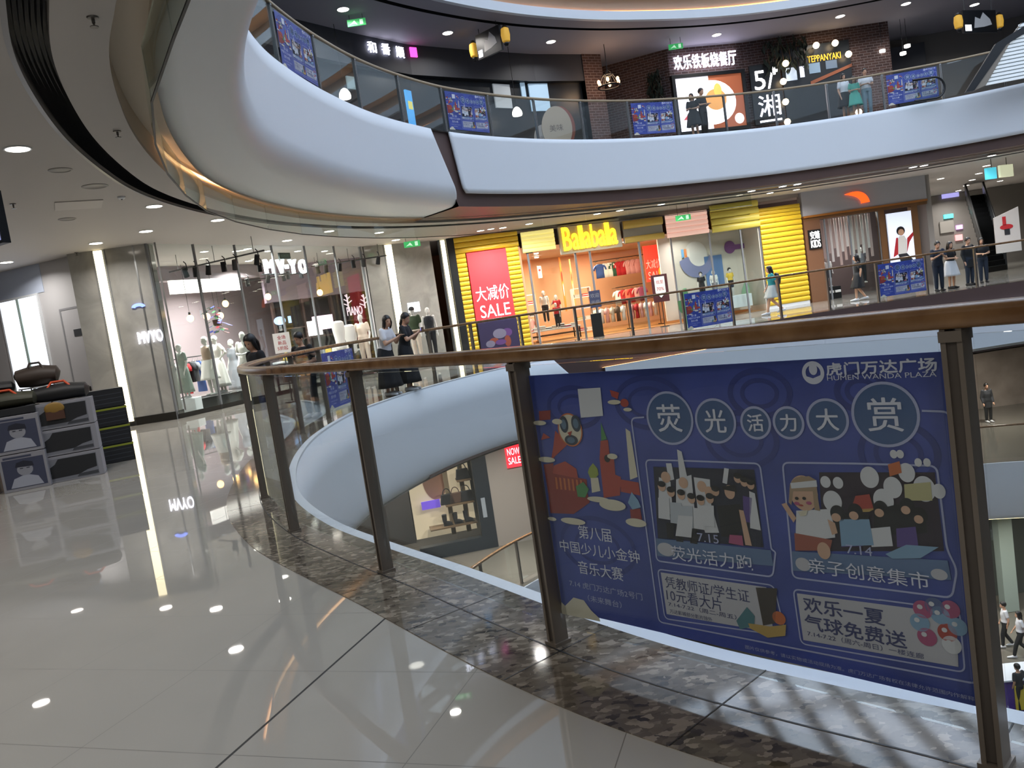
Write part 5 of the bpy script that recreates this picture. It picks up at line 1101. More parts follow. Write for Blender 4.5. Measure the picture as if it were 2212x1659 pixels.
# notice stands at the door
o = sign_board(1430, 592, 652, 31.2, 'dark red framed arrow notice on a stand at the shop door', .62, mat('maroon_board', '4a1f22', .5), None, None)
pl = Pl((floor_at(1430, 652, 31.18)[0] - .5, 31.18), (floor_at(1430, 652, 31.18)[0] + .5, 31.18)); zt_, zb_ = aty(1430, 592, 31.2)[2], aty(1430, 652, 31.2)[2]; hh = zt_ - zb_
mb = MB(); pl.poly(mb, [(.3, zt_ - .08), (.7, zt_ - .08), (.7, zb_ + hh * .35), (.5, zb_ + hh * .15), (.3, zb_ + hh * .35)], .01, M_wcl); mb.build('white_arrow', o)
mb = MB(); pl.text(mb, '低至', (.36, zb_ + hh * .64, .64, zb_ + hh * .82), .014, M_redc, 0, False); pl.text(mb, '70%', (.36, zb_ + hh * .4, .64, zb_ + hh * .56), .014, M_redc, 0, False); mb.build('lettering', o)
sign_board(1288, 627, 664, 30.6, 'dark blue information post in front of the shop door', .42, mat('navy_board', '2c3450', .5), ['欢迎', '光临'], M_grc)
mb = MB(); p = floor_at(1290, 700, 30.6); mb.box((p[0], p[1] + .05, .45), (.4, .12, .9), M_black); tag(mb.build('post_base', bevel=.01), 'black pedestal under the dark blue information post', 'pedestal')
# ------------------------------------------------------------------ sports shop next door
PN = Pl(tuple(PBA.P(s1 + .1, 0)[:2]), tuple(aty(2012, 560, 33.2)[:2]))
LN = PN.len; ztn = PN.sz(1870, 455)[1]
mb = MB(); PN.slab(mb, (0, PN.sz(1780, 462)[1], LN, ZC0), .1, .4, mat('grey_bulkhead', 'aaaab0', .5)); struct(mb, 'wall_back.006')
o = empty('swoosh_logo', PN.pt(1850, 428), 'orange curved wing logo on the grey bulkhead', 'logo'); c0, c1, c2 = PN.sz(1823, 421, .1), PN.sz(1852, 416, .1), PN.sz(1877, 436, .1); cb = PN.sz(1850, 425, .1)
mb = MB(); n_ = 12; top_ = [tuple((1 - t) ** 2 * np.array(c0) + 2 * t * (1 - t) * np.array((c1[0] + .3, c1[1] + .22)) + t * t * np.array(c2)) for t in np.linspace(0, 1, n_)]; bot_ = [tuple((1 - t) ** 2 * np.array((c2[0] - .35, c2[1] - .02)) + 2 * t * (1 - t) * np.array((cb[0] + .2, cb[1] - .0)) + t * t * np.array(c0)) for t in np.linspace(0, 1, n_)]
PN.poly(mb, top_ + bot_[:-1], .18, glow('orange_logo', 'ff5a1e', 1.8), .06); mb.build('wing', o)
M_wb = mat('brown_frame', '6b4a2c', .4)
fn = empty('wood_shopfront', PN.P(0, 0), 'brown wood door surround of the sports shop', 'shopfront')
zl = PN.sz(1780, 466)[1]
for nm_, q in (('lintel', (0, zl - .12, LN, zl + .02)), ('left_panel', (0, 0, PN.sz(1778, 560)[0], zl - .12)), ('middle_post', (PN.sz(1906, 560)[0], 0, PN.sz(1918, 560)[0], zl - .12)), ('right_post', (PN.sz(1976, 560)[0], 0, PN.sz(1990, 560)[0], zl - .12))):
    mb = MB(); PN.slab(mb, q, .08, .25, M_wb if nm_ != 'left_panel' else mat('brown_panel', '74513a', .4)); mb.build(nm_, fn)
mb = MB(); PN.slab(mb, (0, zl, LN, zl + .08), .14, .3, mat('orange_wood', 'a0662a', .4)); mb.build('orange_fascia', fn)
PNB = Pl(tuple(PN.P(-1, 0, -3)[:2]), tuple(PN.P(LN + 1, 0, -3)[:2])); mb = MB(); PNB.slab(mb, (0, 0, PNB.len, ZC0), 0, .2, mat('rose_grey_wall', '5e4f4e', .7)); struct(mb, 'wall_back.007')
for px_ in (1812, 1872):
    q = PN.P(PN.sz(px_, 500)[0], 3.6, -1.2); o = empty('shop_ceiling_lamp', q, 'white ceiling lamp inside the sports shop, %s' % ('near the lit square sign' if px_ == 1812 else 'near the photo light box'), 'ceiling light', 'lamps inside the sports shop')
    mb = MB(); mb.lathe([(.12, .1), (.12, 0), (.1, -.01)], (0, 0, 0), M_disc, 14); mb.build('lens', None).parent = o
    ld = bpy.data.lights.new('shop_lamp', 'AREA'); ld.shape = 'DISK'; ld.size = .4; ld.energy = 70; l = bpy.data.objects.new('shop_lamp', ld); COL.objects.link(l); l.parent = o; l.location = (0, 0, -.05)
r = PN.rect((1748, 501), (1772, 533), .1); o = empty('shop_sign', PN.P(r[0], r[1]), 'small white lit square sign on the brown panel', 'shop sign')
mb = MB(); PN.slab(mb, (r[0] - .06, r[1] - .06, r[2] + .06, r[3] + .06), .14, .06, M_black); mb.build('sign_back', o)
mb = MB(); PN.text(mb, '安踏', (r[0], r[1] + (r[3] - r[1]) * .52, r[2], r[3]), .17, glow('letter_white2', 'ffffff', 4.0), .02); PN.text(mb, 'KIDS', (r[0], r[1], r[2], r[1] + (r[3] - r[1]) * .46), .17, glow('letter_white2', 'ffffff', 4.0), .02); mb.build('lettering', o)
dc = empty('strip_curtain', PN.P(2, 2), 'row of pale hanging strips in the sports shop entrance', 'hanging strips'); a0, a1 = PN.sz(1785, 520)[0], PN.sz(1902, 520)[0]
for i in range(20):
    s = a0 + (a1 - a0) * (i + .5) / 20; mb = MB(); h_ = 1.2 + .9 * ((i * 7) % 5) / 5; PN.slab(mb, (s - .05, zl - .15 - h_, s + .05, zl - .12), -.6, .03, [mat('strip_white', 'e0d8d4', .6), mat('strip_rose', 'c0a8a2', .6)][i % 2]); mb.build('strip', dc)
wN = empty('window_4', PN.P(a0, 0), None, None, kind='structure'); mb = MB(); PN.slab(mb, (a0 + (a1 - a0) * .45, .05, a1, zl - .12), .0, .012, M_glass2); mb.build('pane', wN)
for f_ in (.0, .45, 1.0): mb = MB(); s = a0 + (a1 - a0) * f_; PN.slab(mb, (s - .03, 0, s + .03, zl - .12), .02, .06, M_grey); mb.build('mullion', wN)
s = PN.sz(1808, 600)[0]; q = PN.P(s, 0, -.7); figure('mannequin', 'child mannequin in white top in the sports shop entrance', 'mannequin', (q[0], q[1], .5), pi, 1.25, 'stand', 0, 'tee', M_wcl, 'shorts', M_dkc, mannequin=True, group='sports shop mannequins', voxel=.016, sc_head=1.2)
s = PN.sz(1885, 560)[0]; q = PN.P(s, 0, -.9); figure('mannequin', 'grey clad mannequin at the right of the sports shop entrance', 'mannequin', (q[0], q[1], .45), pi, 1.5, 'akimbo', 0, 'tee', M_grc, 'trousers', M_dkc, mannequin=True, group='sports shop mannequins', voxel=.016)
q = PN.P(PN.sz(1808, 640)[0], 0, -.7); o = empty('shoe_rack', (q[0], q[1], 0), 'small rack of sports shoes under the child mannequin', 'shoe rack', None, PN.ang())
mb = MB(); mb.box((0, 0, .25), (.9, .4, .5), M_black); mb.build('rack_body', None).parent = o
for k in range(3): mb = MB(); mb.box((-.3 + .3 * k, -.21, .3), (.24, .08, .1), M_wcl); mb.build('shoe_box', None, bevel=.01).parent = o
r = PN.rect((1917, 456), (1975, 590), .1); r = (PN.sz(1919, 520)[0], PN.sz(1940, 588)[1], PN.sz(1973, 520)[0], PN.sz(1945, 458)[1]); o = empty('photo_lightbox', PN.P(r[0], r[1]), 'tall white light box with a posing person in red and black', 'light box')
mb = MB(); PN.slab(mb, r, .06, .08, glow('photo_white', 'dfe8fb', .9)); mb.build('lit_panel', o); W_ = r[2] - r[0]; H_ = r[3] - r[1]
def pp(u, v): return (r[0] + W_ * u, r[1] + H_ * v)
mb = MB(); PN.poly(mb, [pp(u, v) for u, v in ((.3, .30), (.66, .30), (.70, .52), (.62, .60), (.40, .60), (.30, .50))], .072, M_wcl); mb.build('white_top', o)
mb = MB(); PN.poly(mb, [pp(u, v) for u, v in ((.1, .26), (.3, .3), (.36, .58), (.28, .58))], .075, M_redc); PN.poly(mb, [pp(u, v) for u, v in ((.66, .3), (.72, .55), (.98, .64), (.98, .58), (.8, .48))], .075, M_redc); mb.build('red_jacket', o)
mb = MB(); PN.poly(mb, [pp(u, v) for u, v in ((.3, .3), (.66, .3), (.98, .12), (.95, .04), (.4, .12))], .074, M_dkc); mb.build('black_trousers', o)
mb = MB(); PN.disc(mb, pp(.5, .66), W_ * .12, H_ * .055, .076, M_skin); mb.build('face', o); mb = MB(); PN.disc(mb, pp(.49, .685), W_ * .17, H_ * .075, .0745, M_hair); mb.build('hair', o)
# ------------------------------------------------------------------ corridor at the right
mb = MB(); PW2 = Pl(tuple(PN.P(LN, 0)[:2]), (28, 59.5)); PW2.slab(mb, (0, 0, PW2.len, ZC0), 0, .2, mat('corridor_wall', '8a8683', .6)); struct(mb, 'wall_back.008')
mb = MB(); mb.box((36, 58, 2.2), (20, .3, 4.44), mat('corridor_end', '807c78', .6)); struct(mb, 'wall_back.009')
def lightbox(name, l, cat, pl, tl, br, m, off=0.0, dep=.08):
    r = pl.rect(tl, br); mb = MB(); pl.slab(mb, r, off, dep, m); o = mb.build(name); return tag(o, l, cat)
PC1 = Pl(tuple(aty(2100, 470, 31.5)[:2]), tuple(aty(2200, 460, 31.0)[:2]))
r = PC1.rect((2145, 463), (2205, 512)); o = empty('figure_panel', PC1.P(r[0], r[1]), 'white slanted display panel with a red cartoonlike ornament', 'display panel')
mb = MB(); PC1.poly(mb, [(r[0], 0.9), (r[2], .9), (r[2], r[3] + .15), (r[0], r[3] - .15)], 0, mat('panel_white', 'c9c4c0', .5), .06); mb.build('panel', o)
mb = MB(); c = PC1.sz(2174, 490); PC1.disc(mb, (c[0], c[1]), .22, .1, .02, M_redc, .02); PC1.slab(mb, (c[0] - .12, c[1] + .05, c[0] + .0, c[1] + .4), .02, .02, M_redc); PC1.slab(mb, (c[0] - .08, c[1] - .3, c[0] + .1, c[1] - .08), .02, .02, M_dkc); mb.build('red_ornament', o)
PC2 = Pl(tuple(aty(2140, 370, 30.5)[:2]), tuple(aty(2200, 370, 31.0)[:2]))
o = empty('hanging_sign', PC2.pt(2155, 370), 'turquoise and cream hanging wayfinding sign over the corridor', 'sign'); r1 = PC2.rect((2131, 363), (2154, 385)); r2 = PC2.rect((2160, 357), (2190, 380))
mb = MB(); PC2.slab(mb, r1, 0, .1, glow('turquoise_lit', '58d0e6', 1.0)); mb.build('turquoise_face', o); mb = MB(); PC2.slab(mb, r2, 0, .1, glow('cream_lit', 'dfe2bf', .8)); mb.build('cream_face', o)
mb = MB(); [mb.tube([PC2.P((r_[0] + r_[2]) / 2, r_[3]), PC2.P((r_[0] + r_[2]) / 2, ZC0)], .015, M_steel, 6) for r_ in (r1, r2)]; mb.build('drop_rods', o)
PC3 = Pl(tuple(aty(2030, 480, 47.2)[:2]), tuple(aty(2110, 470, 47.2)[:2]))
for (tl, br, c, e, l) in [((2035, 418), (2072, 424), 'a8a4e8', 1.2, 'violet lit sign strip over the corridor'), ((2039, 464), (2060, 470), '58d8d8', 1.5, 'turquoise lit strip deep in the corridor'), ((2066, 487), (2080, 494), 'e0a0f0', 2.0, 'pink lit sign deep in the corridor'), ((2064, 508), (2080, 518), 'f0a0a0', 1.5, 'rosy lit display at head height in the corridor'), ((2030, 480), (2062, 500), '8a8680', .4, 'grey lit shop window deep in the corridor')]:
    lightbox('lit_sign', l, 'lit sign', PC3, tl, br, glow('sg' + c, c, e))
mb = MB(); mb.box((33, 47.4, 2.2), (24, .2, 4.44), mat('corridor_end', '9a9692', .6)); struct(mb, 'wall_back.018')
for i, (x, y) in enumerate(((22, 42), (27, 43), (20, 36))): downlight(0, 0, 'corridor ceiling lamp %s' % ['before the grey end wall', 'at the right of the grey end wall', 'left of the escalator foot'][i], group='row of corridor downlights', power=170, xy=(x, y))  # extra lamps added to brighten the dark corridor and its end wall
# escalator rising beyond
es = empty('escalator', aty(2110, 540, 38), 'dark escalator rising beyond the leaning people', 'escalator'); p0_ = aty(2128, 535, 37.0); p1_ = aty(2085, 425, 42.0); p0_[2] = 0; 
w_ = np.array([1.1, .3, 0])
mb = MB(); n_ = 16
for i in range(n_):
    a, b = lerp(p0_, p1_, i / n_), lerp(p0_, p1_, (i + 1) / n_); mb.prism([a, a + w_, (a + w_) * [1, 1, 0] + [0, 0, b[2]], a * [1, 1, 0] + [0, 0, b[2]]], (b - a) * [1, 1, 0], M_black)
mb.build('steps', es)
for k in (0, 1):
    mb = MB(); q0, q1 = p0_ + w_ * k, p1_ + w_ * k; mb.prism([q0, q1, q1 + [0, 0, .9], q0 + [0, 0, .9]], (.05, .02, 0), mat('balustrade', '44484c', .3)); mb.build('balustrade', es)
    mb = MB(); mb.tube([q0 + [0, 0, .95], q1 + [0, 0, .95]], .05, M_black, 8); mb.build('handrail', es)
# ------------------------------------------------------------------ people on this floor
M_bk = mat('black_fabric', '15161a', .8); M_wh = mat('white_shirt', 'd9d9dc', .8); M_teal = mat('teal_shirt', '2b8f94', .8); M_navy = mat('navy_shirt', '1b2536', .8); M_pale = mat('pale_shorts', 'b7bcb9', .8); M_mint = mat('mint_dress', '58b4a0', .8); M_jean = mat('pale_jeans', '7f95a0', .8); M_vest = mat('charcoal_vest', '2b2c30', .8)
figure('person', 'person with short black hair in a black wide neck top, left of the railing bend', 'person', (-3.84, 12.5, 0), 2.35, 1.72, 'stand', .06, 'tee', M_bk, 'trousers', M_bk, 'bob', headturn=.3, nod=.35, over=dict(neck=(0, .01, 1.41)))
figure('person', 'person in dark clothes behind the railing next to the white notice', 'person', floor_at(652, 740, 15.6), 2.8, 1.68, 'hold', .1, 'tee', M_bk, 'trousers', M_bk, 'short', headturn=-.3, nod=.3)
figure('person', 'person with long black hair in white shirt and black skirt leaning on the railing', 'person', floor_at(828, 740, 17.9), 4.35, 1.80, 'rail', .22, 'tee', M_wh, 'long_skirt', M_bk, 'long', headturn=-.5, over=None)
f, J, k = figure('person', 'person in black top holding a blue lit phone over the railing', 'person', floor_at(872, 740, 18.5), 4.5, 1.80, 'rail', .16, 'tee', M_bk, 'long_skirt', M_bk, 'tail', headturn=-.2, nod=.2)
mb = MB(); c = (J['wl'] + J['wr']) / 2 + np.array([0, .1, .06]); mb.box(c, (.15, .012, .08), M_black); mb.box(c + np.array([0, -.008, 0]), (.14, .004, .07), glow('phone_screen', '5a6cff', 3.0)); held(f, mb, 'phone', False)
f, J, k = figure('person', 'person in teal shirt and pale shorts walking with a black backpack', 'person', floor_at(1668, 620, 28.3), 1.45, 1.70, 'walk', .04, 'tee', M_teal, 'short_skirt', M_pale, 'long')
mb = MB(); mb.tube([(0, -.16, .98), (0, -.2, 1.05), (0, -.22, 1.2), (0, -.18, 1.34), (0, -.14, 1.38)], [(.1, .05), (.15, .09), (.15, .1), (.12, .07), (.06, .03)], M_bk, 14); held(f, mb, 'backpack')
figure('person', 'person with long hair in a black dress walking past the sports shop', 'person', floor_at(1853, 590, 29.0), 1.3, 1.66, 'walk2', 0, 'dress', M_bk, 'skirt', M_bk, 'long')
figure('person', 'person in dark navy shirt leaning on the far railing, left of the group', 'person', floor_at(2024, 560, 27.3), pi - .1, 1.70, 'rail', .18, 'tee', M_navy, 'trousers', M_navy, 'short', shoe_m=M_bk)
figure('person', 'person with long hair in black and a white skirt at the far railing', 'person', floor_at(2052, 560, 27.8), pi + .3, 1.62, 'hold', .05, 'tee', M_bk, 'skirt', M_wh, 'long', shoe_m=M_bk)
figure('person', 'person in black jacket at the far railing right of the white skirt', 'person', floor_at(2092, 560, 28.2), pi + .2, 1.68, 'stand', .04, 'coat', M_bk, 'trousers', M_navy, 'short', shoe_m=M_bk)
figure('person', 'person in dark clothes at the right end of the group before the escalator', 'person', floor_at(2122, 560, 28.6), pi - .3, 1.60, 'hold', .04, 'tee', M_bk, 'trousers', M_navy, 'bob', shoe_m=M_bk)
# ------------------------------------------------------------------ blue event banner on the railing glass
pa, pb = G0.at(posts0[2]), G0.at(posts0[1])
PBN = Pl(pa, pb); OFF = -0.022
def U(x, y): return PBN.sz(x, y, OFF)
c4 = [U(1145, 815), U(2058, 753), U(2122, 1512), U(1214, 1327)]
BX0, BX1 = (c4[0][0] + c4[3][0]) / 2, (c4[1][0] + c4[2][0]) / 2; BZ0, BZ1 = (c4[2][1] + c4[3][1]) / 2, (c4[0][1] + c4[1][1]) / 2
qb = PBN.P(BX0, 0, OFF)
BN = empty('event_banner', (qb[0], qb[1], 0), 'large blue event banner with ringed title characters between the two nearest posts', 'banner', 'blue event banners on the railings', PBN.ang())
class BM(MB):
    lay = 0
    def pg(s, pts, m, k=1): s.add([(x - BX0, -.0012 * k, z) for x, z in pts], [tuple(range(len(pts)))], m)
    def px(s, pts, m, k=1): s.pg([U(*p) for p in pts], m, k)
    def el(s, c, rx, ry, m, k=1, n=36):
        C = U(*c); w = (U(c[0] + rx, c[1])[0] - U(c[0] - rx, c[1])[0]) / 2; h = (U(c[0], c[1] - ry)[1] - U(c[0], c[1] + ry)[1]) / 2
        s.pg([(C[0] + w * cos(2 * pi * i / n), C[1] + h * sin(2 * pi * i / n)) for i in range(n)], m, k); return C, w, h
    def rng(s, c, rx, ry, t, m, k=1, n=40):
        C = U(*c); w = (U(c[0] + rx, c[1])[0] - U(c[0] - rx, c[1])[0]) / 2; h = (U(c[0], c[1] - ry)[1] - U(c[0], c[1] + ry)[1]) / 2; V = []
        for i in range(n):
            a = 2 * pi * i / n; V += [(C[0] + w * cos(a) - BX0, -.0012 * k, C[1] + h * sin(a)), (C[0] + (w - t) * cos(a) - BX0, -.0012 * k, C[1] + (h - t) * sin(a))]
        s.add(V, [(2 * i, 2 * i + 1, (2 * i + 3) % (2 * n), (2 * i + 2) % (2 * n)) for i in range(n)], m)
    def line(s, pts, t, m, k=1, rnd=True):
        P = [np.array(U(*p)) for p in pts]; Q = [P[0]]
        for i in range(1, len(P) - 1):                               # rounded corners
            a, b, c = P[i - 1], P[i], P[i + 1]; r = min(.022, np.linalg.norm(b - a) * .4, np.linalg.norm(c - b) * .4); u = b + (a - b) / np.linalg.norm(a - b) * r; v = b + (c - b) / np.linalg.norm(c - b) * r
            Q += [(1 - f) ** 2 * u + 2 * f * (1 - f) * b + f * f * v for f in np.linspace(0, 1, 6)]
        Q.append(P[-1]); V = []
        for i, p in enumerate(Q):
            d = Q[min(i + 1, len(Q) - 1)] - Q[max(i - 1, 0)]; d /= np.linalg.norm(d) + 1e-9; n = np.array([-d[1], d[0]]) * t / 2
            V += [(*(p + n), 0), (*(p - n), 0)]
        s.add([(v[0] - BX0, -.0012 * k, v[1]) for v in V], [(2 * i, 2 * i + 1, 2 * i + 3, 2 * i + 2) for i in range(len(Q) - 1)], m)
    def txt(s, st, l, r, h, m, k=2, bold=0.0):
        a, b = U(*l), U(*r); xm, ym = (l[0] + r[0]) / 2, (l[1] + r[1]) / 2; z0 = (a[1] + b[1]) / 2; hh = U(xm, ym - h)[1] - U(xm, ym)[1]
        V, Fs, asp = text_geo(st)
        for o in ((0, 0),) if not bold else ((-bold, 0), (bold, 0), (0, bold), (0, -bold)):
            s.add([(a[0] + (b[0] - a[0]) * v[0] + o[0] - BX0, -.0012 * k - .00008 * (o[0] > 0), z0 + hh * v[1] + o[1]) for v in V], Fs, m)
def bb(name, mb): o = mb.build(name, None); o.parent = BN; return o
C_bg = noise_col(mat('banner_blue', '3a4a9c', .45), 2.6, '35458f', '4253a8', 3); C_ln = mat('banner_line', 'a9b0d6', .5); C_tx = mat('banner_text', 'd4d8ea', .5); C_in = mat('banner_teal', '3c5c8e', .5); C_cd = mat('banner_card', 'b9bac4', .5); C_dk = mat('banner_navy_text', '3a4170', .5); C_ph = mat('banner_photo', '1f2238', .5); C_cap = mat('banner_caption', '5f78a0', .5)
C_red = mat('print_red', 'a8453c', .6); C_red2 = mat('print_red_dark', '8a3430', .6); C_cr = mat('print_cream', 'cfcab8', .6); C_gr = mat('print_green', '4f8a55', .6); C_lg = mat('print_lime', '8f9f4a', .6); C_sk = mat('print_sky', '7fa3c4', .6); C_sn = mat('print_skin', 'c9a58e', .6); C_wt = mat('print_white', 'cfd2da', .6); C_bk = mat('print_black', '191a20', .6); C_or = mat('print_orange', 'c06a3c', .6); C_gd = mat('print_gold', 'b79a58', .6); C_pk = mat('print_pink', 'a8507a', .6); C_vi = mat('print_violet', '5a468c', .6); C_bw = mat('print_brown', '5b4630', .6)
mb = BM(); mb.prism([(0, 0, BZ0), (BX1 - BX0, 0, BZ0), (BX1 - BX0, 0, BZ1), (0, 0, BZ1)], (0, .003, 0), C_bg); bb('panel', mb)
C_sw = mat('banner_swirl', '2f3d86', .5)
for c, r_ in [((1240, 880), 60), ((1400, 870), 75), ((1640, 850), 70), ((1600, 950), 80), ((1940, 980), 90), ((1860, 845), 60), ((1290, 1180), 80)]:
    mb = BM(); mb.rng(c, r_, r_ * .8, .02, C_sw, 1); bb('swirl_ring', mb); mb = BM(); mb.rng(c, r_ * .6, r_ * .48, .015, C_sw, 1); bb('swirl_ring', mb)
mb = BM(); mb.rng((1757, 805), 24, 25, .012, C_tx, 2); mb.el((1757, 797), 9, 13, C_tx, 2); mb.px([(1738, 811), (1757, 817), (1776, 809), (1770, 823), (1757, 827), (1744, 824)], C_tx, 2); bb('mall_emblem', mb)
mb = BM(); mb.txt('虎门万达广场', (1787, 813), (2025, 799), 28, C_tx, 2, .0012); bb('mall_name', mb)
mb = BM(); mb.txt('HUMEN WANDA PLAZA', (1788, 823), (2024, 812), 11, C_tx, 2); bb('mall_name_latin', mb)
for ch, c, rx, ry in [('荧', (1447, 903), 50, 58), ('光', (1546, 909), 44, 49), ('活', (1633, 913), 33, 36), ('力', (1704, 913), 34, 36), ('大', (1788, 906), 46, 46), ('赏', (1912, 895), 74, 71)]:
    mb = BM(); C, w, h = mb.el(c, rx, ry, C_in, 2); mb.rng(c, rx, ry, .0085, C_ln, 3); bb('title_ring', mb)
    mb = BM(); V, Fs, asp = text_geo(ch); sx = w * 1.02; sz_ = h * 1.02
    for o in ((-.0012, 0), (.0012, 0), (0, .0012)): mb.add([(C[0] - BX0 + (v[0] - .5) * sx + o[0], -.0048 - abs(o[0]) * .1, C[1] + (v[1] - .5) * sz_ + o[1]) for v in V], Fs, C_tx)
    bb('title_character', mb)
mb = BM(); mb.line([(1392, 901), (1364, 903), (1424, 1343), (2112, 1477), (2052, 889), (1992, 887)], .006, C_ln, 2); bb('outer_frame', mb)
# left illustration
mb = BM(); mb.px([(1249, 840), (1298, 837), (1304, 898), (1256, 902)], C_wt, 3); bb('blank_white_card', mb)
mb = BM(); mb.el((1233, 928), 26, 36, C_cr, 4); mb.rng((1233, 928), 26, 36, .006, C_or, 4.5)
for c_, a_, b_ in (((1220, 916), 9, 18), ((1246, 914), 10, 18), ((1236, 950), 14, 11)): mb.el(c_, a_, b_, mat('print_slate', '2f3c4e', .6), 5); mb.el(c_, a_ * .6, b_ * .6, mat('print_steel_blue', '55708a', .6), 6)
mb.px([(1228, 934), (1238, 930), (1234, 942)], C_red, 6); bb('round_ball', mb)
mb = BM(); mb.px([(1200, 930), (1216, 945), (1225, 962), (1200, 985), (1190, 1000), (1196, 965)], C_red, 2); mb.px([(1175, 935), (1190, 945), (1170, 950)], C_red, 3)
mb.px([(1165, 888), (1190, 886), (1190, 906), (1166, 908)], C_red2, 2); mb.px([(1318, 842), (1338, 848), (1335, 862), (1322, 856)], C_red, 2); mb.el((1350, 870), 9, 9, C_red, 3); bb('red_sparks', mb)
for c, rx, ry in [((1168, 913), 14, 5), ((1206, 910), 11, 6), ((1329, 868), 14, 5), ((1358, 884), 9, 4), ((1183, 992), 18, 6), ((1325, 985), 11, 6), ((1240, 1125), 26, 7), ((1295, 1078), 24, 6), ((1325, 1090), 28, 12), ((1376, 1128), 22, 9), ((1195, 1120), 9, 4)]: mb = BM(); mb.el(c, rx, ry, C_cr, 6); bb('cloud', mb)
mb = BM(); mb.px([(1214, 1300), (1222, 1308), (1240, 1290), (1262, 1296), (1278, 1318), (1296, 1335), (1298, 1342), (1214, 1325)], C_cr, 3); bb('cloud', mb)
mb = BM(); mb.px([(1175, 1003), (1196, 1000), (1198, 1022), (1268, 1035), (1270, 1065), (1275, 1085), (1240, 1110), (1190, 1108), (1185, 1065)], C_red2, 2); mb.px([(1195, 1022), (1198, 1005), (1222, 996), (1246, 1012), (1250, 1033)], C_red, 3)
for k in range(7): x = 1200 + k * 9; mb.px([(x, 1030 + k), (x + 4, 1031 + k), (x + 7, 1056 + k), (x + 3, 1056 + k)], C_or, 3)
bb('red_hall', mb)
mb = BM(); mb.px([(1299, 912), (1312, 948), (1300, 952)], C_gr, 3); mb.px([(1298, 952), (1314, 950), (1318, 985), (1327, 990), (1330, 1025), (1342, 1030), (1340, 1070), (1305, 1075), (1300, 1030), (1296, 990)], C_red, 2); mb.el((1313, 990), 6, 8, C_bk, 4); mb.px([(1340, 1035), (1380, 1042), (1384, 1070), (1342, 1062)], C_red, 2); bb('red_tower', mb)
mb = BM(); mb.px([(1282, 1000), (1292, 1012), (1294, 1025), (1288, 1032), (1276, 1032), (1271, 1020), (1274, 1010)], C_lg, 3); mb.px([(1277, 1032), (1293, 1031), (1298, 1060), (1280, 1064)], C_cr, 3); mb.px([(1246, 1050), (1262, 1040), (1274, 1056), (1266, 1074), (1250, 1072)], C_gr, 5); bb('green_dome', mb)
mb = BM(); mb.px([(1352, 925), (1362, 932), (1378, 1030), (1362, 1036)], C_cr, 2); mb.px([(1366, 1062), (1380, 1080), (1386, 1095), (1368, 1100), (1358, 1085)], C_sk, 4); mb.px([(1362, 1100), (1384, 1098), (1388, 1122), (1364, 1120)], C_red2, 3); bb('pale_column', mb)
mb = BM(); mb.txt('第八届', (1252, 1162), (1323, 1172), 29, C_tx); mb.txt('中国少儿小金钟', (1212, 1190), (1384, 1217), 26, C_tx); mb.txt('音乐大赛', (1252, 1240), (1348, 1253), 28, C_tx); bb('contest_text', mb)
mb = BM(); mb.txt('7.14 虎门万达广场2号门', (1232, 1266), (1389, 1296), 14, C_ln); mb.txt('（未来舞台）', (1272, 1300), (1344, 1312), 14, C_ln); bb('contest_details', mb)
# first picture card
mb = BM(); mb.line([(1480, 995), (1642, 1001), (1667, 1186), (1676, 1192), (1670, 1246), (1419, 1211), (1416, 1166), (1395, 993), (1482, 995)], .006, C_ln, 2); bb('picture_frame', mb)
mb = BM(); mb.px([(1412, 1008), (1630, 1014), (1650, 1182), (1422, 1162)], C_ph, 2); bb('photo_print', mb)
mb = BM(); mb.px([(1418, 1162), (1666, 1188), (1672, 1222), (1421, 1200)], C_cap, 3); mb.el((1440, 1186), 18, 14, C_cd, 4); bb('caption_band', mb)
mb = BM()
for p in [[(1425, 1030), (1450, 1040), (1455, 1110), (1424, 1112)], [(1462, 1035), (1495, 1025), (1502, 1100), (1498, 1165), (1462, 1100)], [(1500, 1030), (1535, 1035), (1538, 1090), (1555, 1150), (1525, 1150), (1508, 1095)], [(1620, 1060), (1632, 1065), (1645, 1145), (1622, 1140)], [(1440, 1000), (1452, 1000), (1458, 1035), (1446, 1038)], [(1464, 970), (1474, 975), (1486, 1030), (1470, 1032)], [(1566, 1010), (1576, 1012), (1572, 1045), (1562, 1042)]]: mb.px(p, C_wt, 4)
for c in [(1440, 1030), (1478, 1042), (1518, 1050), (1534, 1062)]: mb.el(c, 10, 12, C_sn, 5)
bb('group_in_white', mb)
mb = BM()
for k, (x, y) in enumerate([(1432, 1050), (1452, 1062), (1474, 1068), (1496, 1076), (1516, 1080), (1536, 1076), (1548, 1060), (1610, 1040), (1596, 1032), (1624, 1046)]):
    mb.el((x, y), 8, 10, C_sn, 7); mb.el((x, y - 6), 8.5, 6.5, C_bk, 8)
bb('row_of_faces', mb)
mb = BM()
for x, y in [(1436, 1088), (1462, 1098), (1486, 1106), (1512, 1110), (1532, 1104)]: mb.px([(x - 12, y - 14), (x + 12, y - 13), (x + 14, y + 34), (x - 11, y + 30)], [C_wt, mat('print_cool_white', 'b4bcc8', .6)][(x // 2) % 2], 6)
for x, y in [(1450, 1128), (1500, 1140), (1470, 1136)]: mb.px([(x - 9, y), (x + 9, y + 1), (x + 8, y + 34), (x - 7, y + 32)], C_bk, 5)
mb.px([(1468, 1112), (1500, 1114), (1496, 1160), (1462, 1156)], C_wt, 7); bb('white_shirts', mb)
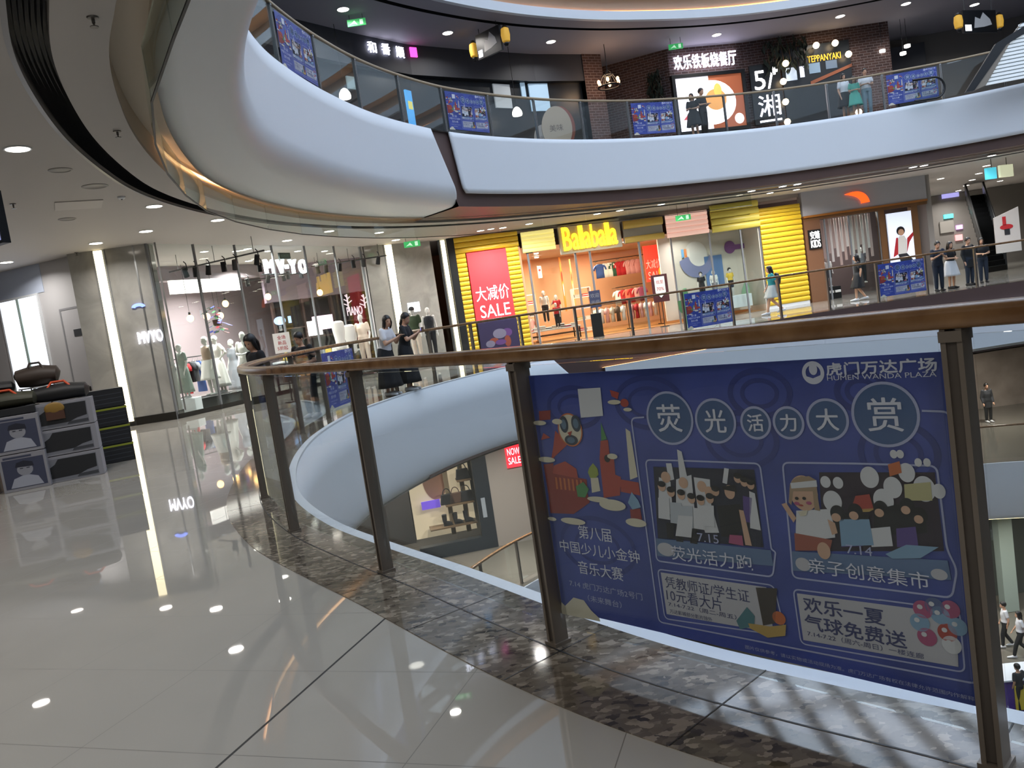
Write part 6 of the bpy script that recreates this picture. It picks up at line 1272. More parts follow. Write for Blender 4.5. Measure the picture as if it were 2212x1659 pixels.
mb = BM(); mb.px([(1550, 1092), (1600, 1088), (1605, 1140), (1590, 1160), (1560, 1158)], C_bk, 4); mb.el((1578, 1062), 11, 15, C_sn, 5); mb.px([(1562, 1050), (1590, 1046), (1594, 1062), (1564, 1056)], C_bk, 6); mb.px([(1606, 1070), (1626, 1075), (1622, 1128), (1608, 1126)], C_vi, 4); mb.px([(1578, 1154), (1605, 1156), (1608, 1178), (1576, 1172)], C_pk, 5); mb.px([(1598, 1100), (1608, 1102), (1626, 1178), (1612, 1176)], C_sn, 5); bb('figure_in_black', mb)
mb = BM(); mb.txt('7.15', (1510, 1167), (1556, 1174), 18, C_ln, 7); bb('date_text', mb); mb = BM(); mb.txt('荧光活力跑', (1455, 1209), (1630, 1232), 32, C_tx, 7); bb('caption_text', mb)
# second picture card
mb = BM(); mb.line([(1850, 1001), (2024, 1006), (2046, 1186), (2068, 1230), (2057, 1291), (1713, 1247), (1709, 1190), (1691, 999), (1852, 1001)], .006, C_ln, 2); bb('picture_frame', mb)
mb = BM(); mb.px([(1770, 1020), (2020, 1020), (2040, 1190), (1780, 1190)], mat('banner_photo_maroon', '2c2032', .5), 2); bb('photo_print', mb)
mb = BM(); mb.px([(1712, 1190), (2048, 1210), (2056, 1252), (1714, 1232)], C_cap, 3); mb.el((1736, 1218), 16, 14, C_cd, 4); mb.el((2030, 1240), 18, 12, C_cd, 4); bb('caption_band', mb)
mb = BM(); mb.el((1738, 1064), 30, 38, C_sn, 6); mb.px([(1710, 1042), (1766, 1036), (1768, 1050), (1712, 1054)], C_wt, 7); mb.px([(1712, 1040), (1722, 1030), (1750, 1027), (1766, 1036)], mat('print_blond', 'a08a72', .6), 7); mb.px([(1722, 1102), (1800, 1098), (1806, 1160), (1720, 1170)], C_wt, 5); mb.px([(1690, 1088), (1700, 1085), (1722, 1118), (1716, 1128)], C_sn, 5); mb.px([(1718, 1150), (1800, 1165), (1795, 1188), (1720, 1188)], mat('print_rust', '9a5648', .6), 6); mb.el((1782, 1188), 14, 18, C_sn, 7)
mb.px([(1709, 1044), (1716, 1034), (1734, 1027), (1752, 1030), (1766, 1044), (1770, 1080), (1774, 1102), (1762, 1100), (1758, 1060), (1716, 1060), (1712, 1090), (1706, 1084)], mat('print_blond', 'a08a72', .6), 6.5)
mb.px([(1726, 1104), (1748, 1100), (1744, 1112), (1732, 1114)], C_cr, 7); mb.px([(1790, 1120), (1806, 1128), (1812, 1150), (1800, 1154)], C_sn, 7); mb.el((1724, 1086), 6, 3.5, C_pk, 7.5); mb.el((1750, 1085), 6, 3.5, C_pk, 7.5)
for x in (1724, 1740): mb.el((x, 1075), 4, 3.4, C_bk, 8)
mb.el((1733, 1090), 5, 2, C_red, 8); bb('baby_doll', mb)
mb = BM()
for c, r_ in [((1785, 1040), 11), ((1812, 1042), 11), ((1880, 1030), 20), ((1932, 980), 8), ((1946, 980), 8), ((1985, 998), 8), ((2004, 998), 8), ((1930, 1052), 20), ((1800, 1082), 20), ((1998, 1055), 24), ((2030, 1060), 14), ((1960, 1020), 18), ((1910, 1080), 22)]: mb.el(c, r_, r_ * 1.15, C_wt, 5)
mb.px([(1920, 1002), (1945, 995), (1950, 1020), (1924, 1028)], C_or, 6); bb('white_balloons', mb)
mb = BM(); mb.px([(1955, 1045), (2012, 1040), (2016, 1080), (1957, 1080)], mat('print_pale_yellow', 'b8b487', .6), 6); mb.px([(1850, 1070), (1880, 1066), (1890, 1100), (1840, 1100)], C_red, 6); mb.px([(1836, 1100), (1895, 1096), (1880, 1104), (1838, 1106)], C_gd, 6); bb('craft_pieces', mb)
mb = BM(); mb.px([(1800, 1120), (1830, 1105), (1880, 1110), (1868, 1150), (1810, 1150)], C_bk, 6); mb.px([(1890, 1100), (1940, 1088), (2000, 1100), (2005, 1150), (1890, 1155)], C_bk, 6); mb.px([(1815, 1120), (1880, 1120), (1890, 1176), (1820, 1178)], C_sk, 7); mb.px([(1915, 1195), (1960, 1175), (2030, 1180), (1990, 1204), (1930, 1205)], C_sk, 7)
for x, y, m_ in [(1812, 1108, C_bk), (1850, 1104, C_bk), (1905, 1098, C_bk), (1962, 1092, C_bk), (1990, 1112, C_bk)]: mb.el((x, y), 16, 18, m_, 7); mb.el((x - 3, y + 8), 10, 9, C_sn, 8)
for x, y in [(1840, 1140), (1905, 1140), (1960, 1140)]: mb.px([(x - 22, y), (x + 20, y - 4), (x + 26, y + 38), (x - 20, y + 40)], [C_wt, mat('print_slate2', '47506a', .6), C_vi][(x // 5) % 3], 6.5)
bb('children_shapes', mb)
mb = BM(); mb.txt('7.14', (1832, 1193), (1888, 1199), 19, C_ln, 9); bb('date_text', mb); mb = BM(); mb.txt('亲子创意集市', (1752, 1238), (2012, 1268), 34, C_tx, 9); bb('caption_text', mb)
# two offer cards
mb = BM(); mb.line([(1550, 1247), (1672, 1264), (1699, 1374), (1437, 1336), (1421, 1229), (1552, 1247)], .005, C_ln, 2); mb.px([(1428, 1236), (1656, 1268), (1672, 1366), (1441, 1326)], C_cd, 2); bb('offer_card', mb)
mb = BM(); mb.txt('凭教师证/学生证', (1440, 1272), (1621, 1298), 26, C_dk, 3); mb.txt('10元看大片', (1443, 1300), (1562, 1316), 27, C_dk, 3); mb.txt('7.14-7.22（周二-周五）', (1446, 1312), (1592, 1334), 10, C_dk, 3); mb.txt('万达影城部分影片除外', (1449, 1326), (1540, 1340), 9, C_dk, 3); bb('offer_text', mb)
mb = BM(); mb.px([(1592, 1340), (1615, 1310), (1632, 1330), (1630, 1352), (1600, 1358)], mat('print_teal', '4a7a86', .6), 4); mb.px([(1618, 1345), (1640, 1348), (1665, 1352), (1700, 1348), (1698, 1372), (1660, 1376), (1622, 1356)], C_gd, 5); mb.el((1684, 1334), 14, 14, C_or, 4); mb.px([(1634, 1268), (1680, 1270), (1676, 1345), (1650, 1350)], mat('print_umber', '3f3834', .6), 4); bb('ribbon_ornament', mb)
mb = BM(); mb.line([(1900, 1295), (2073, 1318), (2085, 1452), (1731, 1390), (1714, 1272), (1902, 1296)], .005, C_ln, 2); mb.px([(1722, 1281), (2066, 1326), (2071, 1440), (1736, 1382)], C_cd, 2); bb('offer_card', mb)
mb = BM(); mb.txt('欢乐一夏', (1739, 1322), (1913, 1349), 33, C_dk, 3, .001); mb.txt('气球免费送', (1742, 1362), (1960, 1396), 33, C_dk, 3, .001); mb.txt('7.14-7.22（周六-周日）一楼连廊', (1746, 1376), (1997, 1420), 12, C_dk, 3); bb('offer_text', mb)
mb = BM()
for (x, y), m in zip([(1240, 650), (1380, 600), (1450, 560), (1260, 560), (1430, 720), (1500, 680), (1290, 750), (1340, 540), (1460, 805)], [C_sk, C_sk, C_pk, C_pk, C_red, C_sk, C_pk, mat('print_steel', '50608c', .6), C_wt]): mb.el((1600 + .313 * x, 1140 + .313 * y), 21, 19, m, 4); mb.el((1594 + .313 * x, 1134 + .313 * y), 6, 5, C_wt, 5)
bb('balloons', mb)
mb = BM(); mb.txt('图片仅供参考，请以实物或活动现场为准。虎门万达广场有权在法律允许范围内作解释', (1612, 1408), (2106, 1506), 9, C_ln, 2); bb('fine_print', mb)
def proj(p):
    v = np.asarray(p, float) - CAM; z = v @ fwd; return (W / 2 + F * (v @ rgt) / z, H / 2 - F * (v @ upv) / z, z)
# copies of the banner around the galleries, one per glass bay
def banner_copy(cv, ts, px_a, z, label, inward=.03):
    best = min(range(len(ts) - 1), key=lambda i: abs(proj(np.array([*((cv.at(ts[i]) + cv.at(ts[i + 1])) / 2), z + .7]))[0] - px_a) + (1e6 if proj(np.array([*cv.at(ts[i]), z]))[2] < 8 else 0))
    p, q = cv.at(ts[best]), cv.at(ts[best + 1]); d = (q - p) / np.linalg.norm(q - p); n = np.array([d[1], -d[0]])
    if n @ (CAM[:2] - p) < 0: n = -n
    L_ = np.linalg.norm(q - p); sc_ = min(1.0, (L_ - .12) / (BX1 - BX0)); c = (p + q) / 2 - d * (BX1 - BX0) * sc_ / 2 + n * inward
    o = copy_tree(BN); o.location = (c[0], c[1], z); o.rotation_euler = (0, 0, atan2(d[1], d[0])); o.scale = (sc_, sc_, 1); o['label'] = label; return o
banner_copy(G0, posts0, 1548, 0, 'blue event banner on the far railing in front of the display window')
banner_copy(G0, posts0, 1975, 0, 'blue event banner on the far railing before the photo light box')
banner_copy(G0, posts0, 765, 0, 'blue event banner on the far-left railing below the leaning people')
banner_copy(G1, posts1, 640, Z1, 'blue event banner at the left end of the upper railing')
banner_copy(G1, posts1, 1008, Z1, 'blue event banner on the upper railing before the dark restaurant window')
banner_copy(G1, posts1, 1392, Z1, 'blue event banner on the upper railing below the brick wall lamp')
banner_copy(G1, posts1, 1955, Z1, 'blue event banner on the upper railing right of the family')

# ------------------------------------------------------------------ upper gallery shops
M_dkb = mat('dark_bulkhead', '3a3d45', .6); M_dks = mat('dark_shopfront', '1c2126', .35)
UP = [(-8.5, 14), (-7.6, 20), (-4.88, 25.1), (-3.5, 26.9), (-1.85, 28.8), (.1, 30.25), (2.6, 31.9), (4.6, 32.85)]
def wall_strip(pts, z0, z1, m, name, off=0.0, uv=False):
    mb = MB(); V = []; Fs = []; uvs = []; s = 0
    for i, p in enumerate(pts):
        if i: s += hypot(p[0] - pts[i - 1][0], p[1] - pts[i - 1][1])
        V += [(p[0], p[1], z0), (p[0], p[1], z1)]; uvs += [(s, z0), (s, z1)]
    mb.add(V, [(2 * i, 2 * i + 2, 2 * i + 3, 2 * i + 1) for i in range(len(pts) - 1)], m); o = struct(mb, name)
    if uv:
        u = o.data.uv_layers.new(name='UVMap')
        for l in o.data.loops: u.data[l.index].uv = uvs[l.vertex_index]
    return o
wall_strip(UP, 10.0, ZC1, M_dkb, 'wall_back.010')
UPi = [(p[0] - .12, p[1] + .25) for p in UP]
wall_strip(UPi, Z1, 10.0, M_dks, 'wall_back.011')
mb = MB(); n_ = len(UP); mb.add([(*p, 10.0) for p in UP] + [(*p, 10.0) for p in UPi], [(i, i + 1, n_ + i + 1, n_ + i) for i in range(n_ - 1)], M_dark); struct(mb, 'trim_20')
PU = Pl(UP[4], UP[5]); PU2 = Pl(UP[6], UP[7]); PU1 = Pl(UP[3], UP[4])
o = empty('shop_sign', PU1.pt(840, 108, .05), 'row of white glowing characters with a pink seal on the dark upper bulkhead', 'shop sign')
for ch, px, py, m in [('和', 803, 102, 0), ('番', 833, 106, 0), ('順', 864, 113, 0), ('丼', 893, 113, 1)]:
    pl = PU1 if px < 870 else PU; s, z = pl.sz(px, py, .05); r_ = .18 if m == 0 else .15; mb = MB()
    if m: pl.slab(mb, (s - .13, z - .16, s + .13, z + .16), .08, .05, glow('pink_seal', 'f04ab0', 3.0))
    else: pl.text(mb, ch, (s - r_, z - r_, s + r_, z + r_), .08, glow('sign_violet_white', 'eeeeff', 6.0), .04)
    mb.build('seal' if m else 'character', o)
# windows of the dark restaurant with pale panes
for i, (pl, tl, br, c, e, l) in enumerate([(PU2, (1139, 182), (1188, 240), '9fbdd6', .55, 'pale blue arched restaurant window pane, upper gallery'), (PU2, (1122, 180), (1136, 215), '9fbdd6', .4, 'narrow pale blue pane left of the arched one'), (PU, (1062, 182), (1105, 235), 'b4bdc4', .35, 'grey white pane behind the railing, upper gallery'), (PU1, (745, 165), (770, 195), '96b0b8', .35, 'pale pane at the left end of the upper gallery')]):
    r = pl.rect(tl, br, -.2); mb = MB(); pl.slab(mb, r, -.12, .06, glow('pane' + c, c, e)); tag(mb.build('lit_window_pane'), l, 'window pane')
for px, py, Y, l in [(745, 205, 26.0, 'white glass pendant lamp at the left of the upper gallery'), (1117, 243, 30.6, 'white glass pendant lamp in the restaurant window, upper gallery')]:
    p = aty(px, py, Y); o = empty('pendant_lamp', p, l, 'pendant lamp'); mb = MB(); mb.lathe([(.17, -.12), (.19, -.05), (.17, .05), (.1, .16), (.04, .2)], (0, 0, 0), glow('white_shade', 'fff8ee', 4.0), 18); mb.build('lamp_shade', None, True).parent = o
    mb = MB(); mb.tube([(0, 0, .2), (0, 0, ZC1 - p[2] - .02)], .01, M_black, 6); mb.build('cord', None).parent = o
PK = Pl(tuple(aty(872, 230, 26.3)[:2]), tuple(aty(902, 230, 27.0)[:2])); r = PK.rect((875, 193), (898, 262))
o = empty('poster_stand', PK.P(r[0], Z1), 'blue and yellow lit poster stand on the upper gallery', 'poster stand'); mb = MB(); r = (r[0], Z1 + .25, r[2], r[3]); PK.slab(mb, r, 0, .06, glow('poster_sky', '4aa0e0', 1.0)); mb.build('lit_panel', o)
mb = MB(); PK.slab(mb, (r[0] + .05, r[1] + .1, r[2] - .05, r[1] + .45), .01, .008, glow('poster_tan', 'b09468', .7)); PK.slab(mb, (r[0] + .05, r[3] - .6, r[2] - .05, r[3] - .35), .01, .008, glow('poster_yellow', 'd8d070', .9)); mb.build('picture', o)
mb = MB(); c = PK.P((r[0] + r[2]) / 2, Z1, -.05); mb.lathe([(.3, 0), (.3, .03), (.05, .06), (.04, .3)], c, M_steel, 14); mb.build('base', o)
for c, rx, ry, l, m in [((1203, 268), .52, .72, 'large round tan board with red rim leaning inside the upper railing', 'b8a68e'), ((1171, 288), .32, .45, 'small round grey tan board beside the large one', 'a59c92')]:
    pl = Pl((aty(c[0], 268, 27.9)[0] - 1, 27.9), (aty(c[0], 268, 27.9)[0] + 1, 28.1)); s = 1.0; o = empty('round_board', pl.P(s, Z1), l, 'round board'); z = Z1 + ry + .02
    mb = MB(); pl.disc(mb, (s, z), rx, ry, .02, mat('board' + m, m, .6), .04, 32); mb.build('board', o)
    mb = MB(); pl.disc(mb, (s + .12, z), rx, ry, -.04, mat('board_rust', '8a4a38', .6), .1, 32); mb.build('rim', o)
    mb = MB(); pl.text(mb, '美味' if rx > .4 else '轻食', (s - rx * .5, z - ry * .2, s + rx * .4, z + ry * .2), .024, mat('board_ink', '6b5c50', .6), 0, False); mb.build('lettering', o)
# brick walls
BR = [(4.6, 32.8), (5.4, 33.2), (5.5, 35.1), (8.2, 33.85), (11.5, 34.5), (17.6, 34.5)]
wall_strip(BR, Z1, ZC1, M_brick, 'wall_back.012', uv=True)
PK1, PK2, PK3 = Pl(BR[2], BR[3]), Pl(BR[3], BR[4]), Pl(BR[4], BR[5])
r = PK2.rect((1452, 120), (1590, 152), .05); a, b = PK2.sz(1452, 138)[0], PK2.sz(1588, 128)[0]; zl_, zr_ = PK2.sz(1452, 137)[1], PK2.sz(1588, 128)[1]; zc = (zl_ + zr_) / 2
o = empty('shop_sign', PK2.P(a, zc), 'row of white glowing characters above the lit food picture', 'shop sign'); n_ = '欢乐铁板烧餐厅'
for i, ch in enumerate(n_):
    w_ = (b - a) / 7; mb = MB(); PK2.text(mb, ch, (a + w_ * i + .02, zc - .28, a + w_ * (i + 1) - .02, zc + .28), .16, glow('sign_violet_white2', 'eceaff', 7.0), .06); mb.build('character', o)
mb = MB(); PK2.slab(mb, (a, zc - .06, b, zc - .02), .06, .04, M_black); PK2.slab(mb, (a, zc + .1, b, zc + .14), .06, .04, M_black); mb.build('mounting_rail', o)
s0_, s1_ = PK2.sz(1460, 220)[0], PK2.sz(1604, 220)[0]; z1_ = PK2.sz(1530, 166)[1]; z0_ = PK2.sz(1540, 280)[1]
o = empty('food_lightbox', PK2.P(s0_, z0_), 'large lit picture of a plate of food on the brick wall', 'light box'); r = (s0_, z0_, s1_, z1_); cw, ch_ = r[2] - r[0], r[3] - r[1]
mb = MB(); PK2.frame(mb, (r[0] - .14, r[1] - .14, r[2] + .14, r[3] + .14), .14, .2, .2, M_black); mb.build('casing', o)
mb = MB(); PK2.slab(mb, r, .12, .1, glow('lb_white', 'f6f2ff', 1.6)); mb.build('lit_panel', o)
mb = MB(); PK2.slab(mb, (r[0] + cw * .5, r[1], r[2], r[3]), .125, .004, glow('lb_brown', 'a0583a', .8)); mb.build('brown_ground', o)
mb = MB(); PK2.disc(mb, (r[0] + cw * .52, r[1] + ch_ * .5), cw * .36, ch_ * .42, .13, glow('lb_plate', 'fdf6fa', 1.8)); mb.build('plate_picture', o)
mb = MB(); PK2.disc(mb, (r[0] + cw * .58, r[1] + ch_ * .55), cw * .16, ch_ * .2, .135, glow('lb_food', 'd89a58', 1.0)); PK2.disc(mb, (r[0] + cw * .62, r[1] + ch_ * .72), cw * .06, ch_ * .13, .138, glow('lb_food2', 'e0b45a', 1.1)); PK2.disc(mb, (r[0] + cw * .9, r[1] + ch_ * .15), cw * .07, ch_ * .1, .138, glow('lb_plate', 'fdf6fa', 1.8)); mb.build('food_picture', o)
mb = MB(); PK2.poly(mb, [(r[0] + cw * .06, r[1] + ch_ * .22), (r[0] + cw * .3, r[1] + ch_ * .22), (r[0] + cw * .18, r[1] + ch_ * .38)], .138, glow('lb_red', 'c84850', .9)); mb.build('red_mark', o)
# square 5+ sign board
s0_, s1_ = PK3.sz(1626, 200)[0], PK3.sz(1684, 200)[0]
o = empty('bracket_sign', PK3.P(s0_, 9), 'black sign board with white glowing symbol and character', 'shop sign'); zt_, zb_ = PK3.sz(1655, 140)[1], PK3.sz(1665, 268)[1]
mb = MB(); PK3.slab(mb, (s0_ - .1, zb_, s1_ + .05, zt_), .2, .12, M_black); mb.build('board', o); hh = zt_ - zb_
mb = MB(); PK3.text(mb, '5/', (s0_ + .05, zt_ - hh * .42, s0_ + (s1_ - s0_) * .8, zt_ - hh * .1), .23, glow('white_sym', 'ffffff', 5.0), .03); s_ = s0_ + (s1_ - s0_) * .82; PK3.slab(mb, (s_ - .14, zt_ - hh * .16, s_ + .14, zt_ - hh * .115), .23, .03, glow('white_sym', 'ffffff', 5.0)); PK3.slab(mb, (s_ - .04, zt_ - hh * .2, s_ + .04, zt_ - hh * .07), .23, .03, glow('white_sym', 'ffffff', 5.0)); mb.build('symbol', o)
mb = MB(); PK3.text(mb, '湘', (s0_ + .1, zb_ + hh * .12, s1_ - .1, zb_ + hh * .48), .23, glow('white_sym2', 'f2eeff', 4.0), .03); PK3.slab(mb, (s0_ + .1, zb_ + hh * .03, s1_ - .1, zb_ + hh * .06), .23, .03, glow('white_sym2', 'f2eeff', 4.0)); mb.build('character', o)
# dark tavern front with string bulbs
zb2 = Z1; s0_, s1_ = PK3.sz(1692, 200)[0], PK3.sz(1842, 200)[0]
o = empty('dark_tavern_front', PK3.P(s0_, Z1), 'dark tavern front with lit panes right of the black sign board', 'shopfront')
mb = MB(); PK3.slab(mb, (s0_, Z1, s1_, PK3.sz(1770, 96)[1]), .12, .11, M_dks); mb.build('dark_surround', o)
mb = MB(); r = PK3.rect((1740, 118), (1814, 134)); zc = (r[1] + r[3]) / 2; PK3.text(mb, 'TEPPANYAKI', (r[0], zc - .13, r[2], zc + .13), .16, glow('gold_text', 'd8b03a', 1.6), .03); mb.build('gold_lettering', o)
for tl, br, c, e in [((1694, 150), (1720, 174), 'c8d8ea', .9), ((1724, 146), (1736, 168), 'e4e8f6', 1.2), ((1744, 140), (1770, 158), '7f98b0', .5), ((1780, 134), (1806, 148), '66788c', .4)]:
    r = PK3.rect(tl, br); mb = MB(); PK3.slab(mb, r, .14, .03, glow('tp' + c, c, e)); mb.build('lit_pane', o)
mb = MB(); r = PK3.rect((1745, 150), (1840, 172)); PK3.poly(mb, [(r[0], r[1]), (r[2], r[1] + .5), (r[2], r[1] + .62), (r[0], r[1] + .14)], .15, mat('copper_rod', '9a5a3c', .5), .03); mb.build('copper_trim', o)
for i, (x, y) in enumerate([(1697, 137), (1692, 176), (1697, 220), (1701, 263), (1763, 98), (1804, 93), (1833, 117), (1855, 242)]):
    q = PK3.pt(x, y, .42); o = empty('globe_bulb', q, ['warm globe bulb level with the black sign top', 'warm globe bulb just above the upper handrail', 'warm globe bulb below the upper handrail', 'lowest warm globe bulb at the tavern left edge', 'warm globe bulb above the gold lettering, left', 'warm globe bulb above the gold lettering, right', 'warm globe bulb at the top right corner of the tavern', 'warm globe bulb low at the family feet'][i], 'light bulb', 'globe bulbs around the tavern front')
    mb = MB(); mb.ell((0, 0, 0), (.13, .13, .13), glow('globe_warm', 'ffe0b4', 9.0), 14, 8); mb.build('globe', None, True).parent = o; mb = MB(); e = PK3.P(0, 0, 0) - PK3.P(0, 0, .3); mb.tube([np.array([0, 0, 0]) + e * .35, e], .025, M_black, 6); mb.build('arm', None).parent = o
def hanging_green(tl, br, label, pl):
    r = pl.rect(tl, br); o = empty('hanging_greenery', pl.P(r[0], r[3]), label, 'plant'); mb = MB()
    for k in range(130):
        s = random.uniform(r[0], r[2]); z = random.uniform(r[1], r[3]); a = random.uniform(0, 6.28); c = pl.P(s, z, random.uniform(.1, .5)); t = np.array([cos(a), sin(a), random.uniform(-.5, .5)]) * .06; u = np.array([-sin(a), cos(a), -1.6]) * .12
        mb.add([c - u, c + t, c + u, c - t], [(0, 1, 2, 3)], mat('dark_leaf', '1f2b22', .7))
    mb.build('leaves', o)
    mb = MB()
    for k in range(6): s = r[0] + (r[2] - r[0]) * (k + .5) / 6; mb.tube([pl.P(s, r[3], .25), pl.P(s + .05, r[1] + .1, .3)], .012, M_brc, 5)
    mb.build('stems', o)
hanging_green((1642, 98), (1742, 150), 'dark artificial greenery hanging above the black sign board', PK3)
hanging_green((1400, 165), (1440, 240), 'dark plant standing beside the lit food picture', PK1)
# chandelier
p = aty(1315, 178, 32.0); o = empty('chandelier', p, 'wrought iron ring chandelier with candle bulbs before the brick wall', 'chandelier')
mb = MB(); mb.tube([(.42 * cos(t), .42 * sin(t), -.16) for t in np.linspace(0, 2 * pi, 25)], .035, M_black, 8); mb.tube([(.2 * cos(t), .2 * sin(t), .28) for t in np.linspace(0, 2 * pi, 17)], .03, M_black, 8); mb.build('iron_ring', None, True).parent = o
mb = MB(); [mb.tube([(.42 * cos(t), .42 * sin(t), -.16), (.3 * cos(t), .3 * sin(t), .1), (.2 * cos(t), .2 * sin(t), .28)], .015, M_black, 6) for t in np.linspace(0, 2 * pi, 7)[:-1]]; mb.tube([(0, 0, .25), (0, 0, ZC1 - p[2] - .02)], .015, M_black, 6); [mb.tube([(.2 * cos(t), .2 * sin(t), .28), (0, 0, .5)], .012, M_black, 5) for t in (0, 2.1, 4.2)]; mb.build('chain', None).parent = o
for k in range(6):
    t = 2 * pi * k / 6 + .3; mb = MB(); mb.ell((.42 * cos(t), .42 * sin(t), .02), (.06, .06, .09), glow('candle_bulb', 'ffb878', 14.0), 10, 6); mb.build('candle_bulb', None, True).parent = o
ld = bpy.data.lights.new('chandelier_glow', 'POINT'); ld.energy = 60; ld.color = (1, .7, .45); ld.shadow_soft_size = .3; l = bpy.data.objects.new('chandelier_glow', ld); COL.objects.link(l); l.parent = o; l.location = (0, 0, .1)
# lights and fittings of the upper ceiling
for i, (x, y) in enumerate([(741, 20), (967, 71), (1190, 90), (1548, 75), (1815, 35), (1957, 8), (2105, 10)]):
    downlight(x, y, ['upper ceiling downlight beside the green exit sign', 'upper ceiling downlight left of the lantern sign', 'upper ceiling downlight right of the lantern sign', 'upper ceiling downlight over the white characters', 'upper ceiling downlight over the tavern front', 'upper ceiling downlight near the top edge, left of two', 'upper ceiling downlight near the top edge above the lantern sign'][i], z=ZC1 - .02, r=.17, group='downlights on the upper ceiling', power=70)
for px, py, pl, l in [(770, 48, None, 'green exit sign under the upper ceiling at left'), (1460, 100, None, 'green exit sign under the upper ceiling above the white characters'), (1476, 470, 0, 'green exit sign over the pink slats of the yellow shopfront'), (890, 527, 0, 'green exit sign beside the second light column')]:
    Y = {770: 25.5, 1460: 32.5, 1476: 30.2, 890: 28.0}[px]; q = aty(px, py, Y); p_ = Pl((q[0] - .5, Y), (q[0] + .5, Y)); z = q[2]; o = empty('exit_sign', q, l, 'exit sign', 'green exit signs')
    mb = MB(); p_.slab(mb, (.22, z - .1, .78, z + .1), 0, .05, glow('exit_green', '3fae62', .9)); mb.build('panel', o)
    mb = MB(); c = (.42, z); p_.poly(mb, [(c[0] - .14, z - .06), (c[0] - .05, z + .0), (c[0] + .02, z + .06), (c[0] + .06, z - .0), (c[0] + .1, z - .07), (c[0], z - .03)], .004, glow('exit_pale', 'c8f0d4', 1.0)); p_.slab(mb, (.6, z - .07, .7, z + .07), .004, .003, glow('exit_pale', 'c8f0d4', 1.0)); mb.build('running_figure', o)
    mb = MB(); zc_ = ZC1 if z > 6 else ZC0; [mb.tube([p_.P(a, z + .1), p_.P(a, max(zc_ - .02, z + .12))], .008, M_steel, 5) for a in (.3, .7)]; mb.build('drop_rods', o)
# lantern signs
def lantern_sign(ax, ay, aY, bx, by, bY, hpx, label, tint):
    A_, B_ = aty(ax, ay, aY), aty(bx, by, bY); pl = Pl(tuple(A_[:2]), tuple(B_[:2])); zc = (A_[2] + B_[2]) / 2; hh = hpx / F * aY / 2; o = empty('lantern_sign', (A_ + B_) / 2, label, 'hanging sign', 'signs with yellow lanterns')
    mb = MB(); pl.slab(mb, (0, zc - hh, pl.len, zc + hh), 0, .1, M_black); mb.build('board', o)
    mb = MB(); pl.poly(mb, [(pl.len * u, zc - hh + 2 * hh * v) for u, v in ((.3, .2), (.6, .25), (.85, .35), (.8, .6), (.6, .9), (.5, .6), (.35, .7))], .006, mat('sign_pale', tint, .6)); pl.slab(mb, (.06, zc - hh + .06, pl.len * .22, zc - hh * .3), .006, .004, mat('sign_white', 'c8c8c8', .6)); mb.build('picture', o)
    mb = MB(); [mb.tube([pl.P(a, zc + hh, -.05), pl.P(a, ZC1 - .02, -.05)], .012, M_black, 5) for a in (.15, pl.len - .15)]; mb.build('drop_rods', o)
    for k, a in enumerate((-.2, pl.len + .2)):
        c = pl.P(a, zc, -.05); mb = MB(); mb.lathe([(.06, -.24), (.13, -.2), (.155, 0), (.13, .2), (.06, .24)], c, glow('lantern_yellow', 'd9a53a', .5), 14); lo = mb.build('lantern', o, True)
        mb = MB(); mb.lathe([(.07, .24), (.09, .26), (.05, .32)], c, M_black, 12); mb.lathe([(.05, -.36), (.09, -.28), (.08, -.24)], c, M_black, 12); m_ = mb.build('lantern_caps', lo); m_.parent = lo; m_.matrix_parent_inverse = Matrix.Identity(4)
        lo.matrix_parent_inverse = o.matrix_basis.inverted(); mb = MB()
lantern_sign(1030, 106, 28.4, 1080, 78, 27.6, 50, 'dark picture sign with two yellow lanterns under the left upper ceiling', 'b8b4b0')
lantern_sign(2082, 52, 30.0, 2152, 40, 30.6, 46, 'dark red picture sign with two yellow lanterns at the upper right', 'c0a8a4')
# right end of the upper gallery
BR2 = [(17.6, 34.5), (18.0, 38.0), (24.0, 37.0), (30, 34)]
wall_strip(BR2, Z1, ZC1, mat('grey_taupe', '77736f', .7), 'wall_back.013')
PR = Pl(BR2[1], BR2[2])
mb = MB(); r = PR.rect((1890, 30), (1985, 75)); PR.slab(mb, (r[0], 9.6, r[2], 10.6), .55, .5, M_dkb); PR.slab(mb, (r[0] + .6, Z1, r[2], 8.6), .15, .1, M_dks); tag(mb.build('dark_kiosk_front'), 'dark shop portal in the recess right of the brick wall', 'shopfront')
for x, y, l in [(1906, 113, 'ceiling spot lighting the brick recess, left'), (1960, 102, 'ceiling spot in the recess, upper'), (1951, 118, 'ceiling spot in the recess, lower')]:
    q = aty(x, y, 34.5); mb = MB(); mb.lathe([(.12, .1), (.12, 0), (.1, -.012)], q, glow('spot_cool', 'fff8f0', 8.0), 14); mb.tube([q + [0, 0, .1], (q[0], q[1], ZC1 - .02)], .01, M_black, 5); tag(mb.build('recess_spot'), l, 'spotlight', 'recess spots on the upper gallery')
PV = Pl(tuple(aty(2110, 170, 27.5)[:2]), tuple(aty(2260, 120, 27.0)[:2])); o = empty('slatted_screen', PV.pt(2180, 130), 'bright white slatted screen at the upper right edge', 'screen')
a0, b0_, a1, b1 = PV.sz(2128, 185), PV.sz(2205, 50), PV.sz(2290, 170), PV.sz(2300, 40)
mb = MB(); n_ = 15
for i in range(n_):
    f = i / n_; L0_ = lerp(a0, b0_, f); z = lerp(a0, b0_, f)[1]; PV.slab(mb, (L0_[0], z, a1[0] + .6, z + (b0_[1] - a0[1]) / n_ * .66), .05, .05, glow('slat_white', 'd5dde2', .55))  # slats emit light to stand in for daylight on the screen
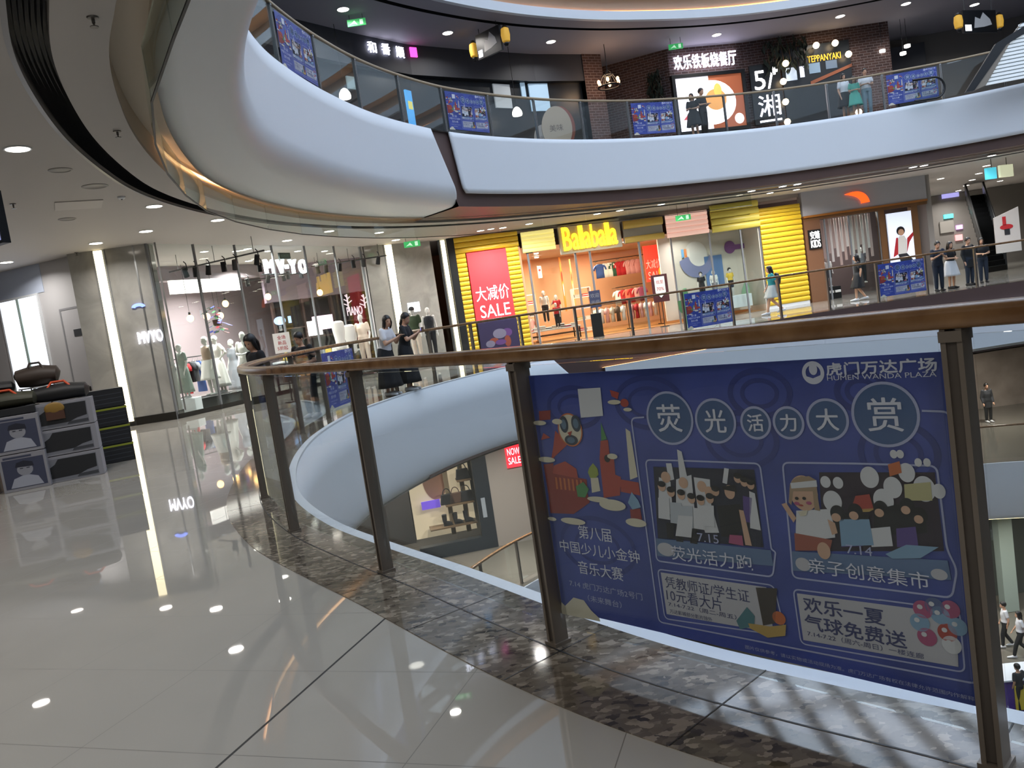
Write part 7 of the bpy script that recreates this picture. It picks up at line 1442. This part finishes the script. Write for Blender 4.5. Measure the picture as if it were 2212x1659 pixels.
mb.build('slats', o); mb = MB(); PV.poly(mb, [(a0[0] + .05, a0[1]), (a1[0] + .6, a0[1]), (a1[0] + .6, b0_[1]), (b0_[0] + .05, b0_[1])], -.02, mat('screen_back', '9aa0a4', .6), .04); mb.build('backing', o)
mb = MB(); PV.poly(mb, [(a0[0] - .62, a0[1] - .1), (a0[0] - .36, a0[1] - .1), (b0_[0] - .5, b0_[1] - .6), (b1[0] + .5, b0_[1] + .35), (b1[0] + .5, b0_[1] + .6), (b0_[0] - .8, b0_[1] - .5)], .1, M_dark, .2); mb.build('dark_beam', o)
mb = MB(); PV.poly(mb, [(a0[0] - .36, a0[1] - .1), (a0[0], a0[1]), (b0_[0], b0_[1]), (b0_[0] - .45, b0_[1] - .5)], .08, mat('beam_tan', '8d8478', .6), .15); mb.build('tan_edge', o)
q = aty(2028, 180, 28.9); o = empty('escalator_newel', (q[0], q[1], Z1), 'rounded black escalator handrail end behind the upper railing', 'escalator handrail')
mb = MB(); o.scale = (.75, .75, .8); mb.tube([(-1.2, 0, .95), (-.2, 0, .95)] + [(-.2 + .45 * sin(t), 0, .5 + .45 * cos(t)) for t in np.linspace(.2, pi, 12)] + [(-1.2, 0, .05)], .05, M_black, 8); mb.build('rubber_handrail', None, True).parent = o; mb = MB(); mb.box((-.6, 0, .48), (1.1, .03, .8), M_glass2); mb.build('balustrade_panel', None).parent = o
# people upstairs
def up(px, Y): p = aty(px, 240, Y); return (p[0], p[1], Z1)
figure('person', 'person in dark dress seen against the lit food picture, left of the couple', 'person', up(1497, 29.6), pi - .6, 1.58, 'hold', 0, 'dress', M_bk, 'skirt', M_bk, 'bob', voxel=.016)
figure('person', 'taller person in dark shirt against the lit food picture, right of the couple', 'person', up(1518, 29.8), pi + .7, 1.76, 'hold', 0, 'tee', M_bk, 'trousers', M_bk, 'short', voxel=.016)
f, J, k = figure('person', 'person in white shirt with a black bag on the upper gallery, left of the family', 'person', up(1828, 30.4), pi + .2, 1.66, 'stand', 0, 'tee', M_wh, 'skirt', M_bk, 'long', voxel=.016)
mb = MB(); mb.prism([(-.36, .02, .62), (-.08, .02, .62), (-.1, .02, .86), (-.34, .02, .86)], (0, .12, 0), M_bk); mb.tube([(-.3, .08, .86), (-.22, .08, 1.0), (-.14, .08, .86)], .012, M_bk, 6); held(f, mb, 'shoulder_bag', False)
figure('person', 'child in mint green dress at the upper railing', 'person', up(1850, 30.0), pi, 1.42, 'hold', 0, 'dress', M_mint, 'skirt', M_mint, 'bob', voxel=.016, sc_head=1.1)
figure('person', 'person in white print tee and pale jeans at the upper railing', 'person', up(1876, 30.2), pi - .2, 1.70, 'hold', 0, 'tee', M_wh, 'trousers', M_jean, 'short', voxel=.016)

# ------------------------------------------------------------------ floors below
q0, q1 = onz(918, 1211, -6.6), onz(1072, 1180, -6.6)
PX = Pl(tuple(q0[:2]), tuple(q1[:2])); sa, sb = 0.0, PX.len
wb = PX.rect((965, 985), (1042, 1190))
s_in0, s_in1 = PX.sz(925, 1180)[0], PX.sz(1042, 1160)[0]
M_nav = mat('navy_frame', '141d26', .4); M_bgw = glow('beige_lit', 'e0cfae', .55)
o = empty('shoe_shop_window', PX.P(s_in0, -6.6), 'navy framed lit shoe shop window one floor down', 'shop window')
mb = MB(); PX.slab(mb, (s_in1, -6.6, PX.sz(1072, 1150)[0], -2.16), .1, .3, M_nav); PX.slab(mb, (s_in0 - .3, -6.6, s_in1, -6.15), .1, .3, M_nav); mb.build('frame', o)
mb = MB(); PX.slab(mb, (s_in0 - .3, -6.15, s_in1, -2.16), -1.2, .1, M_bgw); mb.build('lit_backdrop', o)
mb = MB(); 
for px in (975, 1010): s = PX.sz(px, 1080)[0]; PX.slab(mb, (s - .08, -6.15, s + .08, -2.16), -1.0, .1, mat('beige_pilaster', 'a39173', .6))
mb.build('pilasters', o)
mb = MB(); PX.disc(mb, PX.sz(945, 1045), .45, .8, -1.15, mat('rose_decal', 'b88a72', .6)); mb.build('rose_decal', o)
for z, a, b in ((-5.0, .45, .98), (-4.2, .72, .98), (-5.75, .1, .98)):
    mb = MB(); PX.slab(mb, (s_in0 + (s_in1 - s_in0) * a, z, s_in0 + (s_in1 - s_in0) * b, z + .05), -.4, .6, mat('shelf_brown', '6b563c', .5)); mb.build('shelf', o)
mb = MB(); r = PX.rect((914, 1097), (958, 1107)); PX.slab(mb, r, -.9, .03, glow('violet_strip', '7a5ae0', .8)); mb.build('violet_strip', o)  # glowing strip stands in for a blurred violet reflection
k = 0; nmb = ['black handbag on the left of the middle window shelf', 'brown handbag on the middle window shelf', 'black handbag right on the middle window shelf', 'dark handbag on the high window shelf', 'black ankle boot low in the shoe window, left', 'black ankle boot low in the shoe window, middle', 'black ankle boot low in the shoe window, right']
for f_, z in ((.5, -4.95), (.66, -4.95), (.86, -4.95), (.85, -4.15), (.42, -5.70), (.62, -5.70), (.82, -5.70)):
    s = s_in0 + (s_in1 - s_in0) * f_; c = PX.P(s, z, -.65); boot = k >= 4
    o = empty('ankle_boot' if boot else 'handbag', c, nmb[k], 'boot' if boot else 'handbag', 'goods in the shoe shop window', PX.ang()); m = M_brc if k == 1 else M_bk
    if boot:
        mb = MB(); mb.tube([(-.05, 0, .4), (-.05, 0, .2), (-.04, 0, .1), (.08, 0, .07), (.2, 0, .05)], [(.09, .1), (.08, .09), (.09, .09), (.08, .06), (.04, .04)], m, 12); mb.build('upper', None, True).parent = o; mb = MB(); mb.box((.06, 0, .012), (.34, .16, .024), M_black); mb.build('sole', None).parent = o
    else:
        mb = MB(); mb.prism([(-.26, -.08, 0), (.26, -.08, 0), (.2, -.08, .36), (-.2, -.08, .36)], (0, .16, 0), m); mb.build('bag_body', None, bevel=.02).parent = o; mb = MB(); mb.tube([(.14 * cos(t), 0, .34 + .22 * sin(t)) for t in np.linspace(0, pi, 9)], .016, m, 6); mb.build('handle', None).parent = o
    k += 1
mb = MB(); PX.slab(mb, (-7, -6.6, s_in0 - .3, -2.16), -2.5, .2, mat('dim_shop', '3c3836', .7)); struct(mb, 'wall_back.014')
mb = MB(); PX.slab(mb, (PX.sz(1072, 1150)[0], -6.6, 11, -2.16), .05, .3, mat('grey_beige_wall', '8f8780', .7)); struct(mb, 'wall_back.015')
for i, px in enumerate((845, 875, 900)):
    q = PX.P(PX.sz(px, 1130)[0], -3.6 - .3 * i, -1.2); downlight(0, 0, 'small ceiling lamp in the dim lower shop, %s' % ['left', 'middle', 'right'][i], z=-2.17, r=.14, power=70, group='lamps in the dim lower shop', xy=(q[0], q[1]))
for (px, Y) in ((960, 23.5), (1080, 25.0), (1500, 28.0), (2150, 34.6), (2000, 31.5)):
    q = aty(px, 800, Y); downlight(0, 0, 'ceiling lamp over the lower gallery %s' % {960: 'before the shoe shop window', 1080: 'before the red lower sign', 1500: 'behind the near banner', 2150: 'above the lone walker', 2000: 'left of the lone walker'}[px], z=-2.17, r=.14, power=260, group='lamps of the lower gallery', xy=(q[0], q[1]))  # lamp above the walker is added to brighten the dark far wall
sg_ = PX.rect((1092, 957), (1126, 1008)); a, z_ = PX.sz(1108, 982); o = empty('red_sign', PX.P(a, z_, .1), 'small red lit sale sign on the lower wall beside a post', 'sign')
r = (a - .28, z_ - .42, a + .28, z_ + .42); mb = MB(); PX.slab(mb, r, .15, .1, glow('red_lit_sign', 'ee2a3c', 1.3)); mb.build('lit_panel', o); mb = MB(); PX.text(mb, 'NOW', (r[0] + .06, z_ + .02, r[2] - .06, z_ + .26), .16, glow('sign_pinkwhite', 'ffe4f0', 2.2)); PX.text(mb, 'SALE', (r[0] + .06, z_ - .3, r[2] - .06, z_ - .06), .16, glow('sign_pinkwhite', 'ffe4f0', 2.2)); mb.build('lettering', o)
q = PX.rect((1037, 1075), (1052, 1115)); mb = MB(); PX.slab(mb, q, .12, .02, mat('notice_grey', '8a929a', .5)); tag(mb.build('notice_plate'), 'grey notice plate on the navy shop frame below', 'notice')
p = onz(2137, 912, -6.6); figure('person', 'person in grey top and charcoal vest standing one floor down at right', 'person', p, pi, 1.78, 'stand', 0, 'coat', M_vest, 'trousers', M_bk, 'short', voxel=.016)
mb = MB(); PY = Pl((14, 39.5), (34, 38.0)); PY.slab(mb, (0, -6.6, 21, -2.16), 0, .3, noise_col(mat('stone_wall', 'a5968a', .7), .8, '94867b', 'b3a497', 4)); struct(mb, 'wall_back.016')
p = onz(2176, 1398, -13.2); figure('person', 'person in white shirt and dark trousers walking two floors down', 'person', p, 1.2, 1.72, 'walk2', 0, 'tee', M_wh, 'trousers', M_bk, 'short', voxel=.016)
p = onz(2209, 1420, -13.2); figure('person', 'second walker in white shirt two floors down at the picture edge', 'person', p, 1.2, 1.70, 'walk', 0, 'tee', M_wh, 'trousers', M_bk, 'bob', voxel=.016)
p = onz(2197, 1436, -11.62); figure('person', 'person with black hair standing behind the purple counter two floors down', 'person', (p[0], p[1], -13.2), .3, 1.62, 'stand', 0, 'tee', M_vest, 'trousers', M_bk, 'short', voxel=.016)
p = onz(2170, 1468, -12.08); o = empty('kiosk_counter', (p[0] + 1.2, p[1] + .3, -13.2), 'purple counter with a yellow front panel two floors down', 'counter', None, -.1)
mb = MB(); mb.box((0, 0, .55), (2.4, 1.0, 1.1), mat('kiosk_purple', '4a2f8a', .5)); mb.build('counter_body', None, bevel=.02).parent = o; mb = MB(); mb.box((-.05, -.52, .55), (1.8, .05, .8), mat('kiosk_yellow', 'd8c040', .5)); mb.build('front_panel', None).parent = o; mb = MB(); mb.box((0, 0, 1.12), (2.5, 1.1, .05), M_white); mb.build('worktop', None).parent = o
mb = MB(); PZ = Pl((12, 33), (26, 32)); PZ.slab(mb, (0, -13.2, 16, -8.75), 0, .3, mat('dim_green_wall', '4c524e', .6)); struct(mb, 'wall_back.017')
mb = MB(); q = onz(2175, 1330, -13.2); q = aty(2174, 1240, 31.0); mb.box((q[0], 31.0, -10.97), (.55, .4, 4.42), mat('pale_green_pillar', '93a098', .5)); struct(mb, 'trim_21')
for x, y in ((16, 29.5), (19, 28.5), (14, 27)): downlight(0, 0, 'ceiling lamp two floors down %s' % {16: 'by the pale pillar', 19: 'over the picture edge walkers', 14: 'behind the banner'}[x], z=-8.77, r=.14, power=120, group='lamps two floors down', xy=(x, y))
